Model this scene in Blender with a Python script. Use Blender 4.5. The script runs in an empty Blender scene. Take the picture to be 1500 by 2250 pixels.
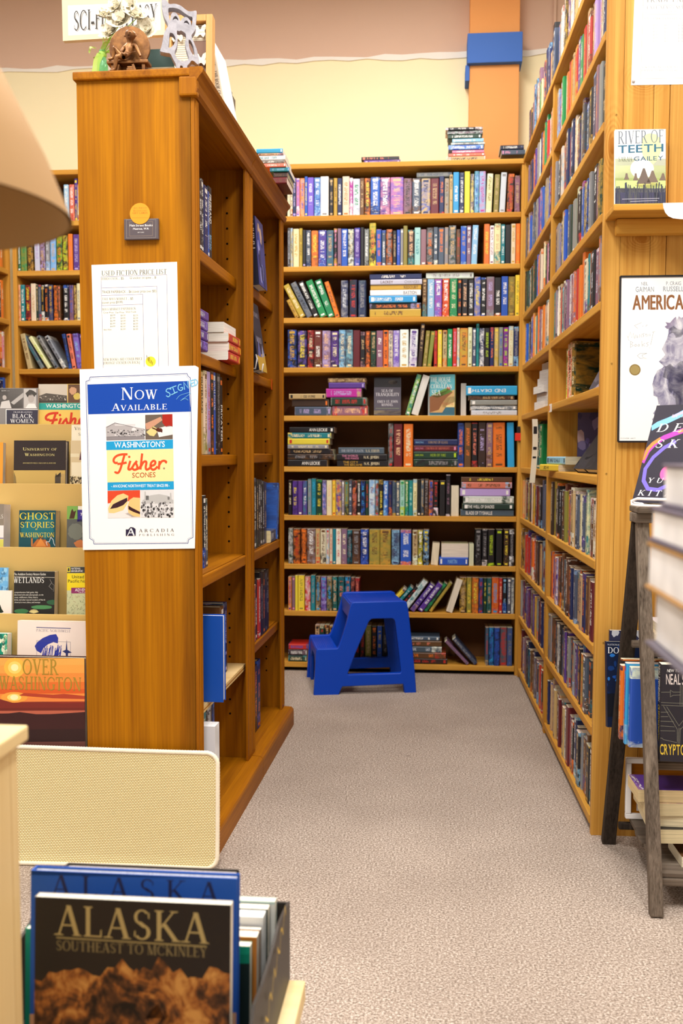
import bpy, bmesh, math, random
from mathutils import Matrix, Vector
R = random.Random(7)
scene = bpy.context.scene
COL = scene.collection

# ------------------------------------------------------------------ camera
FPX, PPX, PPY, CAMH = 2187.5, 750.0, 1161.0, 1.07
YAW = math.atan(200/FPX); PIT = math.atan(FPX/29700); ROL = math.radians(0.116)
fw = Vector((-math.sin(YAW)*math.cos(PIT), math.cos(YAW)*math.cos(PIT), -math.sin(PIT)))
r0 = Vector((math.cos(YAW), math.sin(YAW), 0)); u0 = r0.cross(fw)
cr = r0*math.cos(ROL) + u0*math.sin(ROL); cu = cr.cross(fw)
CP = Vector((0, 0, CAMH))
cam_d = bpy.data.cameras.new('camera'); cam = bpy.data.objects.new('camera', cam_d); COL.objects.link(cam)
cam.matrix_world = Matrix(((cr.x, cu.x, -fw.x, 0), (cr.y, cu.y, -fw.y, 0), (cr.z, cu.z, -fw.z, CAMH), (0, 0, 0, 1)))
cam_d.sensor_fit = 'VERTICAL'; cam_d.sensor_height = 36; cam_d.sensor_width = 24; cam_d.lens = 35
cam_d.shift_y = 36/2250
cam_d.clip_start = 0.05; cam_d.clip_end = 60
cam_d.dof.use_dof = True; cam_d.dof.focus_distance = 2.7; cam_d.dof.aperture_fstop = 5.6
scene.camera = cam

# ------------------------------------------------------------------ world, lights, exposure
vs = scene.view_settings
vs.view_transform = 'Standard'; vs.look = 'None'; vs.gamma = 1.0; vs.use_curve_mapping = False
vs.exposure = -0.15
W = bpy.data.worlds.new('world'); scene.world = W; W.use_nodes = True
bg = W.node_tree.nodes['Background']; bg.inputs[0].default_value = (1.0, 0.985, 0.965, 1); bg.inputs[1].default_value = 0.24

def area(name, loc, sx, sy, power, col=(1, .95, .88), rot=(0, 0, 0)):
    l = bpy.data.lights.new(name, 'AREA'); l.shape = 'RECTANGLE'; l.size = sx; l.size_y = sy
    l.energy = power; l.color = col
    o = bpy.data.objects.new(name, l); o.location = loc; o.rotation_euler = rot; COL.objects.link(o)
    return o
# fluorescent ceiling fittings of the shop, above the top of the picture
LC = (1, .985, .955)
for x, y, p in ((-.35, .75, 84), (.65, 1.0, 60), (-.1, 3.6, 50), (-1.75, 3.3, 42), (-1.5, 1.2, 40), (1.7, 2.2, 26)):
    area('ceiling_light', (x, y, 3.45), .35, 1.3, p, LC)
# the shop's front windows behind the camera, then an added fill at the left
area('window_and_fill_light', (-0.6, -3.2, 1.7), 4.5, 2.4, 14, (.98, .99, 1), (math.radians(90), 0, 0))
area('window_and_fill_light', (-2.9, -0.9, 1.9), 2.0, 2.2, 15, (.98, .99, 1), (0, math.radians(-90), math.radians(25)))  # added fill from the left, brightens the rug and nearby page edges

# ------------------------------------------------------------------ pixel <-> plane helpers
def ray(px, py): return fw + cr*((px-PPX)/FPX) - cu*((py-PPY)/FPX)
def hit(px, py, n, c):
    d = ray(px, py); n = Vector(n); return CP + d*((c-n.dot(CP))/n.dot(d))
def at(px, py, Y): return hit(px, py, (0, 1, 0), Y)
def atx(px, py, X): return hit(px, py, (1, 0, 0), X)
def flo(px, py, z=0.0): return hit(px, py, (0, 0, 1), z)
def pix(p):
    d = Vector(p)-CP; z = d.dot(fw); return PPX+FPX*d.dot(cr)/z, PPY-FPX*d.dot(cu)/z, z
def T(x, y=None, z=None): return Matrix.Translation(x if y is None else (x, y, z))
def RZ(a): return Matrix.Rotation(math.radians(a), 4, 'Z')
def RX(a): return Matrix.Rotation(math.radians(a), 4, 'X')
def RY(a): return Matrix.Rotation(math.radians(a), 4, 'Y')
def fr(px, py, Y, rz=0, rx=0, ry=0): return T(at(px, py, Y)) @ RZ(rz) @ RX(rx) @ RY(ry)

# ------------------------------------------------------------------ colours
def lin(h):
    h = h.lstrip('#'); o = []
    for i in (0, 2, 4):
        c = int(h[i:i+2], 16)/255; o.append(c/12.92 if c <= .04045 else ((c+.055)/1.055)**2.4)
    return tuple(o)
PAL = dict(cr=('cream', 'e4d6b0'), wh=('white', 'eeece6'), ye=('yellow', 'e6cf3c'), go=('golden', 'c49a34'), ol=('olive', '8a8438'),
  li=('lime', 'b2d01e'), gr=('green', '1d8a50'), dg=('dark green', '1b3a2c'), te=('teal', '1c8088'), mi=('mint', 'a4d2c2'),
  lb=('light blue', '8abce0'), cy=('bright blue', '2c9cd2'), bl=('blue', '2656b6'), na=('navy', '1c2858'), pu=('purple', '56368c'),
  vi=('violet', '785cc0'), la=('lavender', 'b0a0d0'), ma=('magenta', 'b02890'), pk=('pink', 'd884a6'), rd=('red', 'c02c24'),
  mr=('maroon', '661c24'), og=('orange', 'e67422'), co=('coral', 'dc7860'), pe=('peach', 'e6b68c'), ta=('tan', 'c4a474'),
  br=('brown', '664224'), gy=('grey', '8a888a'), sl=('slate', '4a566a'), bk=('black', '1a181c'), sv=('silver', 'c6cad2'),
  mv=('mauve', '886276'), db=('dark brown', '38261e'))
def pc(k): return lin(PAL[k][1])

# ------------------------------------------------------------------ materials
class NT:
    def __init__(s, name, rough=.5, spec=.4):
        s.m = bpy.data.materials.new(name); s.m.use_nodes = True; s.t = s.m.node_tree
        s.b = s.t.nodes['Principled BSDF']; s.b.inputs['Roughness'].default_value = rough
        s.b.inputs['Specular IOR Level'].default_value = spec
    def n(s, kind, **kw):
        x = s.t.nodes.new('ShaderNode'+kind)
        for k, v in kw.items(): setattr(x, k, v)
        return x
    def l(s, a, b): s.t.links.new(a, b)
    def val(s, sock, v):
        if hasattr(v, 'is_output') or hasattr(v, 'links'): s.l(v, sock)
        else: sock.default_value = v
    def M(s, op, a, b=0.0, c=0.0):
        x = s.n('Math', operation=op)
        s.val(x.inputs[0], a); s.val(x.inputs[1], b); s.val(x.inputs[2], c)
        return x.outputs[0]
    def mix(s, f, a, b, blend='MIX'):
        x = s.n('Mix', data_type='RGBA', blend_type=blend)
        s.val(x.inputs[0], f)
        for sock, v in ((x.inputs[6], a), (x.inputs[7], b)):
            s.val(sock, v if not isinstance(v, tuple) else (v+(1,))[:4])
        return x.outputs[2]
    def noise(s, vec, scale, detail=3, rough=.55, dist=0, dim='3D', w=None):
        x = s.n('TexNoise', noise_dimensions=dim)
        if vec is not None: s.l(vec, x.inputs['Vector'])
        x.inputs['Scale'].default_value = scale; x.inputs['Detail'].default_value = detail
        x.inputs['Roughness'].default_value = rough; x.inputs['Distortion'].default_value = dist
        if w is not None: s.val(x.inputs['W'], w)
        return x
    def ramp(s, f, *st):
        x = s.n('ValToRGB'); s.l(f, x.inputs[0]); e = x.color_ramp.elements
        while len(e) < len(st): e.new(.5)
        for i, (p, c) in enumerate(st): e[i].position = p; e[i].color = (c+(1,))[:4]
        return x.outputs[0]
    def map(s, vec, scale=(1, 1, 1), rot=(0, 0, 0), loc=(0, 0, 0)):
        x = s.n('Mapping'); s.l(vec, x.inputs[0]); x.inputs['Scale'].default_value = scale
        x.inputs['Rotation'].default_value = rot; x.inputs['Location'].default_value = loc
        return x.outputs[0]
    def obj(s, rnd=True):
        o = s.n('TexCoord').outputs['Object']
        if not rnd: return o
        i = s.n('ObjectInfo'); v = s.n('VectorMath', operation='SCALE'); s.l(o, v.inputs[0])
        a = s.n('VectorMath', operation='ADD'); s.l(o, a.inputs[0])
        c = s.n('CombineXYZ'); r = s.M('MULTIPLY', i.outputs['Random'], 7.0)
        for k in range(3): s.l(r, c.inputs[k])
        s.l(c.outputs[0], a.inputs[1]); return a.outputs[0]
    def base(s, c): s.val(s.b.inputs['Base Color'], c if not isinstance(c, tuple) else (c+(1,))[:4])
    def bump(s, h, strength=.3, dist=.002):
        x = s.n('Bump'); s.l(h, x.inputs['Height']); x.inputs['Strength'].default_value = strength
        x.inputs['Distance'].default_value = dist; s.l(x.outputs[0], s.b.inputs['Normal'])

def plain(name, hexc, rough=.5, spec=.4, var=0.0, vscale=8):
    t = NT(name, rough, spec); c = lin(hexc)
    if var:
        n = t.noise(t.obj(), vscale, 4)
        t.base(t.mix(n.outputs[0], tuple(x*(1-var) for x in c), tuple(min(1, x*(1+var)) for x in c)))
    else: t.base(c)
    return t.m

def wood(name, dark, light, axis, rough=.45, spec=.35, across=22, along=1.3, fine=.25, tint=False, wear=None, knots=(), edge=False):
    t = NT(name, rough, spec); v = t.obj()
    sc = [across]*3; sc[axis] = along
    n1 = t.noise(t.map(v, tuple(sc)), 1.0, 4, .55, .9)
    sc2 = [across*9]*3; sc2[axis] = along*3
    n2 = t.noise(t.map(v, tuple(sc2)), 1.0, 2, .6)
    f = t.M('ADD', t.M('MULTIPLY', n1.outputs[0], 1-fine), t.M('MULTIPLY', n2.outputs[0], fine))
    if knots:
        o = t.n('TexCoord').outputs['Object']; sp = t.n('SeparateXYZ'); t.l(o, sp.inputs[0])
        acc = None; core = None
        for (kx, kz, rx, rz) in knots:
            dx = t.M('DIVIDE', t.M('SUBTRACT', sp.outputs[0], kx), rx); dz = t.M('DIVIDE', t.M('SUBTRACT', sp.outputs[2], kz), rz)
            d2 = t.M('ADD', t.M('MULTIPLY', dx, dx), t.M('MULTIPLY', dz, dz))
            g = t.M('POWER', 2.718, t.M('MULTIPLY', d2, -.12))
            acc = g if acc is None else t.M('MAXIMUM', acc, g)
            k = t.M('POWER', 2.718, t.M('MULTIPLY', d2, -2.2))
            core = k if core is None else t.M('MAXIMUM', core, k)
        rings = t.M('MULTIPLY_ADD', t.M('SINE', t.M('MULTIPLY_ADD', acc, 42.0, t.M('MULTIPLY', n1.outputs[0], 6))), .5, .5)
        w = t.M('MULTIPLY', t.M('MULTIPLY', acc, .8), rings)
        f = t.M('SUBTRACT', f, t.M('MULTIPLY', w, .22))
        f = t.M('SUBTRACT', f, t.M('MULTIPLY', core, .7))
    c = t.ramp(f, (.28, lin(dark)), (.72, lin(light)))
    if tint:
        a = t.n('Attribute', attribute_name='Col'); c = t.mix(1.0, c, a.outputs[0], 'MULTIPLY')
    if edge:                            # dark handling patina along the aisle edge of the panel
        o = t.n('TexCoord').outputs['Object']; sp = t.n('SeparateXYZ'); t.l(o, sp.inputs[0])
        ne = t.noise(t.map(o, (14, 14, 1.6)), 1.0, 5, .65, .6)
        e = t.M('SUBTRACT', t.M('MULTIPLY_ADD', sp.outputs[1], -22.0, 1.05), t.M('MULTIPLY', t.M('ABSOLUTE', t.M('SUBTRACT', ne.outputs[0], .55)), 1.6))
        c = t.mix(t.M('MULTIPLY', t.M('MINIMUM', t.M('MAXIMUM', e, 0.0), 1.0), .6), c, lin('4a2c06'))
    if wear:
        n3 = t.noise(t.map(v, tuple(x*.35 for x in sc)), 1.0, 5, .7)
        wm = t.ramp(n3.outputs[0], (.55, (0, 0, 0)), (.68, (1, 1, 1)))
        c = t.mix(t.M('MULTIPLY', wm, .55), c, lin(wear))
    t.base(c); t.bump(f, .12, .0015)
    return t.m

MAT = {}
def axes(key, *a, **k):
    for i, s in enumerate('xyz'): MAT[key+s] = wood(key+'_'+s, a[0], a[1], i, **k)
axes('oak', '763e02', 'b47005', rough=.5, spec=.16, across=16, along=1.1, fine=.35)
MAT['oakp'] = wood('oak_end_panel', '7e4602', 'bf7b06', 2, rough=.5, spec=.14, across=18, along=1.0, fine=.35, edge=True)          # stained aisle bookcases
axes('pine', 'b4741c', 'dca84a', rough=.55, spec=.2, across=20, along=1.0, fine=.3)                     # pine shelving
axes('grey', '3a3128', '857668', rough=.85, spec=.15, across=30, along=1.5, fine=.5, wear='a89a88')
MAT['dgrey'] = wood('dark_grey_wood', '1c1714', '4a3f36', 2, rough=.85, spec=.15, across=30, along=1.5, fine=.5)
axes('birch', 'e2c284', 'f3dca8', rough=.5, across=10, along=.8, fine=.2)
MAT['hardboard'] = plain('brown_hardboard', '6e4828', .7, .2, .12, 5)  # pine backs coloured dark brown to carry the shade behind the books
MAT['ply'] = wood('plywood', 'cda66a', 'e6c892', 1, rough=.6, across=14, along=1)
MAT['frame'] = wood('frame_wood', 'c08a44', 'e0b06c', 2, across=30)
MAT['plyEdge'] = plain('plywood_edge', 'd8b87c', .7, .2, .15, 120)
MAT['panel'] = wood('pine_panelling', 'a4681c', 'dcaa54', 2, rough=.5, spec=.2, across=24, along=.7, fine=.35, tint=True,
    knots=((.10, 2.07, .016, .012), (.105, 1.655, .016, .011), (.16, 1.10, .03, .10), (.098, .80, .006, .008), (.02, 1.9, .01, .03), (.28, 1.35, .02, .02)))

t = NT('print', .45, .35); a = t.n('Attribute', attribute_name='Col'); t.base(a.outputs[0]); MAT['print'] = t.m
t = NT('paper_print', .75, .2); a = t.n('Attribute', attribute_name='Col'); t.base(a.outputs[0]); MAT['paper'] = t.m

# pages: cream paper block with fine leaf lines
t = NT('pages', .85, .1); v = t.obj(); a = t.n('Attribute', attribute_name='Col')
n = t.noise(t.map(v, (900, 12, 12)), 1, 2)
t.base(t.mix(t.ramp(n.outputs[0], (.35, (.72, .72, .72)), (.65, (1, 1, 1))), (0, 0, 0), a.outputs[0])); MAT['pages'] = t.m

# book covers: spine layout from per-face colours, a UV and a seed
t = NT('book_cover', .38, .45)
ca = t.n('Attribute', attribute_name='Col'); ink = t.n('Attribute', attribute_name='Ink'); bnd = t.n('Attribute', attribute_name='Band')
uv = t.n('UVMap', uv_map='UVMap'); sp = t.n('SeparateXYZ'); t.l(uv.outputs[0], sp.inputs[0]); u, v = sp.outputs[0], sp.outputs[1]
seed = ca.outputs['Alpha']; style = ink.outputs['Alpha']; isp = bnd.outputs['Alpha']
s7 = t.M('FRACT', t.M('MULTIPLY', seed, 7.31)); s11 = t.M('FRACT', t.M('MULTIPLY', seed, 11.73)); s17 = t.M('FRACT', t.M('MULTIPLY', seed, 17.17))
cv = t.n('CombineXYZ'); t.l(u, cv.inputs[0]); t.l(t.M('MULTIPLY', v, 5.0), cv.inputs[1]); t.l(t.M('MULTIPLY', seed, 91.0), cv.inputs[2])
pic = t.noise(cv.outputs[0], 1.6, 5, .62, .5)                      # picture on the cover / lower spine
picm = t.ramp(pic.outputs[0], (.40, (0, 0, 0)), (.60, (1, 1, 1)))
pic2 = t.noise(cv.outputs[0], 4.1, 4, .65, .3)
zone = t.M('ADD', t.M('LESS_THAN', v, t.M('MULTIPLY', s7, .34)), t.M('GREATER_THAN', v, t.M('SUBTRACT', 1.02, t.M('MULTIPLY', s11, .16))))
zone = t.M('MINIMUM', zone, 1.0)
zone = t.M('MULTIPLY', zone, t.M('GREATER_THAN', style, .3))
amt = t.M('MAXIMUM', t.M('MULTIPLY', zone, .95), t.M('MULTIPLY', t.M('GREATER_THAN', style, .8), .6))
c = t.mix(t.M('MULTIPLY', amt, picm), ca.outputs[0], bnd.outputs[0])
c = t.mix(t.M('MULTIPLY', t.M('MULTIPLY', t.M('GREATER_THAN', pic2.outputs[0], .6), zone), .55), c, ink.outputs[0])
# title strip: rows of lettering-like marks along the spine, too small to read at this distance
cell = t.M('MULTIPLY', v, t.M('MULTIPLY_ADD', s17, 40.0, 66.0))
cl = t.n('CombineXYZ'); t.l(t.M('MULTIPLY', u, 4.2), cl.inputs[0]); t.l(cell, cl.inputs[1]); t.l(t.M('MULTIPLY', seed, 53.0), cl.inputs[2])
ln = t.noise(cl.outputs[0], 1.0, 1.0, .5)
wn = t.n('TexNoise', noise_dimensions='2D'); cw = t.n('CombineXYZ'); t.l(t.M('MULTIPLY', v, 7.0), cw.inputs[0]); t.l(t.M('MULTIPLY', seed, 37.0), cw.inputs[1]); t.l(cw.outputs[0], wn.inputs['Vector']); wn.inputs['Scale'].default_value = 1.0
lm = t.M('MULTIPLY', t.M('GREATER_THAN', ln.outputs[0], .49), t.M('GREATER_THAN', wn.outputs[0], .42))
lm = t.M('MULTIPLY', lm, t.M('LESS_THAN', t.M('ABSOLUTE', t.M('SUBTRACT', u, .5)), .24))
lm = t.M('MULTIPLY', lm, t.M('LESS_THAN', t.M('ABSOLUTE', t.M('SUBTRACT', v, .57)), t.M('MULTIPLY_ADD', s11, .1, .27)))
lm = t.M('MULTIPLY', t.M('MULTIPLY', lm, isp), t.M('GREATER_THAN', style, .05))
c = t.mix(t.M('MULTIPLY', lm, .9), c, ink.outputs[0])
lg = t.M('MULTIPLY', t.M('LESS_THAN', t.M('ABSOLUTE', t.M('SUBTRACT', v, .055)), .022), t.M('LESS_THAN', t.M('ABSOLUTE', t.M('SUBTRACT', u, .5)), .27))
lg = t.M('MULTIPLY', t.M('MULTIPLY', lg, isp), t.M('GREATER_THAN', s17, .45))
c = t.mix(lg, c, ink.outputs[0])
lg2 = t.M('MULTIPLY', t.M('LESS_THAN', t.M('ABSOLUTE', t.M('SUBTRACT', v, .93)), .03), t.M('LESS_THAN', t.M('ABSOLUTE', t.M('SUBTRACT', u, .5)), .3))
lg2 = t.M('MULTIPLY', t.M('MULTIPLY', lg2, isp), t.M('GREATER_THAN', s7, .62))
c = t.mix(lg2, c, ink.outputs[0])
t.base(c); MAT['book'] = t.m

# carpet
t = NT('carpet', .95, .05); o = t.n('TexCoord').outputs['Object']
n1 = t.noise(o, 190, 4, .75); n2 = t.noise(o, 1.6, 5, .6); n3 = t.noise(o, 9, 3, .5)
c = t.ramp(n1.outputs[0], (.34, lin('685b51')), (.50, lin('aa998b')), (.66, lin('e6d8cc')))
c = t.mix(t.ramp(n2.outputs[0], (.40, (0, 0, 0)), (.68, (.32, .32, .32))), c, lin('76675c'))
c = t.mix(t.ramp(n3.outputs[0], (.73, (0, 0, 0)), (.80, (.5, .5, .5))), c, lin('5e5048'))
t.base(c); t.bump(n1.outputs[0], .6, .004); MAT['carpet'] = t.m
# painted walls
def wallmat(name, a, b):
    t = NT(name, .8, .15); o = t.n('TexCoord').outputs['Object']; n = t.noise(o, 1.2, 5); n2 = t.noise(o, 60, 2)
    t.base(t.mix(n.outputs[0], lin(a), lin(b))); t.bump(n2.outputs[0], .1, .002); return t.m
MAT['yellow'] = wallmat('yellow_paint', 'f3e4b6', 'f8ecc6'); MAT['mauve'] = wallmat('mauve_paint', 'd2b09a', 'dabaa4')
MAT['orange'] = wallmat('orange_paint', 'e09454', 'eca868'); MAT['bluep'] = wallmat('blue_paint', '3c66b4', '5478c0')
MAT['white'] = wallmat('white_paint', 'e8e2d8', 'f2ece2'); MAT['ceil'] = wallmat('ceiling_paint', 'e6e0d6', 'f0eae0')
# sisal weave
t = NT('sisal', .9, .1); o = t.n('TexCoord').outputs['Object']; sp = t.n('SeparateXYZ'); t.l(o, sp.inputs[0])
uvn = t.n('UVMap', uv_map='UVMap'); sp = t.n('SeparateXYZ'); t.l(uvn.outputs[0], sp.inputs[0])
row = t.M('FLOOR', t.M('MULTIPLY', sp.outputs[1], 240.0)); n = t.noise(uvn.outputs[0], 60, 3)
wx = t.M('MULTIPLY_ADD', t.M('SINE', t.M('ADD', t.M('MULTIPLY_ADD', sp.outputs[0], 6.2832*132, t.M('MULTIPLY', row, 3.1416)), t.M('MULTIPLY', n.outputs[0], 3.0))), .5, .5)
wy = t.M('ABSOLUTE', t.M('SINE', t.M('MULTIPLY', sp.outputs[1], 3.1416*240)))
h = t.M('MULTIPLY', t.M('MULTIPLY_ADD', wx, .65, .35), t.M('MULTIPLY_ADD', wy, .7, .3))
c = t.ramp(h, (.12, lin('9a8044')), (.42, lin('e6d096')), (.78, lin('fff2cc')))
c = t.mix(t.M('MULTIPLY', n.outputs[0], .25), c, lin('d8be7c'))
t.base(c); t.bump(h, .7, .003); MAT['sisal'] = t.m
MAT['binding'] = plain('rug_binding', 'efe4cc', .9, .1, .15, 160)
MAT['plastic'] = plain('blue_plastic', '0040b6', .38, .3, .05, 6)
t = NT('bronze', .42, .6); t.b.inputs['Metallic'].default_value = .55; n = t.noise(t.obj(), 45, 4); t.base(t.ramp(n.outputs[0], (.3, lin('5a3418')), (.7, lin('a4703c')))); t.bump(n.outputs[0], .3, .0015); MAT['bronze'] = t.m
MAT['owl'] = wood('owl_wood', '8c8a90', 'b8b4ba', 2, rough=.7, spec=.2, across=60, along=6)
MAT['rack'] = plain('tan_board', 'd3b068', .6, .25, .05, 4)
MAT['blackcard'] = plain('black_card', '3a342f', .5, .3, .1, 10)
MAT['kraft'] = plain('brown_paper', 'a07c50', .7, .2, .06, 5)
MAT['metal'] = plain('pin_metal', 'b8b0ac', .3, .7)
MAT['blackframe'] = plain('black_frame', '201c1e', .4, .4)
MAT['hole'] = plain('peg_hole', '140c06', .9, .1)
MAT['dark'] = plain('dark_void', '1a120c', .9, .1)
t = NT('green_glass', .05, .5); t.base(lin('a8e8b4')); t.b.inputs['Transmission Weight'].default_value = .75; t.b.inputs['IOR'].default_value = 1.3; MAT['glass'] = t.m
t = NT('green_ribbon', .5, .3); t.base(lin('b8dc5a')); t.b.inputs['Transmission Weight'].default_value = .25; t.b.inputs['Alpha'].default_value = .8; MAT['ribbon'] = t.m
t = NT('flower_paper', .85, .1); n = t.noise(t.map(t.obj(), (90, 90, 260)), 1, 2); t.base(t.ramp(n.outputs[0], (.34, lin('c8bda0')), (.46, lin('f4edda')))); MAT['flower'] = t.m
t = NT('rock_print', .45, .3); o = t.n('TexCoord').outputs['Object']; n = t.noise(t.map(o, (26, 26, 20)), 1, 5, .55, 1.6); n2 = t.noise(t.map(o, (90, 90, 60)), 1, 3, .6, .8)
f = t.M('MULTIPLY_ADD', n2.outputs[0], .3, t.M('MULTIPLY', n.outputs[0], .75))
t.base(t.ramp(f, (.40, lin('1a1310')), (.49, lin('5a3820')), (.56, lin('a0622c')), (.66, lin('d09850')))); MAT['rock'] = t.m
t = NT('watercolour_print', .7, .2); o = t.n('TexCoord').outputs['Object']; n = t.noise(t.map(o, (22, 22, 14)), 1, 6, .62, 1.2); n2 = t.noise(t.map(o, (9, 9, 7)), 1, 3, .5, .6)
c = t.ramp(n.outputs[0], (.30, lin('3e3e62')), (.42, lin('77728e')), (.54, lin('aaa6b6')), (.70, lin('dcdade'))); t.base(t.mix(t.M('MULTIPLY', t.ramp(n2.outputs[0], (.5, (0, 0, 0)), (.62, (1, 1, 1))), .5), c, lin('7c6484'))); MAT['wash'] = t.m
MAT['wire'] = plain('white_wire', 'f2eeee', .3, .5)
MAT['foam'] = plain('white_card', 'f3f0ee', .6, .2)
# ------------------------------------------------------------------ mesh builder
class MB:
    def __init__(s): s.v = []; s.f = []; s.m = []; s.c = []; s.k = []; s.b = []; s.uv = []; s.mats = []; s.attr = False
    def mi(s, mat):
        m = MAT[mat] if isinstance(mat, str) else mat
        if m not in s.mats: s.mats.append(m)
        return s.mats.index(m)
    def face(s, pts, mat, col=(1, 1, 1, 1), ink=(0, 0, 0, 0), band=(0, 0, 0, 0), uv=None):
        i = len(s.v); s.v += [tuple(p) for p in pts]; s.f.append(tuple(range(i, i+len(pts)))); s.m.append(s.mi(mat))
        s.c.append((tuple(col)+(1,))[:4]); s.k.append((tuple(ink)+(0,))[:4]); s.b.append((tuple(band)+(0,))[:4])
        s.uv += uv or [(0, 0)]*len(pts)
    def mesh(s, vs, fs, mat, M=None, col=(1, 1, 1, 1)):
        i = len(s.v); s.v += [tuple(M @ Vector(p)) if M is not None else tuple(p) for p in vs]; k = s.mi(mat)
        for f in fs:
            s.f.append(tuple(i+j for j in f)); s.m.append(k); s.c.append((tuple(col)+(1,))[:4]); s.k.append((0, 0, 0, 0)); s.b.append((0, 0, 0, 0)); s.uv += [(0, 0)]*len(f)
    def box(s, x0, x1, y0, y1, z0, z1, mat, c=0.0, M=None, col=(1, 1, 1, 1)):
        if x0 > x1: x0, x1 = x1, x0
        if y0 > y1: y0, y1 = y1, y0
        if z0 > z1: z0, z1 = z1, z0
        if c <= 0:
            v = [(x, y, z) for z in (z0, z1) for y in (y0, y1) for x in (x0, x1)]
            f = [(0, 2, 3, 1), (4, 5, 7, 6), (0, 1, 5, 4), (2, 6, 7, 3), (0, 4, 6, 2), (1, 3, 7, 5)]
            s.mesh(v, f, mat, M, col); return
        c = min(c, (x1-x0)*.45, (y1-y0)*.45, (z1-z0)*.45)
        bm = bmesh.new(); bmesh.ops.create_cube(bm, size=1)
        for q in bm.verts: q.co = ((x0+x1)/2+q.co.x*(x1-x0), (y0+y1)/2+q.co.y*(y1-y0), (z0+z1)/2+q.co.z*(z1-z0))
        bmesh.ops.bevel(bm, geom=bm.edges[:], offset=c, segments=2, profile=.6, affect='EDGES')
        s.bm(bm, mat, M, col)
    def bm(s, bm, mat, M=None, col=(1, 1, 1, 1)):
        bm.verts.index_update(); s.mesh([q.co[:] for q in bm.verts], [[q.index for q in f.verts] for f in bm.faces], mat, M, col); bm.free()
    def prism(s, poly, y0, y1, mat, M=None, col=(1, 1, 1, 1)):      # polygon in x,z extruded along y
        n = len(poly); v = [(x, y0, z) for x, z in poly]+[(x, y1, z) for x, z in poly]
        f = [tuple(range(n)), tuple(range(2*n-1, n-1, -1))]+[(i, (i+1) % n, n+(i+1) % n, n+i) for i in range(n)]
        f = [tuple(reversed(q)) for q in f]
        bm = bmesh.new(); vs_ = [bm.verts.new(p) for p in v]
        for q in f: bm.faces.new([vs_[i] for i in q])
        bmesh.ops.recalc_face_normals(bm, faces=bm.faces[:]); s.bm(bm, mat, M, col)
    def tube(s, pts, r, mat, seg=8, M=None, col=(1, 1, 1, 1), cap=True):
        pts = [Vector(p) for p in pts]; rs = r if isinstance(r, (list, tuple)) else [r]*len(pts); v = []; f = []
        up = None
        for i, p in enumerate(pts):
            d = (pts[min(i+1, len(pts)-1)]-pts[max(i-1, 0)]).normalized()
            if up is None: up = d.orthogonal().normalized()
            up = (up-d*up.dot(d)).normalized(); w = d.cross(up)
            for k in range(seg):
                a = 2*math.pi*k/seg; v.append(p+(up*math.cos(a)+w*math.sin(a))*rs[i])
        for i in range(len(pts)-1):
            for k in range(seg): f.append((i*seg+k, i*seg+(k+1) % seg, (i+1)*seg+(k+1) % seg, (i+1)*seg+k))
        if cap: f.append(tuple(reversed(range(seg)))); f.append(tuple(range((len(pts)-1)*seg, len(pts)*seg)))
        s.mesh(v, f, mat, M, col)
    def lathe(s, prof, mat, seg=24, M=None, col=(1, 1, 1, 1)):
        v = []; f = []; n = len(prof)
        for k in range(seg):
            a = 2*math.pi*k/seg
            for r, z in prof: v.append((r*math.cos(a), r*math.sin(a), z))
        for k in range(seg):
            for i in range(n-1):
                a, b = k*n+i, ((k+1) % seg)*n+i; f.append((a, b, b+1, a+1))
        s.mesh(v, f, mat, M, col)
    def build(s, name, parent=None, M=None, smooth=False):
        me = bpy.data.meshes.new(name); me.from_pydata(s.v, [], s.f)
        for m in s.mats: me.materials.append(m)
        me.polygons.foreach_set('material_index', s.m)
        for nm, arr in (('Col', s.c), ('Ink', s.k), ('Band', s.b)):
            if nm != 'Col' and not s.attr: continue
            a = me.attributes.new(nm, 'FLOAT_COLOR', 'FACE'); a.data.foreach_set('color', [x for q in arr for x in q])
        if s.attr or any(u != (0, 0) for u in s.uv):
            ul = me.uv_layers.new(name='UVMap'); ul.data.foreach_set('uv', [x for q in s.uv for x in q])
        if smooth: me.polygons.foreach_set('use_smooth', [True]*len(me.polygons))
        me.update()
        o = bpy.data.objects.new(name, me); COL.objects.link(o)
        if parent is not None: o.parent = parent
        if M is not None: o.matrix_local = M
        return o

def tag(o, label=None, cat=None, group=None, kind=None):
    if label: o['label'] = label
    if cat: o['category'] = cat
    if group: o['group'] = group
    if kind: o['kind'] = kind
    return o
def thing(name, label, cat, M=None, group=None):
    o = bpy.data.objects.new(name, None); COL.objects.link(o); o.empty_display_size = .05
    if M is not None: o.matrix_world = M
    return tag(o, label, cat, group)
def smooth_by_angle(o, deg=35):
    me = o.data; me.polygons.foreach_set('use_smooth', [True]*len(me.polygons)); me.set_sharp_from_angle(angle=math.radians(deg))
def solid(bm):
    bmesh.ops.recalc_face_normals(bm, faces=bm.faces[:])

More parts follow.
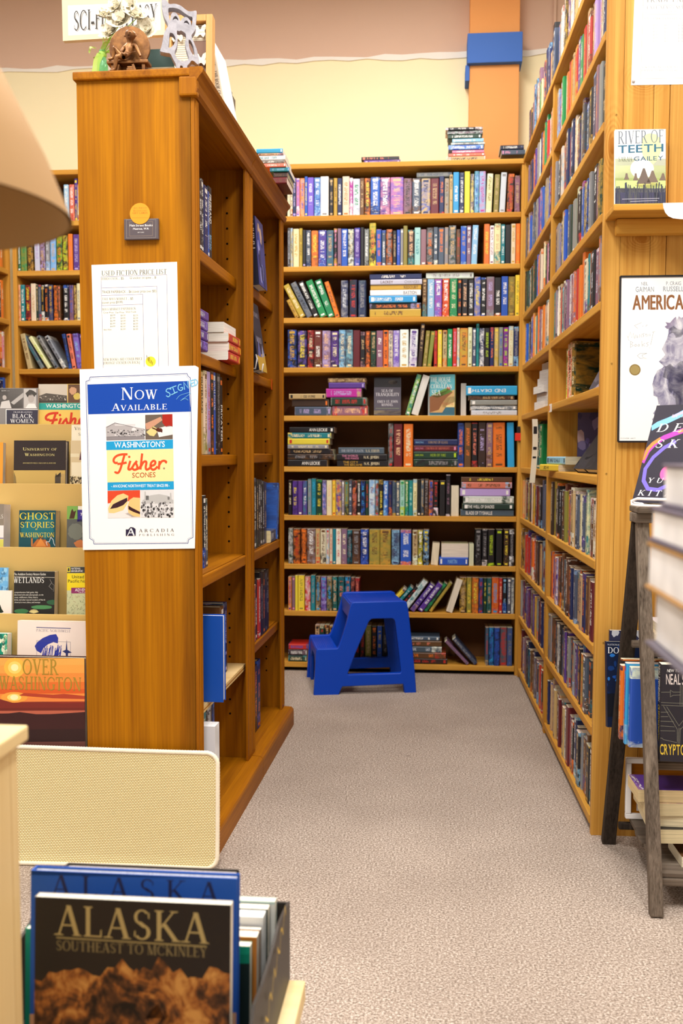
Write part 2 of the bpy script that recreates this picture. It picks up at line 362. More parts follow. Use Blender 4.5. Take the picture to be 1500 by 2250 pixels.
# ------------------------------------------------------------------ lettering
def glyphs(chars, bold):
    cols = {}; obs = []
    for ch in chars:
        c = bpy.data.curves.new('g', 'FONT'); c.body = ch; c.resolution_u = 3; c.offset = 0.0 if ch in 'MWNVmw' else bold
        o = bpy.data.objects.new('g', c); COL.objects.link(o); obs.append((ch, o, c))
    bpy.context.view_layer.update(); dg = bpy.context.evaluated_depsgraph_get()
    for ch, o, c in obs:
        me = bpy.data.meshes.new_from_object(o.evaluated_get(dg))
        vs_ = [(q.co.x, q.co.y) for q in me.vertices]; fs = [tuple(p.vertices) for p in me.polygons]
        cols[ch] = (vs_, fs); bpy.data.meshes.remove(me)
    for ch, o, c in obs: bpy.data.objects.remove(o); bpy.data.curves.remove(c)
    H = max(y for x, y in cols['H'][0])
    out = {}
    for ch, (vs_, fs) in cols.items():
        if not vs_: continue
        x0 = min(x for x, y in vs_); x1 = max(x for x, y in vs_)
        out[ch] = ([((x-x0)/H, y/H) for x, y in vs_], fs, (x1-x0)/H)
    return out
CH = 'ABCDEFGHIJKLMNOPQRSTUVWXYZabcdefghijklmnopqrstuvwxyz0123456789.,$()!-\'"&:@'
SANS = glyphs(CH, 0.0); BOLD = glyphs(CH, 0.011); GAP = .13

def serif(ch):                         # roman capitals from stems, hairlines, bowls and serifs; cap height 1
    P = []; T_, t_, sl, sh = .135, .05, .085, .045
    def q(a, b, c, d): P.append([a, b, c, d])
    def st(x, y0=0, y1=1, w=T_, s0=True, s1=True):
        q((x-w/2, y0), (x+w/2, y0), (x+w/2, y1), (x-w/2, y1))
        for y, on, d in ((y0, s0, 1), (y1, s1, -1)):
            if on: q((x-w/2-sl, y), (x+w/2+sl, y), (x+w/2+sl*.6, y+d*sh), (x-w/2-sl*.6, y+d*sh))
    def di(x0, y0, x1, y1, w): q((x0-w/2, y0), (x0+w/2, y0), (x1+w/2, y1), (x1-w/2, y1))
    def se(x, y, d, w=.12): q((x-w-.05, y), (x+w+.05, y), (x+w-.02, y+d*sh), (x-w+.02, y+d*sh))
    def ba(x0, x1, y, w=t_): q((x0, y-w/2), (x1, y-w/2), (x1, y+w/2), (x0, y+w/2))
    def arc(cx, cy, rx, ry, a0, a1, tk=T_, tn=t_, n=14):
        for i in range(n):
            A = []
            for a in (a0+(a1-a0)*i/n, a0+(a1-a0)*(i+1)/n):
                a = math.radians(a); w = tn+(tk-tn)*abs(math.cos(a))**1.5
                A.append(((cx+rx*math.cos(a), cy+ry*math.sin(a)), (cx+(rx-w)*math.cos(a), cy+(ry-w)*math.sin(a))))
            P.append([A[0][0], A[1][0], A[1][1], A[0][1]])
    def tip(x, y, d, w=.05, h=.2): q((x-w/2, y), (x+w/2, y), (x+w/2, y+d*h), (x-w/4, y+d*h*.9))
    w = .7
    if ch == 'A': di(.09, 0, .39, 1, .06); di(.68, 0, .40, 1, .15); ba(.2, .58, .34); se(.09, 0, 1); se(.68, 0, 1); w = .78
    elif ch == 'B': st(.15); arc(.3, .755, .27, .245, -90, 90); arc(.3, .265, .32, .265, -90, 90); ba(.15, .32, .975); ba(.15, .32, .52); ba(.15, .32, .025); w = .64
    elif ch in 'CG':
        arc(.44, .5, .44, .51, 48, 312); tip(.735, .88, -1, .06, .2)
        if ch == 'C': tip(.735, .12, 1, .05, .12)
        else: st(.7, .08, .44, T_, False, True)
        w = .8
    elif ch == 'D': st(.15); arc(.32, .5, .46, .5, -90, 90); ba(.15, .34, .975); ba(.15, .34, .025); w = .8
    elif ch in 'EF':
        st(.15); ba(.15, .56, .975); ba(.15, .45, .52); tip(.555, 1, -1, .05, .2); tip(.45, .62, -1, .04, .2)
        if ch == 'E': ba(.15, .6, .025); tip(.6, 0, 1, .05, .22)
        w = .62 if ch == 'E' else .58
    elif ch == 'H': st(.15); st(.68); ba(.15, .68, .51); w = .83
    elif ch == 'I': st(.15); w = .3
    elif ch == 'J': st(.24, .1, 1, T_, False, True); arc(.1, .08, .21, .2, -90, 10); w = .4
    elif ch == 'K': st(.15); di(.2, .42, .62, 1, .06); di(.7, 0, .3, .57, .16); se(.62, 1, -1, .1); se(.7, 0, 1); w = .8
    elif ch == 'L': st(.15); ba(.15, .56, .025); tip(.56, 0, 1, .05, .26); w = .6
    elif ch == 'M': st(.12, 0, 1, .055); di(.47, 0, .15, 1, .15); di(.47, 0, .79, 1, .06); st(.82); w = .97
    elif ch == 'N': st(.12, 0, 1, .055); di(.68, 0, .16, 1, .15); st(.72, 0, 1, .055, False); w = .84
    elif ch in 'OQ':
        arc(.43, .5, .43, .51, 0, 360, n=28)
        if ch == 'Q': di(.72, -.2, .5, .06, .13)
        w = .86
    elif ch in 'PR':
        st(.15); arc(.3, .74, .3, .26, -90, 90); ba(.15, .32, .975); ba(.15, .32, .505)
        if ch == 'R': di(.68, 0, .36, .5, .15); se(.69, 0, 1, .09)
        w = .6 if ch == 'P' else .74
    elif ch == 'S':
        arc(.29, .745, .25, .255, 40, 268, .1); arc(.29, .255, .27, .255, -140, 92, .12); di(.42, .40, .17, .60, .2)
        tip(.5, .9, -1, .05, .2); tip(.06, .1, 1, .05, .2); w = .58
    elif ch == 'T': st(.36); ba(.03, .69, .975); tip(.05, 1, -1, .05, .22); tip(.68, 1, -1, .05, .22); w = .72
    elif ch == 'U': st(.13, .3, 1, T_, False); st(.66, .3, 1, .055, False); arc(.375, .3, .31, .31, 180, 360, .12); w = .78
    elif ch == 'V': di(.38, 0, .1, 1, .15); di(.38, 0, .66, 1, .06); se(.1, 1, -1); se(.66, 1, -1, .09); w = .74
    elif ch == 'W': di(.33, 0, .1, 1, .14); di(.33, 0, .53, 1, .06); di(.72, 0, .5, 1, .14); di(.72, 0, .95, 1, .06); se(.1, 1, -1); se(.5, 1, -1); se(.95, 1, -1, .09); w = 1.03
    elif ch == 'X': di(.66, 0, .12, 1, .15); di(.1, 0, .62, 1, .06); se(.12, 1, -1); se(.64, 1, -1, .09); se(.1, 0, 1, .09); se(.66, 0, 1); w = .76
    elif ch == 'Y': di(.37, .45, .09, 1, .15); di(.37, .45, .64, 1, .06); st(.37, 0, .48, T_, True, False); se(.09, 1, -1); se(.64, 1, -1, .08); w = .72
    elif ch == 'Z': di(.1, .02, .56, .98, .14); ba(.06, .6, .975); ba(.04, .62, .025); tip(.08, 1, -1, .05, .2); tip(.61, 0, 1, .05, .2); w = .66
    else: return None
    vs_ = []; fs = []
    for p in P: fs.append(tuple(range(len(vs_), len(vs_)+4))); vs_ += p
    return (vs_, fs, w)
SERIF = {c: serif(c) for c in 'ABCDEFGHIJKLMNOPQRSTUVWXYZ'}

def layout(s, font):
    """2-D faces of a line of text, cap height 1, starting at x=0; returns polygons and width"""
    x = 0; out = []
    for ch in s:
        if ch == ' ': x += .36; continue
        k = 1.0; g = None
        if font == 'serif':
            g = SERIF.get(ch)
            if g is None and ch.islower(): g = SERIF.get(ch.upper()); k = .76
        if g is None: g = (BOLD if font == 'bold' else SANS).get(ch)
        if g is None: x += .3; continue
        vs_, fs, w = g
        for f in fs: out.append([(x+vs_[i][0]*k, vs_[i][1]*k) for i in f])
        x += w*k+(.1 if font == 'serif' else GAP)
    return out, max(x-.1, .01)

class Art:
    """flat print on a local plane (x right, z up, facing -y); px* methods take photo pixels measured on that plane"""
    def __init__(s, M): s.M = M.copy(); s.I = M.inverted(); s.n = M.to_3x3() @ Vector((0, 1, 0)); s.c = s.n.dot(M.translation); s.F = []; s.lay = 0
    def uv(s, px, py): p = s.I @ hit(px, py, s.n, s.c); return (p.x, p.z)
    def step(s): s.lay += 1
    def poly(s, pts, col, px=True):
        if px: pts = [s.uv(*p) for p in pts]
        s.F.append((pts, col if isinstance(col, tuple) or col[0] == '@' else lin(col), s.lay))
    def rect(s, x0, y0, x1, y1, col): s.poly([(x0, y1), (x1, y1), (x1, y0), (x0, y0)], col)
    def disc(s, cx, cy, rx, ry, col, n=24, a0=0, a1=360):
        s.poly([(cx+rx*math.cos(math.radians(a0+(a1-a0)*i/n)), cy+ry*math.sin(math.radians(a0+(a1-a0)*i/n))) for i in range(n+(a1-a0 < 360))], col)
    def line(s, pts, w, col, px=True, join=True, smooth=False):
        P = [Vector(s.uv(*p)) for p in pts] if px else [Vector(p) for p in pts]
        if px: w = w*(Vector(s.uv(pts[0][0]+10, pts[0][1]))-P[0]).length/10
        s.sub = (getattr(s, 'sub', 0)+1) % 9
        if join and len(P) > 2:            # smooth curve through the points
            Q = [P[0]+(P[0]-P[1])]+P+[P[-1]+(P[-1]-P[-2])] if (P[0]-P[-1]).length > 1e-6 else [P[-2]]+P+[P[1]]
            if len(P) > 4 and smooth:
                N = []
                for i in range(1, len(Q)-2):
                    p0, p1, p2, p3 = Q[i-1:i+3]
                    for k in range(4):
                        t = k/4; N.append(.5*((2*p1)+(p2-p0)*t+(2*p0-5*p1+4*p2-p3)*t*t+(3*p1-p0-3*p2+p3)*t**3))
                P = N+[P[-1]]
        L = []; Rr = []
        for i, p in enumerate(P):           # mitred ribbon, no overlapping pieces
            d0 = (p-P[i-1]) if i else (P[1]-p); d1 = (P[i+1]-p) if i < len(P)-1 else d0
            if d0.length < 1e-8: d0 = d1
            if d1.length < 1e-8: d1 = d0
            if d0.length < 1e-8: continue
            n0 = Vector((-d0.y, d0.x)).normalized(); n1 = Vector((-d1.y, d1.x)).normalized(); nn = n0+n1
            nn = nn.normalized() if nn.length > 1e-3 else n0
            k = min(1.6, 1/max(.3, nn.dot(n0))); L.append(p+nn*w/2*k); Rr.append(p-nn*w/2*k)
        c = col if isinstance(col, tuple) or col[0] == '@' else lin(col)
        for i in range(len(L)-1): s.F.append(([tuple(L[i]), tuple(Rr[i]), tuple(Rr[i+1]), tuple(L[i+1])], c, s.lay+.06*s.sub))
    def text(s, t, x0, y0, x1, h, col, font='sans', y1=None, align='fit', shear=0.0):
        """baseline from pixel (x0,y0) to (x1,y1), cap height h pixels; 'fit' stretches to the span, 'l'/'c' keep proportions"""
        y1 = y0 if y1 is None else y1
        a = Vector(s.uv(x0, y0)); b = Vector(s.uv(x1, y1)); up = (Vector(s.uv(x0, y0-h))-a)
        P, w = layout(t, font)
        if align == 'fit': ex = (b-a)/w
        else:
            ex = (b-a).normalized()*up.length
            if align == 'c': a = a+(b-a)*.5-ex*w/2
        c = col if isinstance(col, tuple) else lin(col)
        for i, p in enumerate(P): s.F.append(([tuple(a+ex*(x+shear*y)+up*y) for x, y in p], c, s.lay+.05*(i % 7)))
    def blot(s, cx, cy, rx, ry, col, n=22, j=.25, rr=R):
        s.poly([(cx+rx*(1-j*rr.random())*math.cos(2*math.pi*i/n), cy+ry*(1-j*rr.random())*math.sin(2*math.pi*i/n)) for i in range(n)], col)
    def put(s, mb, mat='print', y=0.0, d=.00006):
        for pts, c, l in s.F:
            ar = sum(p[0]*q[1]-q[0]*p[1] for p, q in zip(pts, pts[1:]+pts[:1]))
            if ar < 0: pts = pts[::-1]
            mb.face([(p[0], y-d*(l+1), p[1]) for p in pts], c[1:] if isinstance(c, str) else mat, (1, 1, 1) if isinstance(c, str) else c)
def sheet_pts(art, px_pts): return [art.uv(*p) for p in px_pts]

# ------------------------------------------------------------------ books
def ordinal(n):
    a = ['', 'first', 'second', 'third', 'fourth', 'fifth', 'sixth', 'seventh', 'eighth', 'ninth', 'tenth', 'eleventh', 'twelfth', 'thirteenth', 'fourteenth', 'fifteenth', 'sixteenth', 'seventeenth', 'eighteenth', 'nineteenth']
    if n < 20: return a[n]
    t = ['', '', 'twent', 'thirt', 'fort', 'fift'][n//10]
    return t+'ieth' if n % 10 == 0 else t+'y-'+a[n % 10]

def book_geo(mb, w, h, d, base, ink, band, seed, style, hard=False, M=None, page=(.86, .80, .66), pages=True, cover=True):
    """spine at y=0 facing -y, thickness along x, height along z"""
    X = (lambda p: tuple(M @ Vector(p))) if M is not None else (lambda p: p)
    B = base+(seed,); K = ink+(style,)
    ch = min(.004, w*.22); t = .0022 if hard else 0.0; e = .003 if hard else 0.0
    prof = [(0, d), (0, ch), (ch*.35, ch*.3), (ch, 0), (w-ch, 0), (w-ch*.35, ch*.3), (w, ch), (w, d)]
    L = [0]
    if cover:
        for i, (a, b) in enumerate(zip(prof, prof[1:])):
            sp = 0 < i < 6
            if sp: uvs = [(a[0]/w, 0), (b[0]/w, 0), (b[0]/w, 1), (a[0]/w, 1)]
            else:
                ua, ub = ((1.5, 2.4) if i == 0 else (3.1, 4.0)); uvs = [(ua, 0), (ub, 0), (ub, 1), (ua, 1)]
            mb.face([X((a[0], a[1], 0)), X((b[0], b[1], 0)), X((b[0], b[1], h)), X((a[0], a[1], h))], 'book', B, K, band+(1.0 if sp else 0.0,), uvs)
        if hard:
            inn = [(w-t, d), (w-t, ch+t), (t, ch+t), (t, d)]
            for a, b in zip(inn, inn[1:]):
                mb.face([X((a[0], a[1], 0)), X((b[0], b[1], 0)), X((b[0], b[1], h)), X((a[0], a[1], h))], 'book', B, (0, 0, 0, 0), band+(0,), [(1, 0)]*4)
            for z, rv in ((h, 0), (0, 1)):
                for q in ([prof[0], (t, d), (t, ch+t), prof[1]], [prof[7], prof[6], (w-t, ch+t), (w-t, d)], [prof[1], (t, ch+t), (w-t, ch+t), prof[6], prof[5], prof[4], prof[3], prof[2]]):
                    q = [X((x, y, z)) for x, y in q]
                    mb.face(q[::-1] if rv else q, 'book', B, (0, 0, 0, 0), band+(0,), [(1, .5)]*len(q))
            for x0, x1 in ((0, t), (w-t, w)):
                mb.face([X((x0, d, 0)), X((x0, d, h)), X((x1, d, h)), X((x1, d, 0))], 'book', B, (0, 0, 0, 0), band+(0,), [(1, .5)]*4)
    if pages:
        if hard: x0, x1, y0, y1, z0, z1 = t, w-t, ch+t, d-e, e, h-e; mb.box(x0+.0002, x1-.0002, y0, y1, z0, z1, 'pages', 0, M, page)
        else:
            bot = [X((x, y, 0)) for x, y in prof]
            mb.face([X((x, y, h)) for x, y in prof], "pages", page)
            mb.face(bot[::-1], 'pages', page)
            mb.face([X((w, d, 0)), X((0, d, 0)), X((0, d, h)), X((w, d, h))], 'pages', page)

BOOKS = []      # every book that shows only on a shelf: dicts, turned into objects at the end
def book(M, w, h, d, base='bk', ink='cr', band=None, hard=False, where='', kind=None, style=None, page=None, text=None, hide=1.0, label=None, group=None, big=False, rear=False):
    seed = R.random(); style = R.random() if style is None else style
    band = band or R.choice(['og', 'bl', 'rd', 'wh', 'pu', 'go', 'lb', 'br', 'bk', 'mv', 'te'])
    jit = lambda c: tuple(min(1, max(0, x*R.uniform(.88, 1.1))) for x in c)
    b = dict(M=M, w=w, h=h, d=d, base=jit(pc(base)), ink=pc(ink), band=jit(pc(band)), hard=hard, where=where, kind=kind, seed=seed, style=style,
             page=page or (R.uniform(.74, .88), R.uniform(.68, .78), R.uniform(.5, .62)), text=text, label=label, group=group, cn=base, inkn=ink, bn=band, big=big, rear=rear)
    P = [pix(M @ Vector(p)) for p in ((0, 0, 0), (w, 0, 0), (w, 0, h), (0, 0, h))]
    a = abs(sum(P[i][0]*P[(i+1) % 4][1]-P[(i+1) % 4][0]*P[i][1] for i in range(4)))/2
    b['area'] = a*hide+(1e6 if big or label else 0); BOOKS.append(b); return b
# ================================================================== the room
def slab(name, x0, x1, y0, y1, z0, z1, mat, kind='structure'):
    m = MB(); m.box(x0, x1, y0, y1, z0, z1, mat); o = m.build(name); o['kind'] = kind; return o
slab('floor', -3.2, 2.6, -3.6, 5.3, -.08, 0, 'carpet')
WY = 5.205; bnd_z = at(600, 136, WY).z
m = MB(); m.box(-3.2, 2.6, WY, 5.3, 0, bnd_z, 'yellow'); m.box(-3.2, 2.6, WY, 5.3, bnd_z, 3.9, 'mauve')
tag(m.build('wall_back'), kind='structure')
slab('wall_left', -3.35, -3.2, -3.6, 5.3, 0, 3.9, 'white'); slab('wall_right', 2.6, 2.75, -3.6, 5.3, 0, 3.9, 'white')
slab('ceiling', -3.35, 2.75, -3.6, 5.3, 3.9, 4.0, 'ceil')
# torn paper edge where the two paints meet
m = MB(); xs = [-2.6+i*.09 for i in range(58)]; rr = random.Random(3)
tp = [(x, bnd_z+.012+rr.uniform(-.008, .008)) for x in xs]; bt = [(x, bnd_z-.01+rr.uniform(-.008, .008)) for x in xs]
m.prism(tp+bt[::-1], WY-.007, WY+.001, 'white'); tag(m.build('trim_1'), kind='structure')
m = MB(); m.box(.577, .591, WY-.015, WY, bnd_z+.03, 3.9, 'mauve', .003); m.box(.577, 1.2, WY-.012, WY, bnd_z-.02, bnd_z+.03, 'mauve', .003); tag(m.build('trim_2'), kind='structure')
PY = 5.105; pl, pr = at(1030, 250, PY).x, at(1139, 250, PY).x; bz0, bz1 = at(1080, 137, PY-.035).z, at(1080, 71, PY-.035).z
t = thing('pillar', 'orange painted square pillar with a blue band against the back wall', 'pillar', T((pl+pr)/2, PY, 0))
hw = (pr-pl)/2; m = MB(); m.box(-hw, hw, 0, WY-PY, 0, 3.9, 'orange', .004); m.build('shaft', t)
m = MB(); m.box(-hw-.012, hw+.012, -.035, WY-PY, bz0, bz1, 'bluep', .004); m.box(-hw-.02, -hw, -.01, WY-PY, bz0-.075, bz0, 'bluep', .003); m.build('blue_band', t)

# ================================================================== bookcases
ZT = 2.458
ZS = [2.215, 1.976, 1.732, 1.494, 1.261, 1.013, .775, .534, .301, .044]
def pine_case(name, label, M, w, depth, zs=ZS, top=ZT, st=.02, group=None, ends=(1, 1)):
    c = thing(name, label, 'bookcase', M, group)
    for x, on in ((0, ends[0]), (w-st, ends[1])):
        if on: m = MB(); m.box(x, x+st, 0, depth, 0, top-.024, 'pinez', .0015); m.build('side_panel', c)
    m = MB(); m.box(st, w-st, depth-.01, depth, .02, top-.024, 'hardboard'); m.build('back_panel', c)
    m = MB(); m.box(-.0, w+.0, -.006, depth, top-.024, top, 'pinex', .003); m.build('top_board', c)
    for z in zs: m = MB(); m.box(st+.0005, w-st-.0005, .001, depth-.011, z-.025, z, 'pinex', .003); m.build('shelf', c)
    m = MB(); m.box(st, w-st, .03, .045, 0, zs[-1]-.026, 'dark'); m.build('plinth', c)
    return c
BC = T(-.80, 4.84, 0); BCW = 1.224
pine_case('bookcase', 'pine bookcase across the back of the aisle, packed with paperbacks', BC, BCW, .245)
AC = T(-2.079, 4.84, 0)
pine_case('bookcase', 'pine bookcase at the back left, seen past the stained end panel', AC, 1.276, .245)
LW = T(-2.085, 3.9, 0) @ RZ(90)
pine_case('bookcase', 'pine bookcase along the left wall, a sliver at the picture edge', LW, .925, .245)
RB = T(.453, 2.796, 0) @ RZ(1.07)
RF = RB @ T(0, 2.03, 0) @ RZ(-90); RN = RB @ T(0, 1.052, 0) @ RZ(-90)
pine_case('bookcase', 'far half of the pine bookcase along the right of the aisle', RF, .977, .25, ends=(1, 1), st=.018)
rn = pine_case('bookcase', 'near half of the pine bookcase along the right, ending in boarded pine', RN, 1.031, .25, st=.018, ends=(1, 0))
# boarded end wall of the right-hand bookcase: vertical pine boards with grooves
m = MB(); edges = [.0, .046, .125, .168, .235, .30, .38, .45, .52, .62]; rr = random.Random(5)
for a, b in zip(edges, edges[1:]):
    k = rr.uniform(.9, 1.08); m.box(a+.0004, b-.0004, 0, .02, 0, 2.42, 'panel', .003 if a not in (.0, .046) else .0006, None, (k, k*rr.uniform(.96, 1.0), k*.97))
for x, z in ((.028, 1.98), (.024, 1.74), (.024, .55), (.03, 1.32), (.13, 1.75), (.022, 1.02)):
    m.lathe([(.0, -.001), (.0022, -.0006), (.0022, .001)], 'hole', 8, T(x, -.0002, z) @ RX(90))
m.build('end_panel', rn, T(1.052, 0, 0) @ RZ(90))
m = MB(); m.box(.37, .62, .02, 2.035, 0, 2.38, 'pinez'); tag(m.build('partition', None, RB), 'pine backing of the right bookcase behind its boarded end', 'partition')

def oak_case(M, w, shelves, label, near, bottom):
    c = thing('bookcase', label, 'bookcase', M, 'stained wooden bookcases along the left of the aisle'); D = .292; H = 2.024
    def holes(m, x, s):
        for y in (.06, .235):
            for i in range(36):
                z = .22+i*.0475
                m.lathe([(0, 0), (.0036, 0), (.0036, .0006)], 'hole', 8, T(x, y, z) @ RY(90*s))
    for x0, x1, far in ((0, .02, 0), (w-.02, w, 1)):
        m = MB(); m.box(x0, x1, 0, D, .0, H-.02, 'oakp' if near and not far else 'oakz', .0015)
        holes(m, x1+.0003 if not far else x0-.0003, 1 if not far else -1); m.build('side_panel', c)
    m = MB(); m.box(.02, w-.02, D-.008, D-.001, .06, H-.04, 'oakz'); m.build('back_panel', c)
    m = MB(); m.box(-.012 if near else 0, w, -.004, D+.006, H-.02, H, 'oakx', .004); m.box(.02, w-.02, 0, D-.01, H-.055, H-.0205, 'oakx'); m.build('top_board', c)
    for x0, x1 in ((.0, .052), (w-.062, w)):
        m = MB(); m.box(x0, x1, -.009, -.0005, .074, H-.06, 'oakz', .002)
        for k in (.3, .5, .7): xx = x0+(x1-x0)*k; m.tube([(xx, -.0085, .09), (xx, -.0085, H-.07)], .0034, 'oakz', 8)
        m.build('stile', c)
    # crown moulding: stepped cove leaning out over the aisle
    prof = [(-.001, H-.066), (-.014, H-.066), (-.020, H-.058), (-.022, H-.050), (-.016, H-.045), (-.019, H-.032), (-.027, H-.020), (-.034, H-.013), (-.037, H-.005), (-.033, H+.001), (-.001, H+.001)]
    m = MB(); m.prism(prof, -(w-.001), .012 if near else -.001, 'oakx', RZ(90)); m.build('crown_moulding', c)
    if near: m = MB(); m.box(-.0125, .012, -.020, .026, H-.068, H-.0205, 'oakz', .005); m.build('corner_block', c)
    prof = [(-.001, 0), (-.046, 0), (-.046, .058), (-.044, .066), (-.036, .073), (-.001, .075)]
    m = MB(); m.prism(prof, -(w-.001), .0 if near else -.001, 'oakx', RZ(90)); m.build('base_moulding', c)
    m = MB(); m.box(.021, w-.021, .0, D-.009, .05, .074, 'oakx', .002); m.build('bottom_board', c)
    for z, y0, mat in shelves:
        m = MB()
        if mat == 'ply':
            m.box(.022, w-.022, y0, D-.009, z-.02, z, 'ply', .001); m.box(.022, w-.022, y0-.0006, y0, z-.019, z-.001, 'plyEdge'); m.box(.022, w-.022, y0-.001, y0-.0003, z-.012, z-.009, 'oakx')
        else:
            m.box(.022, w-.022, y0+.012, D-.009, z-.02, z, 'oakx', .001); m.box(.022, w-.022, y0, y0+.0115, z-.033, z-.001, 'oakx', .004)
        m.build('shelf', c)
    return c
LB = T(-.608, 2.50, 0) @ RZ(-.85); O1 = LB @ RZ(90); O2 = LB @ T(0, .702, 0) @ RZ(90)
OS1 = [(1.63, .03, 'oak'), (1.35, .03, 'oak'), (1.071, .03, 'oak'), (.75, -.004, 'oak'), (.389, .008, 'ply')]
OS2 = [(1.648, .03, 'oak'), (1.356, .03, 'oak'), (1.075, .03, 'oak'), (.745, .0, 'oak'), (.42, .01, 'oak')]
oak_case(O1, .70, OS1, 'near stained wooden bookcase whose broad end panel carries posters', True, None)
oak_case(O2, .66, OS2, 'far stained wooden bookcase on the left, beyond the seam in the crown', False, None)
# ================================================================== books on the back bookcase
ROWN = ['top', 'second', 'third', 'fourth', 'fifth', 'sixth', 'seventh', 'eighth', 'ninth', 'bottom']
class Zo:                               # measured positions on a shelf front: origin and scale of the measuring crop
    def __init__(s, ox, oy, k): s.ox, s.oy, s.k = ox, oy, k
    def p(s, x, y): return (s.ox+x/s.k, s.oy+y/s.k)
def upright(zo, Y, z, txt, where, group, dep=.118, hide=None):
    """x0 x1 top base ink [band] [lean in measured px, + right] [h = hardcover] ; ..."""
    for e in txt.replace('\n', ' ').split(';'):
        q = e.split()
        if not q: continue
        x0, x1, tp = float(q[0]), float(q[1]), float(q[2]); base, ink = q[3], q[4]; band = None; lean = 0; hard = False; st = None; rear = False
        for o in q[5:]:
            if o == 'h': hard = True
            elif o == 'r': rear = True
            elif o[0] == 's' and o[1:].replace('.', '').isdigit(): st = float(o[1:])
            elif o in PAL: band = o
            else: lean = float(o)
        yb = pix((0, Y, z))[1]
        yb = [y for y in [pix((at(*zo.p(x0, 0), Y).x, Y, z))[1]]][0]
        X0 = at(zo.ox+x0/zo.k, yb, Y).x; X1 = at(zo.ox+x1/zo.k, yb, Y).x; h = at(zo.ox+x0/zo.k, zo.oy+tp/zo.k, Y).z-z
        if Y > 4.5:
            lo, hi = (-2.0585, -.824) if X0 < -.9 else (-.779, .4035)
            if X1 > hi: X1 = hi; X0 = min(X0, X1-.012)
            if X0 < lo: X0 = lo
        w = max(.006, X1-X0-.0004); px = (X1-X0)/(x1-x0)
        th = math.degrees(math.atan2(lean*px, h)); L = h
        if lean: L = (h)/math.cos(math.radians(th))*.98; w *= math.cos(math.radians(th))
        d = min(.14, max(dep, L*.62))*R.uniform(.92, 1.0)
        y = Y+R.uniform(0, .008)
        if lean <= 0: M = T(X0+.0002, y, z+.0004) @ RY(th)
        else: M = T(X0+w/math.cos(math.radians(th)), y, z+.0004) @ RY(th) @ T(-w, 0, 0)
        if rear: M = M @ T(w, d, 0) @ RZ(180)
        hd = hide(zo.ox+(x0+x1)/2/zo.k, yb) if hide else 1
        book(M, w, L, d, base, ink, band, hard, where, hide=hd, style=st, group=group, rear=rear)
PILE = {}
def stack(zo, Y, z, rows, where, group, hide=1.0, dep=.13):
    """rows bottom to top: x0 x1 thickness base ink [band] [h] [r = pages outward]; optional text list"""
    zz = z+.0004; PILE[where] = PILE.get(where, 0)+1
    for ri, r in enumerate(rows):
        txt = r[1] if isinstance(r, tuple) else None; q = (r[0] if isinstance(r, tuple) else r).split()
        x0, x1, tk = float(q[0]), float(q[1]), float(q[2]); hard = 'h' in q[5:]; rear = 'r' in q[5:]
        bd = [o for o in q[5:] if o in PAL]; st = [float(o[1:]) for o in q[5:] if o[0] == 's' and len(o) > 1 and o[1].isdigit()]
        yb = pix((0, Y, zz))[1]; X0 = at(zo.ox+x0/zo.k, yb, Y).x; X1 = at(zo.ox+x1/zo.k, yb, Y).x
        if Y > 4.5 and z < ZT and X1 > .4035: X0 -= X1-.4035; X1 = .4035
        w = tk*(X1-X0)/(x1-x0); h = X1-X0; d = min(.15, max(dep, h*.66)); y = Y+R.uniform(0, .012)
        if rear: M = T(X1, y, zz) @ RY(-90) @ T(w, d, 0) @ RZ(180)
        else: M = T(X1, y, zz) @ RY(-90)
        book(M, w, h, d, base=q[3], ink=q[4], band=bd[0] if bd else None, hard=hard, where=where, hide=hide, group=group, text=txt, style=st[0] if st else (0.0 if txt else None), rear=rear, kind=('stack', ri+1, PILE[where]), big=bool(txt))
        zz += w+.0004
YB = 4.852
Z2, Z3, Z4 = Zo(600, 360, 2.586), Zo(600, 690, 2.586), Zo(600, 1020, 2.586)
def wb(i): return ROWN[i]+' shelf of the back bookcase'
def gb(i): return 'books on the '+ROWN[i]+' shelf of the back bookcase'
def U(zo, i, txt, **k): upright(zo, YB, ZS[i], txt, wb(i), gb(i), **k)
def S(zo, i, rows, **k): stack(zo, YB, ZS[i], rows, wb(i), gb(i), **k)
U(Z2, 0, '''80 95 72 cr ta; 95 110 72 cr br; 110 130 80 na la vi; 130 150 82 pk vi; 150 178 80 og bl pe; 178 195 72 bl ye; 195 230 78 vi wh lb; 232 268 78 bl wh lb; 268 314 72 wh gy wh s.0;
318 341 82 bk ta; 342 364 80 go br; 364 390 82 na wh bk; 392 432 70 cr og wh; 432 452 78 ma wh; 452 492 84 sv gr wh; 492 517 80 br ta; 518 551 80 bk ye og s.9; 552 606 75 bl wh na s.5; 607 663 78 pu wh pk s.9;
664 739 75 vi pe pk s.9; 740 787 82 mv bk br s.9; 788 838 82 sl wh br; 840 892 82 ta na bl s.9; 893 941 82 mr ta; 942 971 70 na og rd; 972 999 82 gy br ta; 1000 1020 60 ta br; 1021 1055 48 cy wh; 1056 1084 50 na wh sl; 1085 1117 42 ye cr li s.0; 1118 1141 55 na ye cr;
1142 1168 42 lb bl; 1169 1206 42 lb ma pk; 1207 1241 52 cr ol wh 8; 1250 1280 55 ol ta ta 8; 1284 1317 44 sv gy wh 10; 1325 1362 52 bk rd og 8 s.9; 1370 1402 65 mv ta br''')
stack(Z2, YB+.01, ZS[0]+.1755, ['815 1015 26 gy sl sl'], wb(0), gb(0))
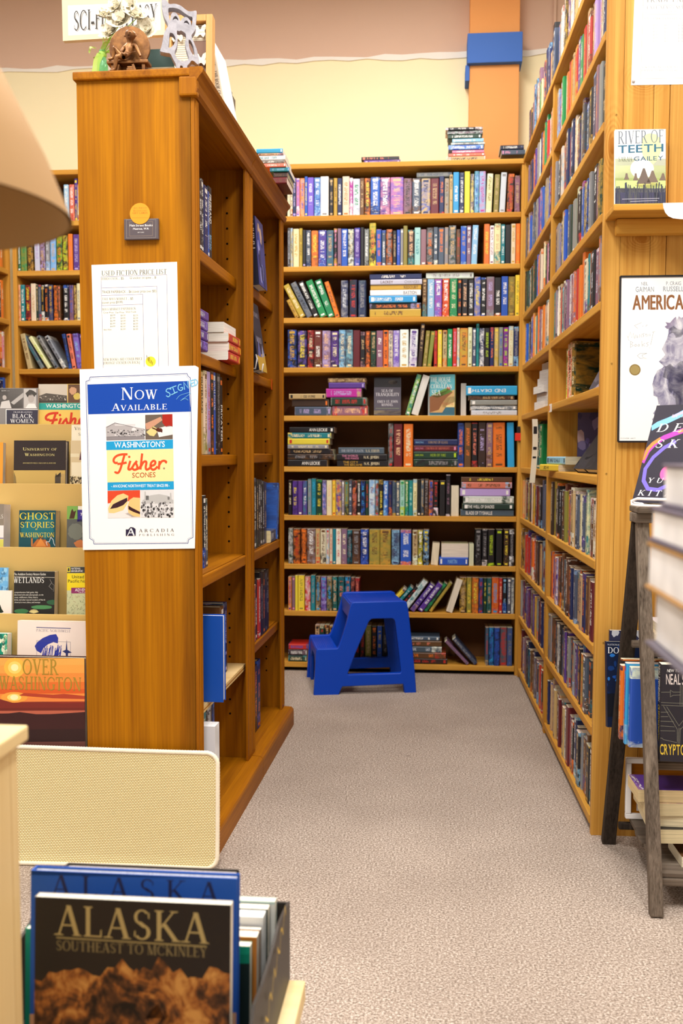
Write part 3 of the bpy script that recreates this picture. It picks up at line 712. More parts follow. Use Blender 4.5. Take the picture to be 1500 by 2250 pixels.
U(Z2, 1, '''82 96 365 gy bk; 97 111 365 ta bk; 112 146 368 cr go wh; 147 165 365 go br; 165 186 375 bk la; 186 214 378 sl wh na; 214 255 378 og ye br s.9; 256 302 378 pu wh bl s.9; 303 342 378 sl ta te s.9; 343 363 366 bk pk; 364 386 366 mv bk bk; 386 422 368 bl wh na; 424 457 370 bk cr wh; 460 493 364 pu la bl; 494 516 360 bk cr ta; 517 543 368 gy wh; 545 583 335 bk og ye s.9; 584 614 372 bl og og; 615 639 376 sl wh; 640 677 372 bk gy og s.9; 678 700 380 bk ta; 701 721 375 bl la; 722 738 370 gy wh; 738 762 352 ol cr; 763 801 376 db pe; 802 836 362 mi te te s.1; 837 869 372 mv wh; 870 908 362 db og gy s.9; 909 935 360 sl wh; 936 971 362 sl og gy; 972 995 360 gy ta; 996 1038 350 dg ta gy s.9; 1039 1063 372 br rd bk; 1064 1097 354 bl go lb; 1098 1123 352 mv wh; 1124 1158 344 lb wh lb 8; 1196 1228 342 og ye og s.1; 1229 1254 350 wh mv; 1255 1291 340 cr ta; 1292 1316 344 te wh; 1317 1349 346 bk lb bl; 1350 1376 340 cr go go s.1; 1377 1402 338 og go pe s.1''')
U(Z2, 2, '''125 150 775 go br go -52 s.1; 152 190 690 go cr go -98 s.1; 192 228 678 sl bk gy -96; 230 266 672 bk wh rd -92; 268 310 666 gr wh gr -86 s.2; 312 352 660 gr wh gr -80 s.2; 353 380 668 og br ta -66 s.2;
383 424 662 na sv gy s.9; 432 476 660 bk rd na s.9; 482 526 662 na gy sl s.9;
846 873 650 br ta; 875 915 655 lb wh lb; 916 958 655 vi wh ma s.9; 960 1000 652 rd wh og s.9; 1002 1045 652 gr cr gr; 1046 1070 655 bk og rd; 1071 1105 655 bk pe br; 1106 1140 660 bk wh sl; 1141 1177 642 bl ye ta s.9; 1178 1209 646 bk wh; 1210 1255 642 mv la gy; 1256 1294 646 bk wh og; 1295 1333 640 bl wh; 1334 1373 640 ol go br s.9; 1374 1400 632 ye ol ye s.1''')
S(Z2, 2, [('548 838 46 go br go s.1', []), '548 838 34 bk og la s.9', '545 815 40 cy wh gr s.9', ('550 838 32 wh gy wh', [('BASTION', .66, .92, .55, 'sl', 'bold')]), ('552 840 28 go cr go', [('REDOUBT', .66, .94, .5, 'br', 'bold')]), ('552 845 30 sv gy wh', [('LACKEY', .2, .44, .5, 'br', 'bold'), ('CHANGES', .66, .95, .5, 'gy', 'bold')]), '548 842 30 na wh sl s.9'])
stack(Z2, YB+.002, ZS[2]+.1815, ['868 1138 32 wh gy sv s.9'], wb(2), gb(2))
U(Z3, 3, '''82 133 90 bk go bl s.9; 138 190 95 bk ye vi s.9; 194 231 93 bk cr rd s.9; 232 276 93 mr wh br s.9; 278 325 95 mv pe la s.9; 326 371 97 pu cr bk s.9; 372 411 90 sl cr lb s.9; 412 452 90 sl cr lb s.9; 453 493 92 mr pe br; 494 522 100 bk ta; 523 551 98 bk og og s.9; 552 585 98 dg ta bk; 586 623 95 mv wh pu; 624 653 92 og bk og; 654 679 93 cr na; 680 716 93 vi wh la; 718 768 88 wh go wh s.2; 770 815 83 wh pu la 8 s.9; 820 845 50 db ta bk 18; 848 872 92 ol ta ol 20; 874 898 95 ol go ol 22; 912 931 95 rd bk; 934 958 90 ye ta ye s.2; 962 987 92 ta br og; 989 1017 85 gr wh; 1019 1042 82 rd pk; 1043 1058 78 cr ta; 1059 1104 80 go br og s.9; 1105 1129 76 cr ol; 1130 1152 80 sl wh; 1153 1168 55 te dg; 1170 1198 82 na wh wh s.9; 1199 1229 80 bk li ye; 1230 1253 76 na og; 1254 1280 76 ta ye go; 1281 1304 76 gy bl; 1305 1335 76 pu li ma; 1336 1364 68 cr ta; 1365 1393 72 na gy''')
S(Z3, 4, ['122 328 50 sl la gy s.9', '105 312 42 db og rd s.9', '90 296 30 ta bk br s.9'])
S(Z3, 4, ['334 535 56 mv pe rd s.9', '326 530 46 dg rd gy s.9', '300 500 50 ma la ta s.5', '315 520 33 pu la bk', '310 525 26 br ta ta'])
S(Z3, 4, ['1125 1385 30 sv gy wh s.9', '1120 1385 27 sl wh sv s.9', '1120 1385 30 gy wh sl s.9', '1110 1370 26 db ta br', ('1095 1385 54 cy wh lb s.1', [('~DEATH\'S', .05, .50, .3, 'wh', 'sans'), ('~END', .56, .78, .36, 'wh', 'sans')])])
S(Z3, 5, [('82 305 38 bk cr gy', [('ANN LECKIE', .36, .82, .46, 'wh', 'bold')]), '82 345 32 bk gy br', '82 338 28 bk ta br', '82 312 24 gy cr sl',
  '82 320 34 ye rd og s.5', '82 328 32 te cr ye s.5', ('92 345 32 bk wh gy', [('ANN LECKIE', .44, .85, .52, 'wh', 'bold')])])
S(Z3, 5, [('362 648 36 bk cr na', [('THE CITY', .12, .42, .34, 'go', 'bold'), ('WE BECAME', .14, .5, .3, 'go', 'bold'), ('N. K. JEMISIN', .54, .84, .42, 'cr', 'bold')]), ('362 645 35 bk pk pu', [('THE WORLD', .1, .42, .34, 'pk', 'bold'), ('WE MAKE', .16, .44, .3, 'pk', 'bold'), ('N. K. JEMISIN', .54, .84, .42, 'cr', 'bold')]), ('370 628 37 sl gy na', [('THE FIFTH SEASON', .06, .55, .4, 'sv', 'serif'), ('N. K. JEMISIN', .6, .9, .42, 'cr', 'serif')])])
U(Z3, 5, '''652 682 622 bk rd gy; 684 733 625 mr pe pu s.2 h; 740 793 625 og cr og s.1 h; 1046 1083 620 na og bl h; 1085 1123 618 br og ta h; 1125 1161 618 bk co rd h; 1163 1207 615 db la bk h; 1209 1246 618 mv ta br h; 1248 1318 612 og br og -4 s.9 h; 1332 1372 612 cy wh cy -8 s.0''')
S(Z3, 5, ['798 1048 46 bk gy dg s.2', ('798 1046 42 dg li te', [('SARAH J. MAAS', .03, .22, .26, 'li', 'sans'), ('HEIR OF FIRE', .38, .74, .36, 'li', 'serif')]), ('798 1046 34 mr pk ma', [('SARAH J. MAAS', .03, .22, .3, 'pk', 'sans'), ('CROWN OF MIDNIGHT', .28, .82, .36, 'co', 'serif')]), ('800 1046 34 na sv bl', [('SARAH J. MAAS', .03, .22, .3, 'lb', 'sans'), ('THRONE OF GLASS', .32, .78, .4, 'ta', 'serif')])])
U(Z4, 6, '''85 106 92 bk cr rd; 108 139 95 pu ye bk s.9; 140 166 95 pu wh; 167 192 95 pu wh; 196 216 85 gy te; 217 243 82 te cy te s.1; 244 277 88 dg ye gr; 278 302 92 la bl; 303 333 92 cr pe wh s.1; 334 354 90 ye rd og; 355 387 90 pu og ye s.9; 388 404 95 gy wh; 405 427 95 ol te; 428 447 88 sl wh; 448 474 95 bk og co s.9; 475 496 92 bk wh; 497 522 95 bk cy bl s.9; 523 542 95 dg rd; 543 577 90 lb mv wh s.9; 578 599 90 br rd; 600 624 90 bk ye; 625 652 95 bl wh lb; 653 674 95 na br og; 675 696 95 sl dg; 697 718 98 sl cr na; 719 746 92 mi gr li; 747 768 92 gr cr; 769 792 92 te mi gr; 793 817 86 cr ol; 818 836 88 bk wh; 837 856 85 sl ta; 857 882 85 db gy; 883 908 92 na bl; 909 937 95 bk rd wh; 944 977 95 bk ye bl; 980 1006 60 bk mv; 1010 1053 122 cr ta cr r''')
S(Z4, 6, [('1064 1366 38 sl wh sv', [('BLADE OF TYSHALLE', .1, .6, .5, 'wh', 'bold')]), ('1075 1366 34 dg wh sv', [('THE WELL OF SHADES', .1, .62, .5, 'wh', 'bold')]), '1080 1366 42 sv wh dg s.9', '1062 1345 44 la wh rd s.9', '1070 1356 36 co br lb s.9', '1070 1356 30 br ye ta s.9'])
U(Z4, 7, '''85 112 365 dg gy wh s.9; 114 153 368 bk rd og s.9; 158 190 368 bk og og s.9; 192 239 368 br wh gy s.9; 240 266 368 ta rd og; 267 299 368 cr br; 300 318 368 cr rd; 319 336 368 cr rd; 338 355 368 te cr; 356 385 368 wh rd cr s.9; 386 419 368 mv cr; 420 447 375 bk gy; 448 493 375 db gy br s.9; 496 541 370 na wh bl; 545 605 372 ol br go s.9; 606 667 372 ol br go s.9; 672 717 374 sl na lb s.9; 722 783 374 bl wh og s.5; 790 820 376 ta br; 821 849 376 bk wh ye s.9; 851 884 374 bk ye s.9; 895 935 450 cr ta cr 10 r;
1112 1138 455 gy cr r; 1145 1182 370 bk gy s.9; 1186 1216 370 bk gy wh; 1218 1256 372 bk li li; 1264 1301 372 bk li li; 1308 1338 372 bk ye br s.9; 1340 1367 372 bk gy wh''')
S(Z4, 7, [('943 1106 46 bl wh lb', [('MARTIN', .3, .62, .5, 'lb', 'bold')]), '955 1108 78 cr ta cr r'])
hs = lambda x, y: .15 if 745 < x < 905 else 1
U(Z4, 8, '''85 104 640 og pu pe s.9; 105 124 640 mv pk; 125 140 632 ye ol; 141 177 632 ye ol li s.2; 180 211 640 rd pk wh s.9; 214 238 632 te gy; 240 268 640 bk cy ta s.9; 270 302 640 pu cy la s.9; 304 333 640 dg cy ta s.9; 335 364 640 dg pe te s.9; 367 404 640 dg co te s.9; 407 438 640 bk co cy s.9; 440 462 645 bk mr co s.9; 464 490 648 mr co;
612 640 712 ye br bl 118; 650 676 704 te sv te 120; 684 706 700 bk rd og 120; 716 754 668 wh te te 126 s.9; 764 800 690 pu wh mv 118; 810 846 684 pu wh mv 118; 848 872 680 dg gr gr 118; 878 900 676 ol go go 118; 979 1016 655 cr ta cr 60 r;
1058 1096 645 db ta go s.9; 1098 1126 645 ol ye go s.9; 1128 1165 645 og ye br s.9; 1166 1192 648 db rd; 1193 1211 648 dg ye; 1212 1239 648 dg ta te; 1240 1280 645 og cy rd s.9; 1281 1300 648 rd cr; 1301 1326 648 bk lb bl; 1328 1350 648 sl wh; 1351 1367 648 gy sl''', hide=hs)
S(Z4, 9, ['86 190 34 dg cr te s.9', '86 192 34 bk wh mv s.9', '86 198 30 rd bl na s.9'], hide=1)
hs2 = lambda x, y: .25 if 700 < x < 860 else 1
U(Z4, 9, '''238 262 915 ta bk; 264 290 915 dg rd cr; 292 318 915 bk ta; 320 344 920 ol bk; 346 372 915 bk rd; 374 400 920 dg ta; 402 430 915 br og; 432 462 920 sl gy; 464 490 915 bk rd og; 494 520 915 db rd; 522 556 918 ol ta; 558 588 922 bk og; 590 618 920 bl ye; 620 650 922 bk gy; 652 680 920 bk ta; 684 706 918 db co''', hide=hs2)
S(Z4, 9, ['712 988 32 db rd og s.4', '714 980 34 br og rd s.4', '712 956 34 sl sv wh s.4', '712 956 32 br co og s.4', '722 945 24 sl wh na'])
U(Z4, 9, '''1098 1122 1012 mv sl pk -128; 1142 1172 1000 sl gy na -128; 1204 1222 930 sl rd ta; 1224 1252 930 na bl cy s.9; 1253 1286 930 na bl bl s.9; 1287 1326 930 sl rd rd s.9; 1327 1357 930 sl gy bl s.9''')
# on top of the back bookcase
ZTOP = Zo(780, 260, 3.75); YT = 4.855
wt = 'top of the back bookcase'; gt = 'books lying on top of the back bookcase'
stack(ZTOP, YT+.03, ZT+.001, ['72 372 40 pu la mv', '50 362 30 bk co og s.9'], wt, gt, dep=.11)
stack(ZTOP, YT, ZT+.001, ['750 1072 42 ta bk wh s.9', '770 1070 24 co wh', '800 1062 24 pk wh rd', '768 1058 40 bl wh lb', '790 1068 18 gy wh', '800 1058 30 lb wh', '765 1040 36 dg wh bk', '760 1052 30 bk mv wh', '745 1050 24 bk wh'], wt, gt, dep=.12)
Zr = Zo(780, 260, 3.75)
stack(Zr, YT-.0, ZT+.0245, ['1205 1400 42 sl pk gy s.9', '1195 1390 38 bk wh na s.9'], wt, gt, dep=.12)

# ================================================================== alcove at the back left
ZA = Zo(0, 360, 4.591)
def wa(i): return ROWN[i]+' shelf of the back left bookcase'
def UA(i, txt): upright(ZA, YB, ZS[i], txt, wa(i), 'books on the '+ROWN[i]+' shelf of the back left bookcase')
UA(0, '''200 240 240 ta br -30; 244 290 240 gy bk -30; 300 345 240 cr ta -30; 350 395 235 lb gy -32; 400 455 235 go og -36; 460 520 230 sl rd -40; 525 585 225 wh gy -44; 588 632 230 bk gy -40; 645 694 210 lb wh sv; 696 748 205 co wh rd; 750 780 145 pu ye go; 782 812 205 wh pk rd; 815 860 210 bk ta; 862 905 205 ol go''')
UA(1, '''150 208 722 dg wh gr s.9; 209 268 715 ol gr gr s.9; 276 332 705 bk go go s.9 -8; 345 400 712 sv la gy -6; 402 455 712 br ta la s.9 -6; 457 500 710 gy sv; 502 562 712 lb ta cy s.9; 568 626 722 dg og li s.9; 628 682 720 bk li ye s.9; 685 730 705 og co og s.1; 735 796 710 pu la pu; 798 850 712 gy bk; 852 900 715 mr ta''')
UA(2, '''150 208 1220 pe br og s.9; 210 251 1220 te wh te; 255 306 1222 bk ye rd s.9; 312 362 1208 cr ta cr s.1; 364 386 1225 dg ta; 388 416 1220 sl gy; 418 447 1225 bk go; 450 489 1218 bk og wh; 490 532 1220 na go sl; 540 585 1225 bk og og s.9; 588 612 1225 br co; 636 692 1222 bk wh bl; 696 738 1222 mv bl na s.9; 740 774 1225 db ta go; 776 816 1208 cr gy; 820 860 1220 bk rd; 862 905 1220 br go''')
UA(3, '''275 325 1712 ta br cr -72 s.1; 405 450 1738 sl te gy -185; 480 524 1748 cr li li -195 s.1; 555 598 1740 gy bk sl -190; 630 675 1740 gy bk wh -185; 690 722 1712 na bl bl -66; 726 768 1712 co bk pk -58; 776 832 1708 vi lb pu -46; 836 876 1712 pu la -40''')
UA(4, '''700 745 2240 ta br; 750 800 2235 gy bk; 805 860 2240 br ta''')
# along the left wall: only the first few near the corner can be seen
for i, cols in ((1, 'og ye co ta br'), (2, 'og bk na sl rd'), (3, 'pk og bl gy na'), (4, 'bl na bk sl te'), (0, 'ta gy br bk og')):
    x = .86
    for c in cols.split():
        w = R.uniform(.022, .034); x -= w+.0006
        book(LW @ T(x, .008, ZS[i]+.0004), w, R.uniform(.165, .185), .11, c, 'cr', None, False, ROWN[i]+' shelf of the left wall bookcase', group='books on the left wall bookcase', hide=.3)

# ================================================================== right-hand bookcase
RP = {0: 'na bk pu bl ta gy og sl cr mv gr wh'.split(), 1: 'pu na la rd og cr wh sl gr mv ta gy'.split(), 2: 'cr ta na bl sl gy wh bk pu mv'.split(), 3: 'bk cr sl og bl ta gy pk dg mv'.split(),
      4: 'bl bk cr ta te og mv gy rd wh'.split(), 5: 'cr br gy'.split(), 6: 'bk dg br'.split(), 7: 'go ol db bk mr sl ta cr br'.split(), 8: 'pu rd br db og na sl ta mr'.split(), 9: 'bk db na sl br go mr pu gy'.split(), 10: 'mr db br ta na bk rd mv gy'.split()}
def side_row(M, w, z, pal, where, group, x0=.022, x1=None, hmax=.19, tall=0, hide=1.0):
    x = x0; x1 = (w-.022) if x1 is None else x1
    while True:
        t = R.choice([R.uniform(.022, .032), R.uniform(.03, .048), R.uniform(.03, .05)])
        if x+t > x1: break
        h = R.uniform(.166, .182) if R.random() > tall else R.uniform(.19, hmax)
        c = R.choice(pal); ink = R.choice(['cr', 'wh', 'go', 'og', 'ta', 'sv']) if c not in ('cr', 'wh', 'ta', 'sv', 'go', 'lb', 'pk') else R.choice(['bk', 'br', 'rd', 'na'])
        book(M @ T(x, R.uniform(.006, .018), z+.0004), t, h, R.uniform(.105, .118), c, ink, None, tall and h > .2, where, group=group, hide=hide)
        x += t+.0006
def wr(i, s): return ROWN[i]+' shelf of the '+s+' right bookcase'
def gr_(i, s): return 'books on the '+ROWN[i]+' shelf of the '+s+' right bookcase'
for i in range(10):
    for M, w, s in ((RF, .977, 'far'), (RN, 1.031, 'near')):
        if i in (4, 5): continue
        side_row(M, w, ZS[i], RP[i+1], wr(i, s), gr_(i, s), tall=.15, hmax=.2, x1=w-.02-R.uniform(0, .05), hide=.9)
side_row(RF, .977, ZT+.001, RP[0], 'top of the far right bookcase', 'books standing on top of the right bookcase', tall=.5, hmax=.24, x0=.05, x1=.55)
side_row(RF, .977, ZT+.001, RP[0], 'top of the far right bookcase', 'books standing on top of the right bookcase', tall=.6, hmax=.26, x0=.58)
side_row(RN, 1.031, ZT+.001, RP[0], 'top of the near right bookcase', 'books standing on top of the right bookcase', tall=.6, hmax=.26, x1=.5)
# ================================================================== face-out books and printed things
def zart(M, ox=0, oy=0, k=1):
    A = Art(M); base = A.uv
    A.uv = lambda x, y: base(ox+x/k, oy+y/k); A.raw = base; return A
def cover_book(M, W_, H_, T_, base, label, art=None, name='paperback_book', hard=False, page=(.86, .80, .66), group=None, spine=None, mat='print', cat='book', kids=()):
    """cover faces -y, spine on the left edge, pages show on top and right"""
    M = M.copy(); M.translation.z += T_*max(0.0, -(M.to_3x3() @ Vector((0, 1, 0))).z)+.0003
    t = .0022 if hard else .0006; e = .003 if hard else .0004
    b = thing(name, label, cat, M, group); m = MB(); c = base if isinstance(base, tuple) else lin(base); sc = c if spine is None else lin(spine)
    m.box(0, W_, 0, t, 0, H_, mat, 0, None, c); m.box(0, W_, T_-t, T_, 0, H_, mat, 0, None, c); m.box(-.0002, t, t, T_-t, 0, H_, mat, 0, None, sc)
    if art: art.put(m, mat)
    m.build('cover', b)
    m = MB(); m.box(t+.0002, W_-e, t+.0002, T_-t-.0002, e, H_-e, 'pages', 0, None, page); m.build('page_block', b)
    return b
def fb(x0, yb, x1, yt, Y, T_, base, label, artf=None, rz=0, rx=0, z=None, zo=(0, 0, 1), **k):
    X = lambda x: zo[0]+x/zo[2]; Yp = lambda y: zo[1]+y/zo[2]
    p = at(X(x0), Yp(yb), Y)
    if z is not None: p.z = z+.0006
    M = T(p) @ RZ(rz) @ RX(rx); A = zart(M, *zo); W_ = A.uv(x1, yb)[0]; H_ = A.uv(x0, yt)[1]
    if artf: artf(A)
    A.F = [([(min(W_, max(0, x)), min(H_, max(0, z_))) for x, z_ in p_], c, l) for p_, c, l in A.F]
    return cover_book(M, W_, H_, T_, base, label, A, **k)
def sheet(M, pts, th, mat, art, col=(1, 1, 1, 1)):
    m = MB(); m.prism([art.uv(*p) for p in pts], 0, th, mat, None, col); art.put(m, mat); return m

# ---- fifth shelf of the back bookcase: three books shown face out and paperbacks beside them
z5 = (600, 690, 2.586)
def a(A):
    A.rect(572, 420, 724, 362, '221f24'); A.disc(680, 392, 26, 12, '4c4238'); A.rect(572, 572, 724, 422, '55505c'); A.rect(572, 572, 724, 552, 'c8b898'); A.step()
    A.text('SEA OF', 606, 448, 690, 16, 'e6e2e6', 'serif', align='c'); A.text('TRANQUILITY', 582, 470, 716, 18, 'e6e2e6', 'serif')
    A.text('EMILY ST. JOHN', 592, 508, 708, 14, 'dcd8dc', 'serif'); A.text('MANDEL', 615, 526, 680, 14, 'dcd8dc', 'serif'); A.line([(582, 540), (716, 540)], 2, '8a9a70')
fb(572, 575, 724, 364, YB+.03, .045, '55505c', 'dark grey face-out novel between the flat stacks on the fifth shelf', a, zo=z5, z=ZS[4], rx=-4, hard=True, name='hardcover_book', page=pc('lb'))
def a(A):
    A.rect(888, 574, 1030, 330, '5aa8b4'); A.rect(888, 574, 1030, 505, '5c86a4'); A.step()
    A.poly([(940, 455), (1030, 430), (1030, 500), (985, 520), (960, 560), (888, 560), (888, 470)], 'caa46a'); A.rect(960, 530, 1030, 470, 'e8cf8c'); A.step()
    A.poly([(888, 470), (990, 432), (1020, 445), (985, 475), (965, 500), (940, 545), (888, 560)], '8a5a38'); A.poly([(895, 462), (985, 420), (1018, 440), (930, 478)], '5c8a3c'); A.rect(985, 432, 1005, 415, 'b04a34'); A.step()
    A.text('THE HOUSE', 892, 385, 1008, 26, 'f0ece0', 'serif'); A.text('IN THE', 920, 396, 990, 8, 'f0ece0', 'serif'); A.text('CERULEAN', 894, 422, 1016, 22, 'f0ece0', 'serif'); A.text('SEA', 900, 462, 950, 30, 'f0ece0', 'serif'); A.text('TJ KLUNE', 960, 518, 1024, 14, 'c85a3c', 'serif')
fb(888, 574, 1030, 345, YB+.02, .045, '5aa8b4', 'pale blue face-out novel with a cliff on its cover', a, zo=z5, z=ZS[4], rz=-7, page=pc('ye'))
for i, (x0, x1, tp, lab) in enumerate(((876, 889, 395, 'white page block turned outward before the pale blue novel'), (1062, 1092, 392, 'grey page block turned outward after the pale blue novel'))):
    p = at(600+x0/2.586, 1040, YB+.03); q = at(600+x1/2.586, 1040, YB+.03); h = at(600+x0/2.586, 690+tp/2.586, YB+.03).z-ZS[4]
    book(T(p.x+(q.x-p.x), YB+.06+.11, ZS[4]+.0004) @ RZ(180), q.x-p.x, h, .11, 'gy', 'wh', None, False, wb(4), label=lab, group=gb(4), page=(.78, .76, .72))
for x0, x1, tp, ln, c, rear, lab in ((748, 776, 345, 66, 'te', False, 'blue and green paperback leaning over at mid fifth shelf'), (782, 822, 352, 66, 'gr', True, 'white-paged paperback leaning on the blue and green one')):
    p = at(600+x1/2.586, 913, YB+.01); h = at(600+x0/2.586, 690+tp/2.586, YB).z-ZS[4]; th = math.degrees(math.atan2(ln/2.586/452, h)); w = (x1-x0)/2.586/452*math.cos(math.radians(th))
    M = T(p.x, YB+.01, ZS[4]+.0004) @ RY(th) @ T(-w, 0, 0)
    if rear: M = M @ T(w, .12, 0) @ RZ(180)
    book(M, w, h*.99/math.cos(math.radians(th)), .12, c, 'wh', 'li', False, wb(4), label=lab, group=gb(4), style=.9, page=(.82, .80, .74))
# red reading lamp / tag clipped to the upright
t = thing('clip_on_tag', 'small red tag clipped to the upright beside the blue hardcover', 'tag', T(at(1139, 960, 4.825)))
m = MB(); m.box(-.017, .017, 0, .004, -.018, .018, 'print', .002, None, lin('d8301c')); m.build('card', t); m = MB(); m.box(-.008, .008, .0045, .016, -.012, .05, 'blackframe', .002); m.build('clip', t)

# ---- display shelves of the right-hand bookcase
def rart(M): return zart(M, 1120, 560, 3.75)
zn5, zn6 = ZS[4], ZS[5]
# near half, fifth shelf
gd = 'books on the display shelves of the near right bookcase'
for i, (c, b2) in enumerate((('ol', 'ye'), ('co', 'cr'), ('mr', 'cr'), ('co', 'cr'), ('dg', 'go'))):
    book(RB @ T(.03, .83-.030*i, zn5+.0004) @ RZ(-70),   .026, .198 if i else .185, .14, c, 'cr', b2, False, 'fifth shelf of the near right bookcase', style=.5 if i < 4 else .95, label=f'{PAL[c][0]} tall volume, {ordinal(i+1)} of a set at the divider, near display shelf', group=gd)
def cover_on(M, W_, H_, T_, base, label, cols, **k):
    A = Art(M); rr = random.Random(len(label))
    for i in range(26):
        cx, cy, r = rr.random()*W_, rr.random()*H_, rr.uniform(.008, .03)
        A.F.append(([(min(W_, max(0, cx+r*rr.uniform(.5, 1)*math.cos(j*.7))), min(H_, max(0, cy+r*1.4*rr.uniform(.5, 1)*math.sin(j*.7)))) for j in range(9)], lin(rr.choice(cols)), 1+i % 5))
    return cover_book(M, W_, H_, T_, base, label, A, group=k.pop('group', gd), **k)
cover_on(RB @ T(.10, .52, zn5+.0006) @ RZ(-30) @ RX(-6), .115, .192, .03, '2a3030', 'dark green large paperback standing face out on the near display shelf', ['3c4440', '20282a', 'c8a84c', '4c5248'])
cover_on(RB @ T(.03, .35, zn5+.0008) @ RZ(-62) @ RX(-32), .13, .19, .02, '5a5460', 'grey-mauve paperback leaning back on the near display shelf', ['8a7c88', '6a5c70', '3c3844', 'a89484'])
cover_on(RB @ T(.05, .165, zn5+.0008) @ RZ(-62) @ RX(-32), .13, .19, .02, '5a3a50', 'plum paperback leaning nearest the boarded end on the display shelf', ['b8688c', '7c4460', '3c2c44', 'e8d0b0'])
# near half, sixth shelf
cover_on(RB @ T(.082, .875, zn6+.0006) @ RZ(-10) @ RX(-3), .135, .21, .03, '54486e', 'violet face-out paperback at the back of the sixth shelf', ['8878a0', '6c5c98', 'c0a0a0', '403660', '9c8c8c'])
for i, (x, y, c) in enumerate(((.03, .22, '2a2a30'), (.02, .12, '1c1c20'))):
    cover_on(RB @ T(.01+.01*i, .50-.14*i, zn6+.0008) @ RZ(-70) @ RX(-38), .13, .20, .022, c, ['black hardcover leaning back on the sixth shelf, deeper of the pair', 'black hardcover leaning back on the sixth shelf, nearer the boarded end'][i], [c, '2c2c32'], hard=True, name='hardcover_book')
for c, lab, z0, w, x, hh, y in (('ye', 'bright yellow paperback lying flat, poking out of the sixth shelf', zn6, .024, -.03, .2, .965), ('lb', 'pale blue book lying flat on the bright yellow one', zn6+.0245, .028, -.012, .19, .93)):
    book(RB @ T(x, y, z0+.0004) @ RZ(-78) @ T(.17, 0, 0) @ RY(-90), w, hh, .13, c, 'bk', 'wh', False, 'sixth shelf of the near right bookcase', style=.2, label=lab, group=gd, text=None)
# far half, fifth shelf: turned paperbacks; sixth shelf: dark cover, teal spines, curved cream card
gf = 'books on the display shelves of the far right bookcase'
zz = zn5
for i, (tk, dx) in enumerate(((.036, 0), (.034, .01), (.03, -.005), (.034, .012), (.034, .02), (.03, .03))):
    book(RB @ T(.012+dx, 1.60, zz+.0006) @ RZ(-84) @ T(0, 0, 0) @ RY(-90) @ T(tk, .12, 0) @ RZ(180) @ T(0, 0, -.19), tk, .19, .12, 'gy', 'wh', None, False, 'fifth shelf of the far right bookcase', label=f'white-paged paperback lying flat, {ordinal(i+1)} up in the far display stack', group=gf, page=(.84, .81, .76)); zz += tk+.0006
cover_on(RB @ T(.05, 1.95, zn6+.0006) @ RZ(-30) @ RX(-5), .15, .215, .02, '26301c', 'dark green patterned paperback face out in the corner cubby', ['3c4828', '1c2414', '8a8440', '566030'], group=gf)
for i in range(4):
    book(RB @ T(.03, 1.64-.034*i, zn6+.0004) @ RZ(-80), .031, .19, .12, ['te', 'dg', 'te', 'gr'][i], 'cr', 'dg', False, 'sixth shelf of the far right bookcase', style=.3, label=f'{["teal", "dark green", "blue-green", "green"][i]} spine beside the curved card on the far sixth shelf', group=gf)
m = MB(); pr = [(x, .010*math.sin(x*9)) for x in [i*.02 for i in range(14)]]
t = thing('bookmark_card', 'tall curved cream card with black marks standing before the teal spines', 'card', RB @ T(-.012, 1.34, zn6-.055))
m.prism([(y, z) for z, y in pr]+[(y-.022-.0*z, z) for z, y in pr[::-1]], 0, .0012, 'print', None, lin('e6dcc4'))
for z, hh in ((.2, .03), (.135, .012), (.1, .008)): m.box(-.018+.010*math.sin(z*9), .004-.008+.010*math.sin(z*9), -.0006, 0, z, z+hh, 'blackframe')
m.build('card', t)
t = thing('shelf_label', 'small white and orange label on the edge of the display shelf', 'label', RB @ T(-.0022, .985, zn5-.012)); m = MB(); m.box(0, .002, -.03, .03, -.018, .012, 'print', 0, None, lin('efe6d8')); m.box(-.0003, 0, .008, .028, -.012, .006, 'print', 0, None, lin('e8763a')); m.build('card', t)

# ---- end panel of the left bookcases
PM = LB @ T(0, -.0016, 0)
def zz4(A): pass
M = LB @ T(0, -.0008, 0); A = zart(M, 170, 430, 5.357)
ink, vio = '36322e', '6a5c98'
A.text('USED FICTION PRICE LIST', 285, 943, 1050, 58, '302c2a', 'serif', 922)
for q in ([(278, 955), (1050, 930), (1070, 2005)], [(278, 955), (305, 2030)], [(282, 1087), (935, 1066), (958, 2010)], [(285, 1177), (768, 1160), (786, 2015)], [(288, 1293), (768, 1278)]): A.line(q, 4, vio)
for s_, x0, y0, x1, h, y1 in (('HARDCOVER ... $5', 285, 992, 545, 28, 986), ('sticker on spine ... $1', 655, 980, 928, 26, 974), ('TRADE PAPERBACK ... $6 (cover price over $10)', 290, 1150, 930, 30, 1136), ('TALL MASS MARKET ... $5', 290, 1230, 655, 28, 1224), ('(cover price $9.99)', 290, 1272, 535, 28, 1266), ('MASS MARKET PAPERBACK', 292, 1352, 688, 28, 1340),
    ('Cover Price', 305, 1386, 425, 20, 1384), ('Our Price', 445, 1384, 548, 20, 1382), ('With Trade', 568, 1380, 690, 20, 1376), ('NEW BOOKS ARE COVER PRICE', 305, 1945, 765, 30, 1934), ('(ORANGE STICKER ON BACK)', 305, 1985, 735, 30, 1976), ('less than', 310, 1586, 400, 20, 1584)):
    A.text(s_, x0, y0, x1, h, ink, 'serif' if s_.isupper() else 'sans', y1)
for i, (p, q, r) in enumerate((('$8.99', '$4.50', '$2.25'), ('$7.99', '$4.00', '$2.00'), ('$6.99', '$3.50', '$1.75'), ('$5.99', '$3.00', '$1.50'), ('$4.99', '$2.50', '$1.25'), ('', '$2.00', '$1.00'))):
    for s_, x in ((p, 388), (q, 510), (r, 658)):
        if s_: A.text(s_, x, 1418+32.5*i, x+56, 18, ink, 'sans', 1416+32.5*i)
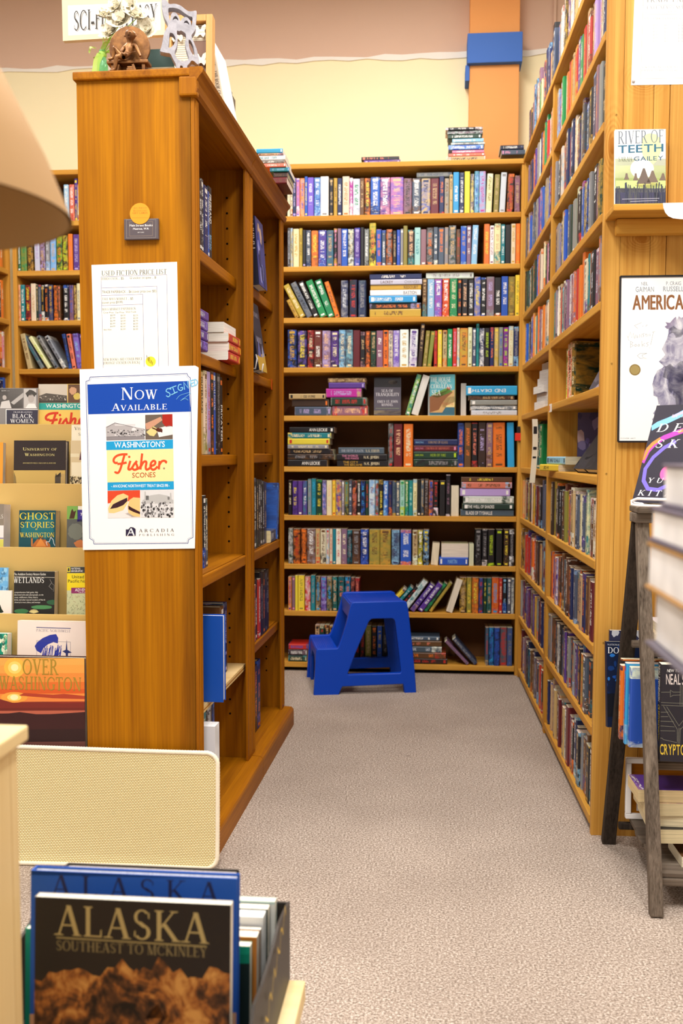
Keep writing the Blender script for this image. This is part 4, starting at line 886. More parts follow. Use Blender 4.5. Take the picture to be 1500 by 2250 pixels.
A.line([(630+13*math.cos(k*.45), 968+13*math.sin(k*.45)) for k in range(15)], 2.5, ink); A.line([(623, 970), (630, 976), (637, 970)], 2.5, ink); A.step(); A.disc(862, 1952, 60, 60, 'f2d83c'); A.step()
A.text('NEW', 815, 1925, 890, 52, '2c2418', 'bold', 2008)
m = sheet(M, [(165, 815), (1172, 778), (1195, 2030), (200, 2060)], .0005, 'paper', A, lin('f4efe0')); o = m.build('price_list', None, M); tag(o, 'cream printed used fiction price list taped to the stained end panel', 'sign')
M = LB @ T(0, -.0032, 0); A = zart(M, 170, 800, 5.357)
B1, LB1 = '1446a8', '2e4a9c'
frame = [(150, 152), (1290, 112), (1300, 140), (1330, 165), (1360, 2040), (1310, 2065), (1300, 2110), (195, 2118), (185, 2075), (145, 2052), (100, 205), (140, 190), (150, 152)]
A.line(frame, 7, '2c4488'); fr2 = [(165, 165), (1278, 127), (1286, 152), (1316, 178), (1345, 2032), (1300, 2055), (1288, 2098), (206, 2105), (196, 2066), (158, 2042), (115, 215), (152, 200), (165, 165)]; A.line(fr2, 3, '5a6ca0')
A.poly([(118, 240), (1310, 198), (1335, 560), (128, 592)], B1); A.step()
A.text('Now', 515, 420, 935, 142, 'f6f4f0', 'serif', 408); A.text('Available', 405, 550, 1052, 84, 'f6f4f0', 'serif', 532)
# cover picture, built as plain blocks of its colours
A.poly([(335, 612), (790, 600), (795, 890), (340, 900)], 'e4e0e2'); A.poly([(797, 598), (1118, 588), (1122, 885), (800, 890)], '6a5c50'); A.step()
A.poly([(335, 740), (440, 690), (690, 745), (785, 760), (790, 850), (340, 860)], 'b0aaaa'); A.poly([(340, 855), (790, 845), (795, 888), (342, 900)], '8a8486'); A.poly([(1000, 592), (1118, 588), (1120, 730), (1040, 740), (1000, 690)], 'a8281c'); A.poly([(800, 700), (980, 620), (1000, 660), (860, 760), (810, 770)], 'c89478')
A.poly([(930, 760), (1080, 720), (1122, 740), (1120, 830), (960, 860)], 'e8e0e0'); A.poly([(810, 800), (890, 730), (960, 770), (900, 850), (850, 840)], 'd8c884'); A.step()
rr = random.Random(11)
for i in range(60): x, y = rr.uniform(345, 780), rr.uniform(780, 850); A.rect(x, y, x+rr.uniform(8, 26), y-rr.uniform(6, 16), rr.choice(['4a4646', '6c6868', 'd8d4d4', '2c2828']))
A.line([(345, 745), (440, 692), (690, 748)], 5, '5c5858'); A.rect(440, 725, 680, 708, 'd0cccc'); A.poly([(640, 760), (665, 742), (690, 762), (690, 785), (640, 785)], 'dcd8d8'); A.blot(960, 775, 45, 28, '5a2c20', rr=rr); A.line([(880, 750), (1000, 800)], 14, '4c2018')
A.poly([(338, 912), (1125, 888), (1126, 995), (340, 1012)], '1e9ad0'); A.step(); A.text("WASHINGTON'S", 435, 985, 1030, 66, 'f6f6f4', 'bold', 974)
A.poly([(345, 1014), (1128, 998), (1134, 1378), (352, 1392)], 'f0e0a0'); A.poly([(354, 1394), (1134, 1380), (1136, 1474), (355, 1488)], '1e9ad0'); A.step()
A.text('- AN ICONIC NORTHWEST TREAT SINCE 1911 -', 400, 1452, 1085, 32, 'f6f6f4', 'bold', 1444); A.text('SCONES', 645, 1338, 920, 58, 'b45024', 'bold', 1330)
def fisher(A, f, col, lw=34):
    for pts in ([(590, 1062), (520, 1064), (465, 1080), (432, 1112), (428, 1145), (450, 1165), (475, 1158)], [(556, 1066), (540, 1120), (520, 1190), (500, 1250), (478, 1280), (450, 1275), (446, 1262)], [(470, 1176), (525, 1172), (580, 1158)],
        [(624, 1138), (608, 1190), (600, 1232), (615, 1242), (640, 1225), (668, 1180), (702, 1140)], [(700, 1140), (690, 1165), (705, 1205), (700, 1235), (670, 1245), (650, 1232)], [(700, 1238), (730, 1222), (745, 1200)],
        [(762, 1052), (752, 1150), (742, 1242)], [(748, 1205), (775, 1158), (800, 1145), (812, 1160), (804, 1215), (815, 1242), (845, 1230), (870, 1200)], [(868, 1200), (905, 1185), (918, 1155), (898, 1138), (870, 1160), (860, 1205), (880, 1240), (910, 1238), (945, 1205)],
        [(968, 1140), (962, 1190), (958, 1240)], [(965, 1185), (990, 1148), (1020, 1138), (1044, 1150), (1036, 1166)]): A.line([f(*p) for p in pts], lw, col, smooth=True)
    A.disc(*f(610, 1092), lw*.55, lw*.55, col, 12)
fisher(A, lambda x, y: (x, y), 'e05028', 26); A.disc(1020, 1228, 12, 12, 'a0806a', 12)
A.poly([(355, 1492), (738, 1484), (740, 1808), (358, 1812)], 'd84828'); A.poly([(745, 1484), (1134, 1478), (1138, 1806), (746, 1808)], 'd8d6d6'); A.step()
A.poly([(357, 1640), (740, 1600), (740, 1808), (358, 1812)], 'e4dcd8'); A.poly([(560, 1760), (738, 1700), (738, 1800), (640, 1800)], 'c89850'); A.step()
A.poly([(362, 1700), (400, 1610), (470, 1545), (540, 1522), (600, 1550), (590, 1640), (540, 1720), (430, 1755), (370, 1752)], 'e8c884'); A.poly([(590, 1680), (610, 1600), (660, 1568), (738, 1575), (738, 1800), (660, 1790), (600, 1750)], 'e8c07c'); A.step()
A.poly([(385, 1705), (420, 1650), (500, 1610), (585, 1572), (590, 1610), (540, 1660), (470, 1690)], '3c2028'); A.poly([(600, 1665), (640, 1690), (738, 1740), (738, 1768), (660, 1740), (602, 1710)], '3c1c20')
A.poly([(770, 1600), (790, 1590), (790, 1500), (805, 1500), (808, 1580), (860, 1545), (960, 1530), (1060, 1548), (1090, 1570), (1090, 1515), (1105, 1515), (1110, 1590), (1130, 1600), (1130, 1640), (760, 1640)], 'b8b6b4'); A.rect(805, 1600, 840, 1548, '6c6a68'); A.rect(1062, 1598, 1086, 1560, '8c8a88'); A.step()
for i in range(150): x, y = rr.uniform(752, 1125), rr.uniform(1625, 1800); r = rr.uniform(6, 14); A.disc(x, y, r, r*1.3, rr.choice(['2c2a2a', '5c5858', '8c8888', 'e4e0e0', '444040', 'c4c0c0']), 7)
A.step(); A.text('JIM ERICKSON', 915, 1765, 1085, 20, 'f0eeee', 'sans', 1762)
A.poly([(570, 1945), (600, 1945), (625, 1918), (660, 1922), (686, 1942), (686, 2020), (570, 2022)], '2c2440'); A.step(); A.line([(590, 2022), (630, 1935)], 9, 'f4f2f0'); A.line([(632, 1935), (668, 2020)], 16, 'f4f2f0'); A.line([(606, 1988), (655, 1985)], 8, 'f4f2f0')
A.text('A R C A D I A', 725, 1978, 1135, 36, '5a5458', 'serif', 1972); A.text('P U B L I S H I N G', 725, 2022, 1138, 24, '6a6468', 'serif', 2018)
for pts in ([(1105, 295), (1062, 290), (1045, 320), (1080, 340), (1092, 365), (1070, 385), (1045, 372)], [(1085, 285), (1165, 255)], [(1122, 275), (1148, 345)], [(1105, 362), (1180, 325)], [(1225, 240), (1195, 245), (1186, 290), (1215, 312), (1238, 296), (1236, 275), (1212, 282)], [(1262, 302), (1252, 215), (1306, 285), (1298, 195)], [(1372, 185), (1330, 195), (1345, 265), (1388, 248)], [(1338, 228), (1375, 215)], [(1378, 182), (1408, 195), (1412, 225), (1386, 250), (1378, 182)], [(1165, 415), (1215, 365), (1335, 338), (1215, 430), (1265, 405), (1305, 425)]):
    A.line(pts, 11 if pts[0][0] != 1165 else 4, '7cc0e4', smooth=True)
m = sheet(M, [(25, 62), (1385, 18), (1425, 40), (1382, 2170), (65, 2188)], .0007, 'paper', A, lin('f7f4f0')); o = m.build('poster', None, M); tag(o, 'white blue-bordered poster announcing a scones book on the stained end panel', 'poster')
# gift card holder and its orange sticker
M = LB @ T(0, -.0125, 0); A = zart(M, 170, 430, 5.357)
t = thing('gift_card_holder', 'dark grey gift card holder under an orange round sticker on the end panel', 'card holder', M)
m = MB(); p0 = A.uv(550, 518); p1 = A.uv(950, 265); m.box(p0[0], p1[0], 0, .011, p0[1], p1[1], 'print', .0015, None, lin('5a5054')); A.line([(575, 285), (925, 280), (922, 492), (578, 498), (575, 285)], 4, '8a8078'); A.line([(612, 308), (885, 304), (884, 470), (614, 474), (612, 308)], 3, '94806c'); A.step()
A.text('Main Street Books', 615, 362, 885, 24, 'f4f0ee', 'bold', 358); A.text('Monroe, WA', 655, 402, 840, 24, 'f4f0ee', 'bold', 398); A.text('GIFT CARD', 708, 438, 785, 11, 'dcd8d4', 'bold', 436); A.put(m, 'print'); m.build('holder', t)
A = zart(M, 170, 430, 5.357); c0 = A.uv(737, 212); r_ = A.uv(856, 212)[0]-c0[0]
m = MB(); m.prism([(c0[0]+r_*math.cos(i*math.pi/24), c0[1]+r_*math.sin(i*math.pi/24)) for i in range(48)], -.0012, -.0006, 'print', None, lin('ee9a26')); A.text('Any Amount', 660, 155, 822, 20, 'a8601c', 'serif', 152); A.text('Rechargeable', 660, 187, 822, 20, 'a8601c', 'serif', 184); A.text('GIFT CARDS', 652, 216, 826, 20, '7c3c10', 'serif', 213); A.line([(640, 262), (835, 262)], 3, 'd07c1c'); A.put(m, 'print', -.0012); m.build('sticker', t)
# ================================================================== books in the stained bookcases (spines face the aisle)
def shelf_run(M, x, z, items, where, group, y=.035):
    """x0 along the shelf; items: (thickness, height, base, ink, band, text, hide)"""
    for it in items:
        w, h, c, ink, b2, tx = (tuple(it)+(None,)*6)[:6]
        book(M @ T(x, y+R.uniform(0, .006), z+.0004), w, h, min(.16, h*.68), c, ink, b2, h > .21, where, group=group, text=tx, hide=3.0, style=0.0 if tx else None, big=bool(tx)); x += w+.0008
def wl(k, u): return k+' shelf of the '+u+' stained bookcase'
def gl(k, u): return 'books on the '+k+' shelf of the '+u+' stained bookcase'
shelf_run(O1, .13, 1.63, [(.03, .19, 'bk', 'ta', 'br'), (.03, .19, 'na', 'wh', 'bl'), (.034, .2, 'db', 'go', 'br'), (.03, .19, 'bk', 'wh', 'sl'), (.026, .2, 'bk', 'wh', 'na'),
    (.044, .19, 'na', 'wh', 'bl'), (.024, .185, 'bl', 'wh', 'bk', [('FIREBRAND', .1, .5, .55, 'sv', 'bold'), ('BRITAIN', .66, .86, .5, 'sv', 'bold')]), (.038, .205, 'bk', 'lb', 'bl', [('FIREBRAND', .1, .5, .6, 'wh', 'bold'), ('BRITAIN', .66, .86, .5, 'lb', 'bold')])], wl('top', 'near'), gl('top', 'near'))
zq = 1.35
for i, dx in enumerate((.0, .012, .018, .035)):
    book(O1 @ T(.215+dx, .012+.002*i, zq+.0006) @ RY(-90), .027, .16, .11, 'pu', 'sv', 'vi', False, wl('second', 'near'), label=f'violet paperback lying flat, {ordinal(i+1)} up in the near pile of four', group=gl('second', 'near')); zq += .0285
zq = 1.35
for i, dx in enumerate((.0, .012, .006)):
    book(O1 @ T(.602+dx, .004, zq+.0006) @ RY(-90), .0265, .17, .115, 'rd', 'ye', 'og', False, wl('second', 'near'), label=f'red-spined paperback lying flat, {ordinal(i+1)} up in the pile by the divider', group=gl('second', 'near'), page=(.9, .86, .78), style=.6); zq += .0272
book(O1 @ T(.605, .018, zq+.0006) @ RY(-90) @ T(.03, .115, 0) @ RZ(180), .03, .17, .115, 'cr', 'br', None, False, wl('second', 'near'), label='cream page block turned outward, topmost on the red-spined pile', group=gl('second', 'near'), page=(.9, .86, .78))
shelf_run(O1, .125, 1.071, [(.035, .23, 'mr', 'go', 'br'), (.04, .24, 'bk', 'wh', 'na'), (.038, .235, 'sl', 'wh', 'gy'), (.03, .23, 'ta', 'bk', 'cr', [('OUTERSAND', .06, .5, .6, 'bk', 'bold')]), (.032, .235, 'cr', 'br', 'ol'),
    (.036, .235, 'la', 'rd', 'gy'), (.042, .24, 'bk', 'og', 'br'), (.034, .24, 'bl', 'wh', 'dg', [('DONALDSON', .04, .46, .6, 'wh', 'serif')]), (.05, .24, 'bk', 'gy', 'bk'), (.034, .232, 'bk', 'og', 'bk', [('PRIVATEER', .36, .84, .62, 'wh', 'bold')])], wl('third', 'near'), gl('third', 'near'))
shelf_run(O1, .11, .75, [(.04, .19, 'bk', 'go', 'br'), (.04, .2, 'na', 'wh', 'bk'), (.05, .205, 'bk', 'ta', 'dg'), (.034, .205, 'bk', 'wh', 'bl'), (.03, .195, 'sl', 'cr', 'dg')], wl('fourth', 'near'), gl('fourth', 'near'))
shelf_run(O1, .30, .389, [(.036, .19, 'bk', 'go', 'br'), (.034, .185, 'bk', 'go', 'dg', [('JULES VERNE', .1, .8, .55, 'go', 'serif')]), (.05, .19, 'dg', 'cr', 'bk'), (.05, .19, 'bk', 'og', 'dg'), (.04, .215, 'br', 'wh', 'og'), (.045, .22, 'na', 'la', 'sl')], wl('plywood', 'near'), gl('plywood', 'near'))
cover_book(O1 @ T(.160, .15, .3896) @ RZ(-90), .187, .24, .03, '1450b4', 'tall plain blue hardcover jutting out over the pale plywood shelf', None, 'hardcover_book', True, (.93, .93, .95))
cover_book(O1 @ T(.10, .15, .0756) @ RZ(-90), .177, .262, .05, 'e8e8ee', 'white binder standing out from the bottom shelf behind the sisal rug', None, 'binder', False, (.92, .92, .94), cat='binder')
shelf_run(O1, .21, .075, [(.045, .285, 'te', 'cr', 'te'), (.07, .287, 'db', 'sv', 'sl'), (.03, .28, 'na', 'bl', 'bl')], wl('bottom', 'near'), gl('bottom', 'near'), y=.03)
# far stained bookcase
M = O2 @ T(.215, -.0, 1.6486) @ RX(-4); A = Art(M); rr = random.Random(4)
for i in range(16): A.lay = i; cx, cz = rr.uniform(.02, .12), rr.uniform(.02, .2); A.F.append(([(min(.135, max(.002, cx+.02*math.cos(k))), min(.228, max(.002, cz+.03*math.sin(k)))) for k in range(6)], lin(rr.choice(['3848a0', '6c78c8', '2a2c60', '8c90d0', 'c8a890'])), i))
b = cover_book(M, .14, .232, .032, '3a3c80', 'thick blue-violet fantasy hardcover shown face out on the far case', A, 'hardcover_book', True, spine='1c1c30')
m = MB(); P, tw = layout('PARIAH', 'sans'); m.F = 0
for p in P:
    q = [(-.0008, .007+y*.018, .222-x*.1/tw) for x, y in p]; m.face(q[::-1], 'print', lin('d8d0cc'))
m.build('spine_lettering', b)
M = O2 @ T(.20, .0, 1.3566) @ RX(-8); A = Art(M)
A.lay = 0; A.F.append(([(0, 0), (.15, 0), (.15, .07), (0, .05)], lin('c8a030'), 0)); A.F.append(([(.02, .05), (.06, .12), (.08, .05)], lin('5c60a0'), 1)); A.F.append(([(.09, .05), (.12, .1), (.14, .06)], lin('9ca0c8'), 1))
for s_, zc, hh in (('THE', .19, .016), ('WORLD', .1, .02)):
    P, tw = layout(s_, 'serif')
    for p in P: A.F.append(([(.03+x*.09/tw, zc+y*hh) for x, y in p], lin('b8b4c8'), 2))
cover_book(M, .15, .24, .03, '1c1c34', 'dark indigo hardcover with gold foot face out on a wire stand', A, 'hardcover_book', True, spine='141420')
t = thing('wire_stand', 'silver wire book stand under the dark indigo hardcover on the far case', 'book stand', O2 @ T(.13, .012, 1.356))
m = MB(); m.tube([(0, .015, .003), (.12, .015, .003), (.12, -.012, .003), (.12, -.016, .03)], .003, 'metal'); m.tube([(0, .015, .003), (0, -.012, .003), (0, -.018, .035), (.02, -.01, .05), (.03, -.014, .03)], .003, 'metal'); m.build('wire', t, smooth=True)
t = thing('sticky_tag', 'orange sticky tag on the end of the far stained shelf', 'tag', O2 @ T(.60, .029, 1.33)); m = MB(); m.box(0, .018, 0, .0008, -.01, .03, 'print', 0, None, lin('f0641e')); m.box(0, .018, 0, .03, .0275, .0283, 'print', 0, None, lin('f0641e')); m.build('strip', t)
shelf_run(O2, .08, .745, [(.05, .2, 'bk', 'gy', 'co'), (.045, .22, 'bk', 'ta', 'co'), (.04, .245, 'bk', 'wh', 'sl'), (.04, .24, 'bk', 'ta', 'dg'), (.04, .238, 'bk', 'wh', 'bk'), (.045, .235, 'bk', 'sv', 'bk'), (.04, .23, 'bk', 'sv', 'sl'), (.04, .225, 'na', 'ta', 'bk')], wl('fourth', 'far'), gl('fourth', 'far'), y=.015)
M = O2 @ T(.575, .0, .7456) @ RY(11) @ T(-.036, 0, 0)
book(M, .034, .215, .14, 'bl', 'lb', 'na', False, wl('fourth', 'far'), label='bright blue paperback leaning against the end of the far case', group=gl('fourth', 'far'), style=.95)
book(O2 @ T(.5375, .003, .7456) @ RY(-90), .045, .11, .09, 'sl', 'sv', 'na', False, wl('fourth', 'far'), label='thick cream-paged paperback lying flat before the leaning blue book', group=gl('fourth', 'far'), style=.9, page=(.86, .72, .4))
shelf_run(O2, .11, .42, [(.05, .2, 'bk', 'rd', 'br'), (.04, .2, 'br', 'og', 'co'), (.05, .215, 'bk', 'wh', 'bk'), (.04, .21, 'rd', 'wh', 'rd'), (.045, .23, 'bk', 'gy', 'bk'), (.035, .225, 'db', 'og', 'li'), (.05, .225, 'bk', 'sl', 'bk'), (.045, .225, 'bk', 'gy', 'bk')], wl('fifth', 'far'), gl('fifth', 'far'), y=.015)
shelf_run(O2, .10, .075, [(.05, .24, 'cr', 'br', 'ta'), (.05, .24, 'wh', 'gy', 'wh'), (.055, .25, 'go', 'gr', 'dg'), (.055, .24, 'db', 'og', 'br'), (.05, .25, 'na', 'og', 'bl')], wl('bottom', 'far'), gl('bottom', 'far'), y=.03)

# ================================================================== on top of the left bookcases
HT = 2.0252
def on_top(px, Y): p = at(px, 200, Y); p.z = HT; return p
# shop sign hung from the ceiling
M = fr(138, 90, 3.0); A = zart(M)
t = thing('hanging_sign', 'cream-framed science fiction and fantasy section sign hanging above the bookcase', 'sign', M)
m = MB(); q = [A.uv(*p) for p in ((138, 90), (366, 76), (366, -84), (134, -66))]; m.prism(q, 0, .018, 'print', None, lin('efdcb4')); A.poly([(150, 78), (353, 66), (352, 4), (149, 12)], 'f8f6f2'); A.step()
A.text('SCI-FI/FANTASY', 164, 70, 346, 42, 'a8a49e', 'serif', 54); A.step(); A.text('SCI-FI/FANTASY', 162, 68, 344, 44, '4c4844', 'serif', 52)
A.put(m, 'paper'); m.build('board', t)
m = MB(); w0 = A.uv(150, -66)
for x in (.03, .30): m.tube([(x, .009, q[3][1]-.01), (x, .009, 3.9-M.translation.z)], .0012, 'metal', 6)
m.build('hanging_wire', t)
# bronze bookend of a reading child
p = on_top(281, 2.525); t = thing('bookend', 'bronze bookend of a seated child reading before a round back plate', 'bookend', T(p))
sc = 864*4.286; bx = lambda x, y, yy: ((x/4.286+130-281)/864, yy, (158-y/4.286)/864)
m = MB(); cx, _, cz = bx(640, 400, 0); m.lathe([(0, -.006), (.050, -.006), (.0525, -.003), (.0525, .004), (0, .006)], 'bronze', 48, T(cx, .028, cz) @ RX(90) @ Matrix.Scale(1, 4)); o = m.build('back_plate', t); smooth_by_angle(o)
m = MB(); m.box(-.053, .053, -.005, .032, .026, .034, 'bronze', .002); m.box(-.044, -.036, .0, .028, .0, .026, 'bronze', .0015); m.box(.036, .044, .0, .028, .0, .026, 'bronze', .0015); m.box(-.036, .036, .02, .028, .0, .026, 'bronze', .001); m.box(-.055, .055, -.008, .034, 0, .003, 'bronze', .001); m.build('bench', t)
m = MB()
for k, (x, rz) in enumerate(((-.030, 8), (-.026, 12), (.022, -20))): m.box(-.003, .003, -.008, .016, 0, .020, 'bronze', .0008, T(x, 0, .003) @ RY(rz))
for k in range(3): m.box(-.003+k*.002, .018-k*.001, -.007, .016, .003+k*.005, .0075+k*.005, 'bronze', .0008)
m.build('carved_books', t)
def skin_body(name, parent, nodes, edges, mat, sub=1):
    me = bpy.data.meshes.new(name); me.from_pydata([n[0] for n in nodes], edges, []); me.materials.append(MAT[mat])
    o = bpy.data.objects.new(name, me); COL.objects.link(o); o.parent = parent
    bm = bmesh.new(); bm.from_mesh(me); L = bm.verts.layers.skin.verify()
    for i, v in enumerate(bm.verts):
        r = nodes[i][1]; v[L].radius = (r, r) if not isinstance(r, tuple) else r; v[L].use_root = (i == 0)
    bm.to_mesh(me); bm.free()
    sk = o.modifiers.new('skin', 'SKIN'); sk.use_smooth_shade = True; o.modifiers.new('sub', 'SUBSURF').levels = sub; o.modifiers['sub'].render_levels = sub+1
    return o
k = .0135
N = [(bx(640, 520, .004), .0105), (bx(650, 470, .006), .0100), (bx(660, 420, .006), .0095), (bx(668, 385, .004), .0052), (bx(672, 352, .001), .0115), (bx(678, 318, .000), .0160), (bx(684, 284, .003), .0125),
     (bx(612, 432, .003), .0052), (bx(588, 488, -.004), .0045), (bx(635, 515, -.012), .0038), (bx(655, 520, -.016), .0032),
     (bx(715, 405, .004), .0052), (bx(742, 455, -.001), .0045), (bx(770, 515, -.004), .0036), (bx(776, 530, -.006), .0036),
     (bx(590, 520, -.002), .0085), (bx(530, 432, -.008), .0062), (bx(520, 510, -.004), .0046), (bx(510, 535, -.004), .0040), (bx(470, 546, -.008), .0034),
     (bx(620, 528, -.006), .0085), (bx(560, 534, -.016), .0068), (bx(548, 600, -.014), .0054), (bx(536, 650, -.014), .0040), (bx(505, 668, -.020), .0038)]
E_ = [(0, 1), (1, 2), (2, 3), (3, 4), (4, 5), (5, 6), (2, 7), (7, 8), (8, 9), (9, 10), (2, 11), (11, 12), (12, 13), (13, 14), (0, 15), (15, 16), (16, 17), (17, 18), (18, 19), (0, 20), (20, 21), (21, 22), (22, 23), (23, 24)]
skin_body('seated_child', t, N, E_, 'bronze')
m = MB(); c0 = bx(676, 322, .001)
for dx, dz, r in ((-.0135, -.002, .0030), (.0135, -.002, .0030)): m.lathe([(0, -r), (r*.8, -r*.5), (r, 0), (r*.8, r*.5), (0, r)], 'bronze', 10, T(c0[0]+dx, c0[1]-.001, c0[2]+dz))
m.lathe([(0, -.003), (.0018, -.001), (.0012, .002), (0, .003)], 'bronze', 8, T(c0[0]-.001, c0[1]-.0152, c0[2]-.004)); m.tube([(c0[0]-.004, c0[1]-.0125, c0[2]-.0098), (c0[0]+.003, c0[1]-.0125, c0[2]-.0098)], .0009, 'bronze', 6)
for dx in (-.005, .004): m.tube([(c0[0]+dx-.002, c0[1]-.0148, c0[2]+.001), (c0[0]+dx+.002, c0[1]-.0148, c0[2]+.001)], .0008, 'bronze', 6)
m.build('face_features', t, smooth=True)
m = MB(); b0 = bx(695, 515, -.020); m.box(-.013, 0, -.004, .010, 0, .0012, 'bronze', .0005, T(b0) @ RX(25) @ RY(12)); m.box(0, .013, -.004, .010, 0, .0012, 'bronze', .0005, T(b0) @ RX(25) @ RY(-12)); m.build('open_book', t)
# owl cut-out
def cutout(name, outline, holes, th, mat, parent):
    c = bpy.data.curves.new(name, 'CURVE'); c.dimensions = '2D'; c.fill_mode = 'BOTH'; c.extrude = th/2; c.bevel_depth = .0004
    for ring in [outline]+holes:
        R_ = [Vector(q) for q in ring]; n_ = len(R_); S_ = []
        for i in range(n_):                 # one round of corner cutting keeps holes and outline apart
            a_, b_ = R_[i], R_[(i+1) % n_]; S_ += [a_*.8+b_*.2, a_*.2+b_*.8]
        s = c.splines.new('POLY'); s.points.add(len(S_)-1); s.use_cyclic_u = True
        for bp, q in zip(s.points, S_): bp.co = (q[0], q[1], 0, 1)
    o = bpy.data.objects.new(name, c); COL.objects.link(o); bpy.context.view_layer.update()
    me = bpy.data.meshes.new_from_object(o.evaluated_get(bpy.context.evaluated_depsgraph_get())); bpy.data.objects.remove(o); bpy.data.curves.remove(c)
    me.materials.clear(); me.materials.append(MAT[mat]); me.name = name
    o = bpy.data.objects.new(name, me); COL.objects.link(o); o.parent = parent; o.matrix_local = RX(90); return o
p = on_top(400, 2.53); p.z = HT; sc_ = 2187.5/2.53
t = thing('owl_cutout', 'grey openwork wooden owl standing at the near corner of the bookcase', 'ornament', T(p) @ RZ(14)); of = lambda x, y: ((x/4.286+130-400)/sc_/.97, (154-y/4.286)/sc_)
OUT = [(985, 30), (1005, 12), (1028, 32), (1050, 68), (1100, 58), (1150, 70), (1212, 118), (1252, 116), (1290, 105), (1292, 140), (1284, 200), (1284, 262), (1266, 300), (1240, 330), (1256, 370), (1292, 460), (1305, 530), (1312, 572), (1298, 590), (1272, 562), (1244, 552), (1222, 584), (1202, 604), (1202, 650), (1170, 650), (1166, 608), (1140, 604), (1138, 650), (1104, 650), (1108, 600), (1082, 556), (1058, 502), (1015, 500), (962, 490), (978, 455), (992, 390), (1002, 330), (1022, 286), (1042, 262), (1034, 232), (1006, 185), (990, 120), (983, 70)]
HOL = [[(1042, 98), (1090, 92), (1140, 102), (1190, 138), (1232, 162), (1258, 164), (1254, 215), (1246, 262), (1240, 205), (1205, 168), (1168, 178), (1146, 216), (1134, 168), (1106, 136), (1076, 138), (1062, 175), (1056, 225), (1046, 170), (1040, 130)],
       [(1074, 218), (1084, 180), (1106, 162), (1128, 184), (1132, 214), (1112, 192), (1092, 196)], [(1172, 232), (1186, 204), (1208, 198), (1226, 222), (1228, 244), (1208, 224), (1190, 222)],
       [(1050, 316), (1082, 322), (1106, 362), (1098, 412), (1064, 452), (1034, 456), (1046, 400)], [(1216, 366), (1240, 376), (1264, 430), (1276, 522), (1250, 500), (1222, 446)],
       [(1112, 292), (1138, 300), (1152, 290), (1180, 306), (1196, 320), (1198, 356), (1186, 404), (1202, 470), (1224, 536), (1204, 562), (1160, 570), (1116, 552), (1088, 492), (1114, 440), (1122, 370)]]
cutout('openwork_body', [of(*q) for q in OUT], [[of(*q) for q in h] for h in HOL], .024, 'owl', t)
# shadow box with paper butterflies
p = on_top(420, 2.76); M = T(p) @ RX(-3); A = zart(M)
t = thing('shadow_box', 'light wood shadow box of paper butterflies leaning behind the owl', 'picture frame', M)
x0, z1 = A.uv(366, 42); x1 = A.uv(470, 42)[0]; z0 = 0; fwid = .018
m = MB(); m.box(x0, x0+fwid, -.02, .015, z0, z1, 'frame', .002); m.box(x1-fwid, x1, -.02, .015, z0, z1, 'frame', .002); m.box(x0+fwid+.0003, x1-fwid-.0003, -.02, .015, z1-fwid, z1, 'frame', .002); m.box(x0+fwid+.0003, x1-fwid-.0003, -.02, .015, z0, z0+fwid, 'frame', .002); m.build('frame', t)
m = MB(); m.box(x0+.01, x1-.01, .0, .008, z0+.01, z1-.01, 'print', 0, None, lin('7a5844'))
for i in range(26): zz_ = z0+.025+i*.0075; 
rr = random.Random(9)
for (a_, b_, c_, d_) in ((x0+.02, x0+.062, .03, z1-.03), (x0+.068, x1-.022, z1-.062, z1-.02)):
    m.face([(a_, -.0006, c_), (b_, -.0006, c_), (b_, -.0006, d_), (a_, -.0006, d_)], 'print', lin('e4d8c0'))
    for i in range(int((d_-c_)/.006)): m.face([(a_+.003, -.001, c_+i*.006+.002), (b_-.003*rr.random(), -.001, c_+i*.006+.002), (b_-.003, -.001, c_+i*.006+.0035), (a_+.003, -.001, c_+i*.006+.0035)], 'print', lin('a89c88'))
m.build('backing', t)
for i, (u_, v_) in enumerate(((.25, .78), (.72, .82), (.30, .42), (.74, .50), (.30, .15), (.72, .18))):
    m = MB(); s_ = .02
    for sg in (-1, 1):
        wp = [(0, .006), (.006, .017), (.016, .019), (.020, .010), (.014, .002), (.017, -.008), (.010, -.016), (.003, -.008), (0, -.004)]
        m.face([(sg*x, -.004-abs(x)*.5, z) for x, z in wp], 'flower'); 
    m.tube([(0, -.005, .008), (0, -.005, -.007)], .0012, 'flower', 6); m.tube([(0, -.005, .008), (-.004, -.007, .016)], .0004, 'blackframe', 4); m.tube([(0, -.005, .008), (.004, -.007, .016)], .0004, 'blackframe', 4)
    m.build('paper_butterfly', t, T(x0+(x1-x0)*u_, -.002, z1*v_))
t = thing('chalkboard', 'small dark green board on a beige base between bookend and owl', 'sign', T(on_top(347, 2.62)))
m = MB(); m.box(-.03, .042, 0, .012, .04, .098, 'print', .002, None, lin('2e4640')); m.build('board', t); m = MB(); m.box(-.034, .05, -.02, .03, 0, .045, 'print', .004, None, lin('a89878')); m.build('base', t)
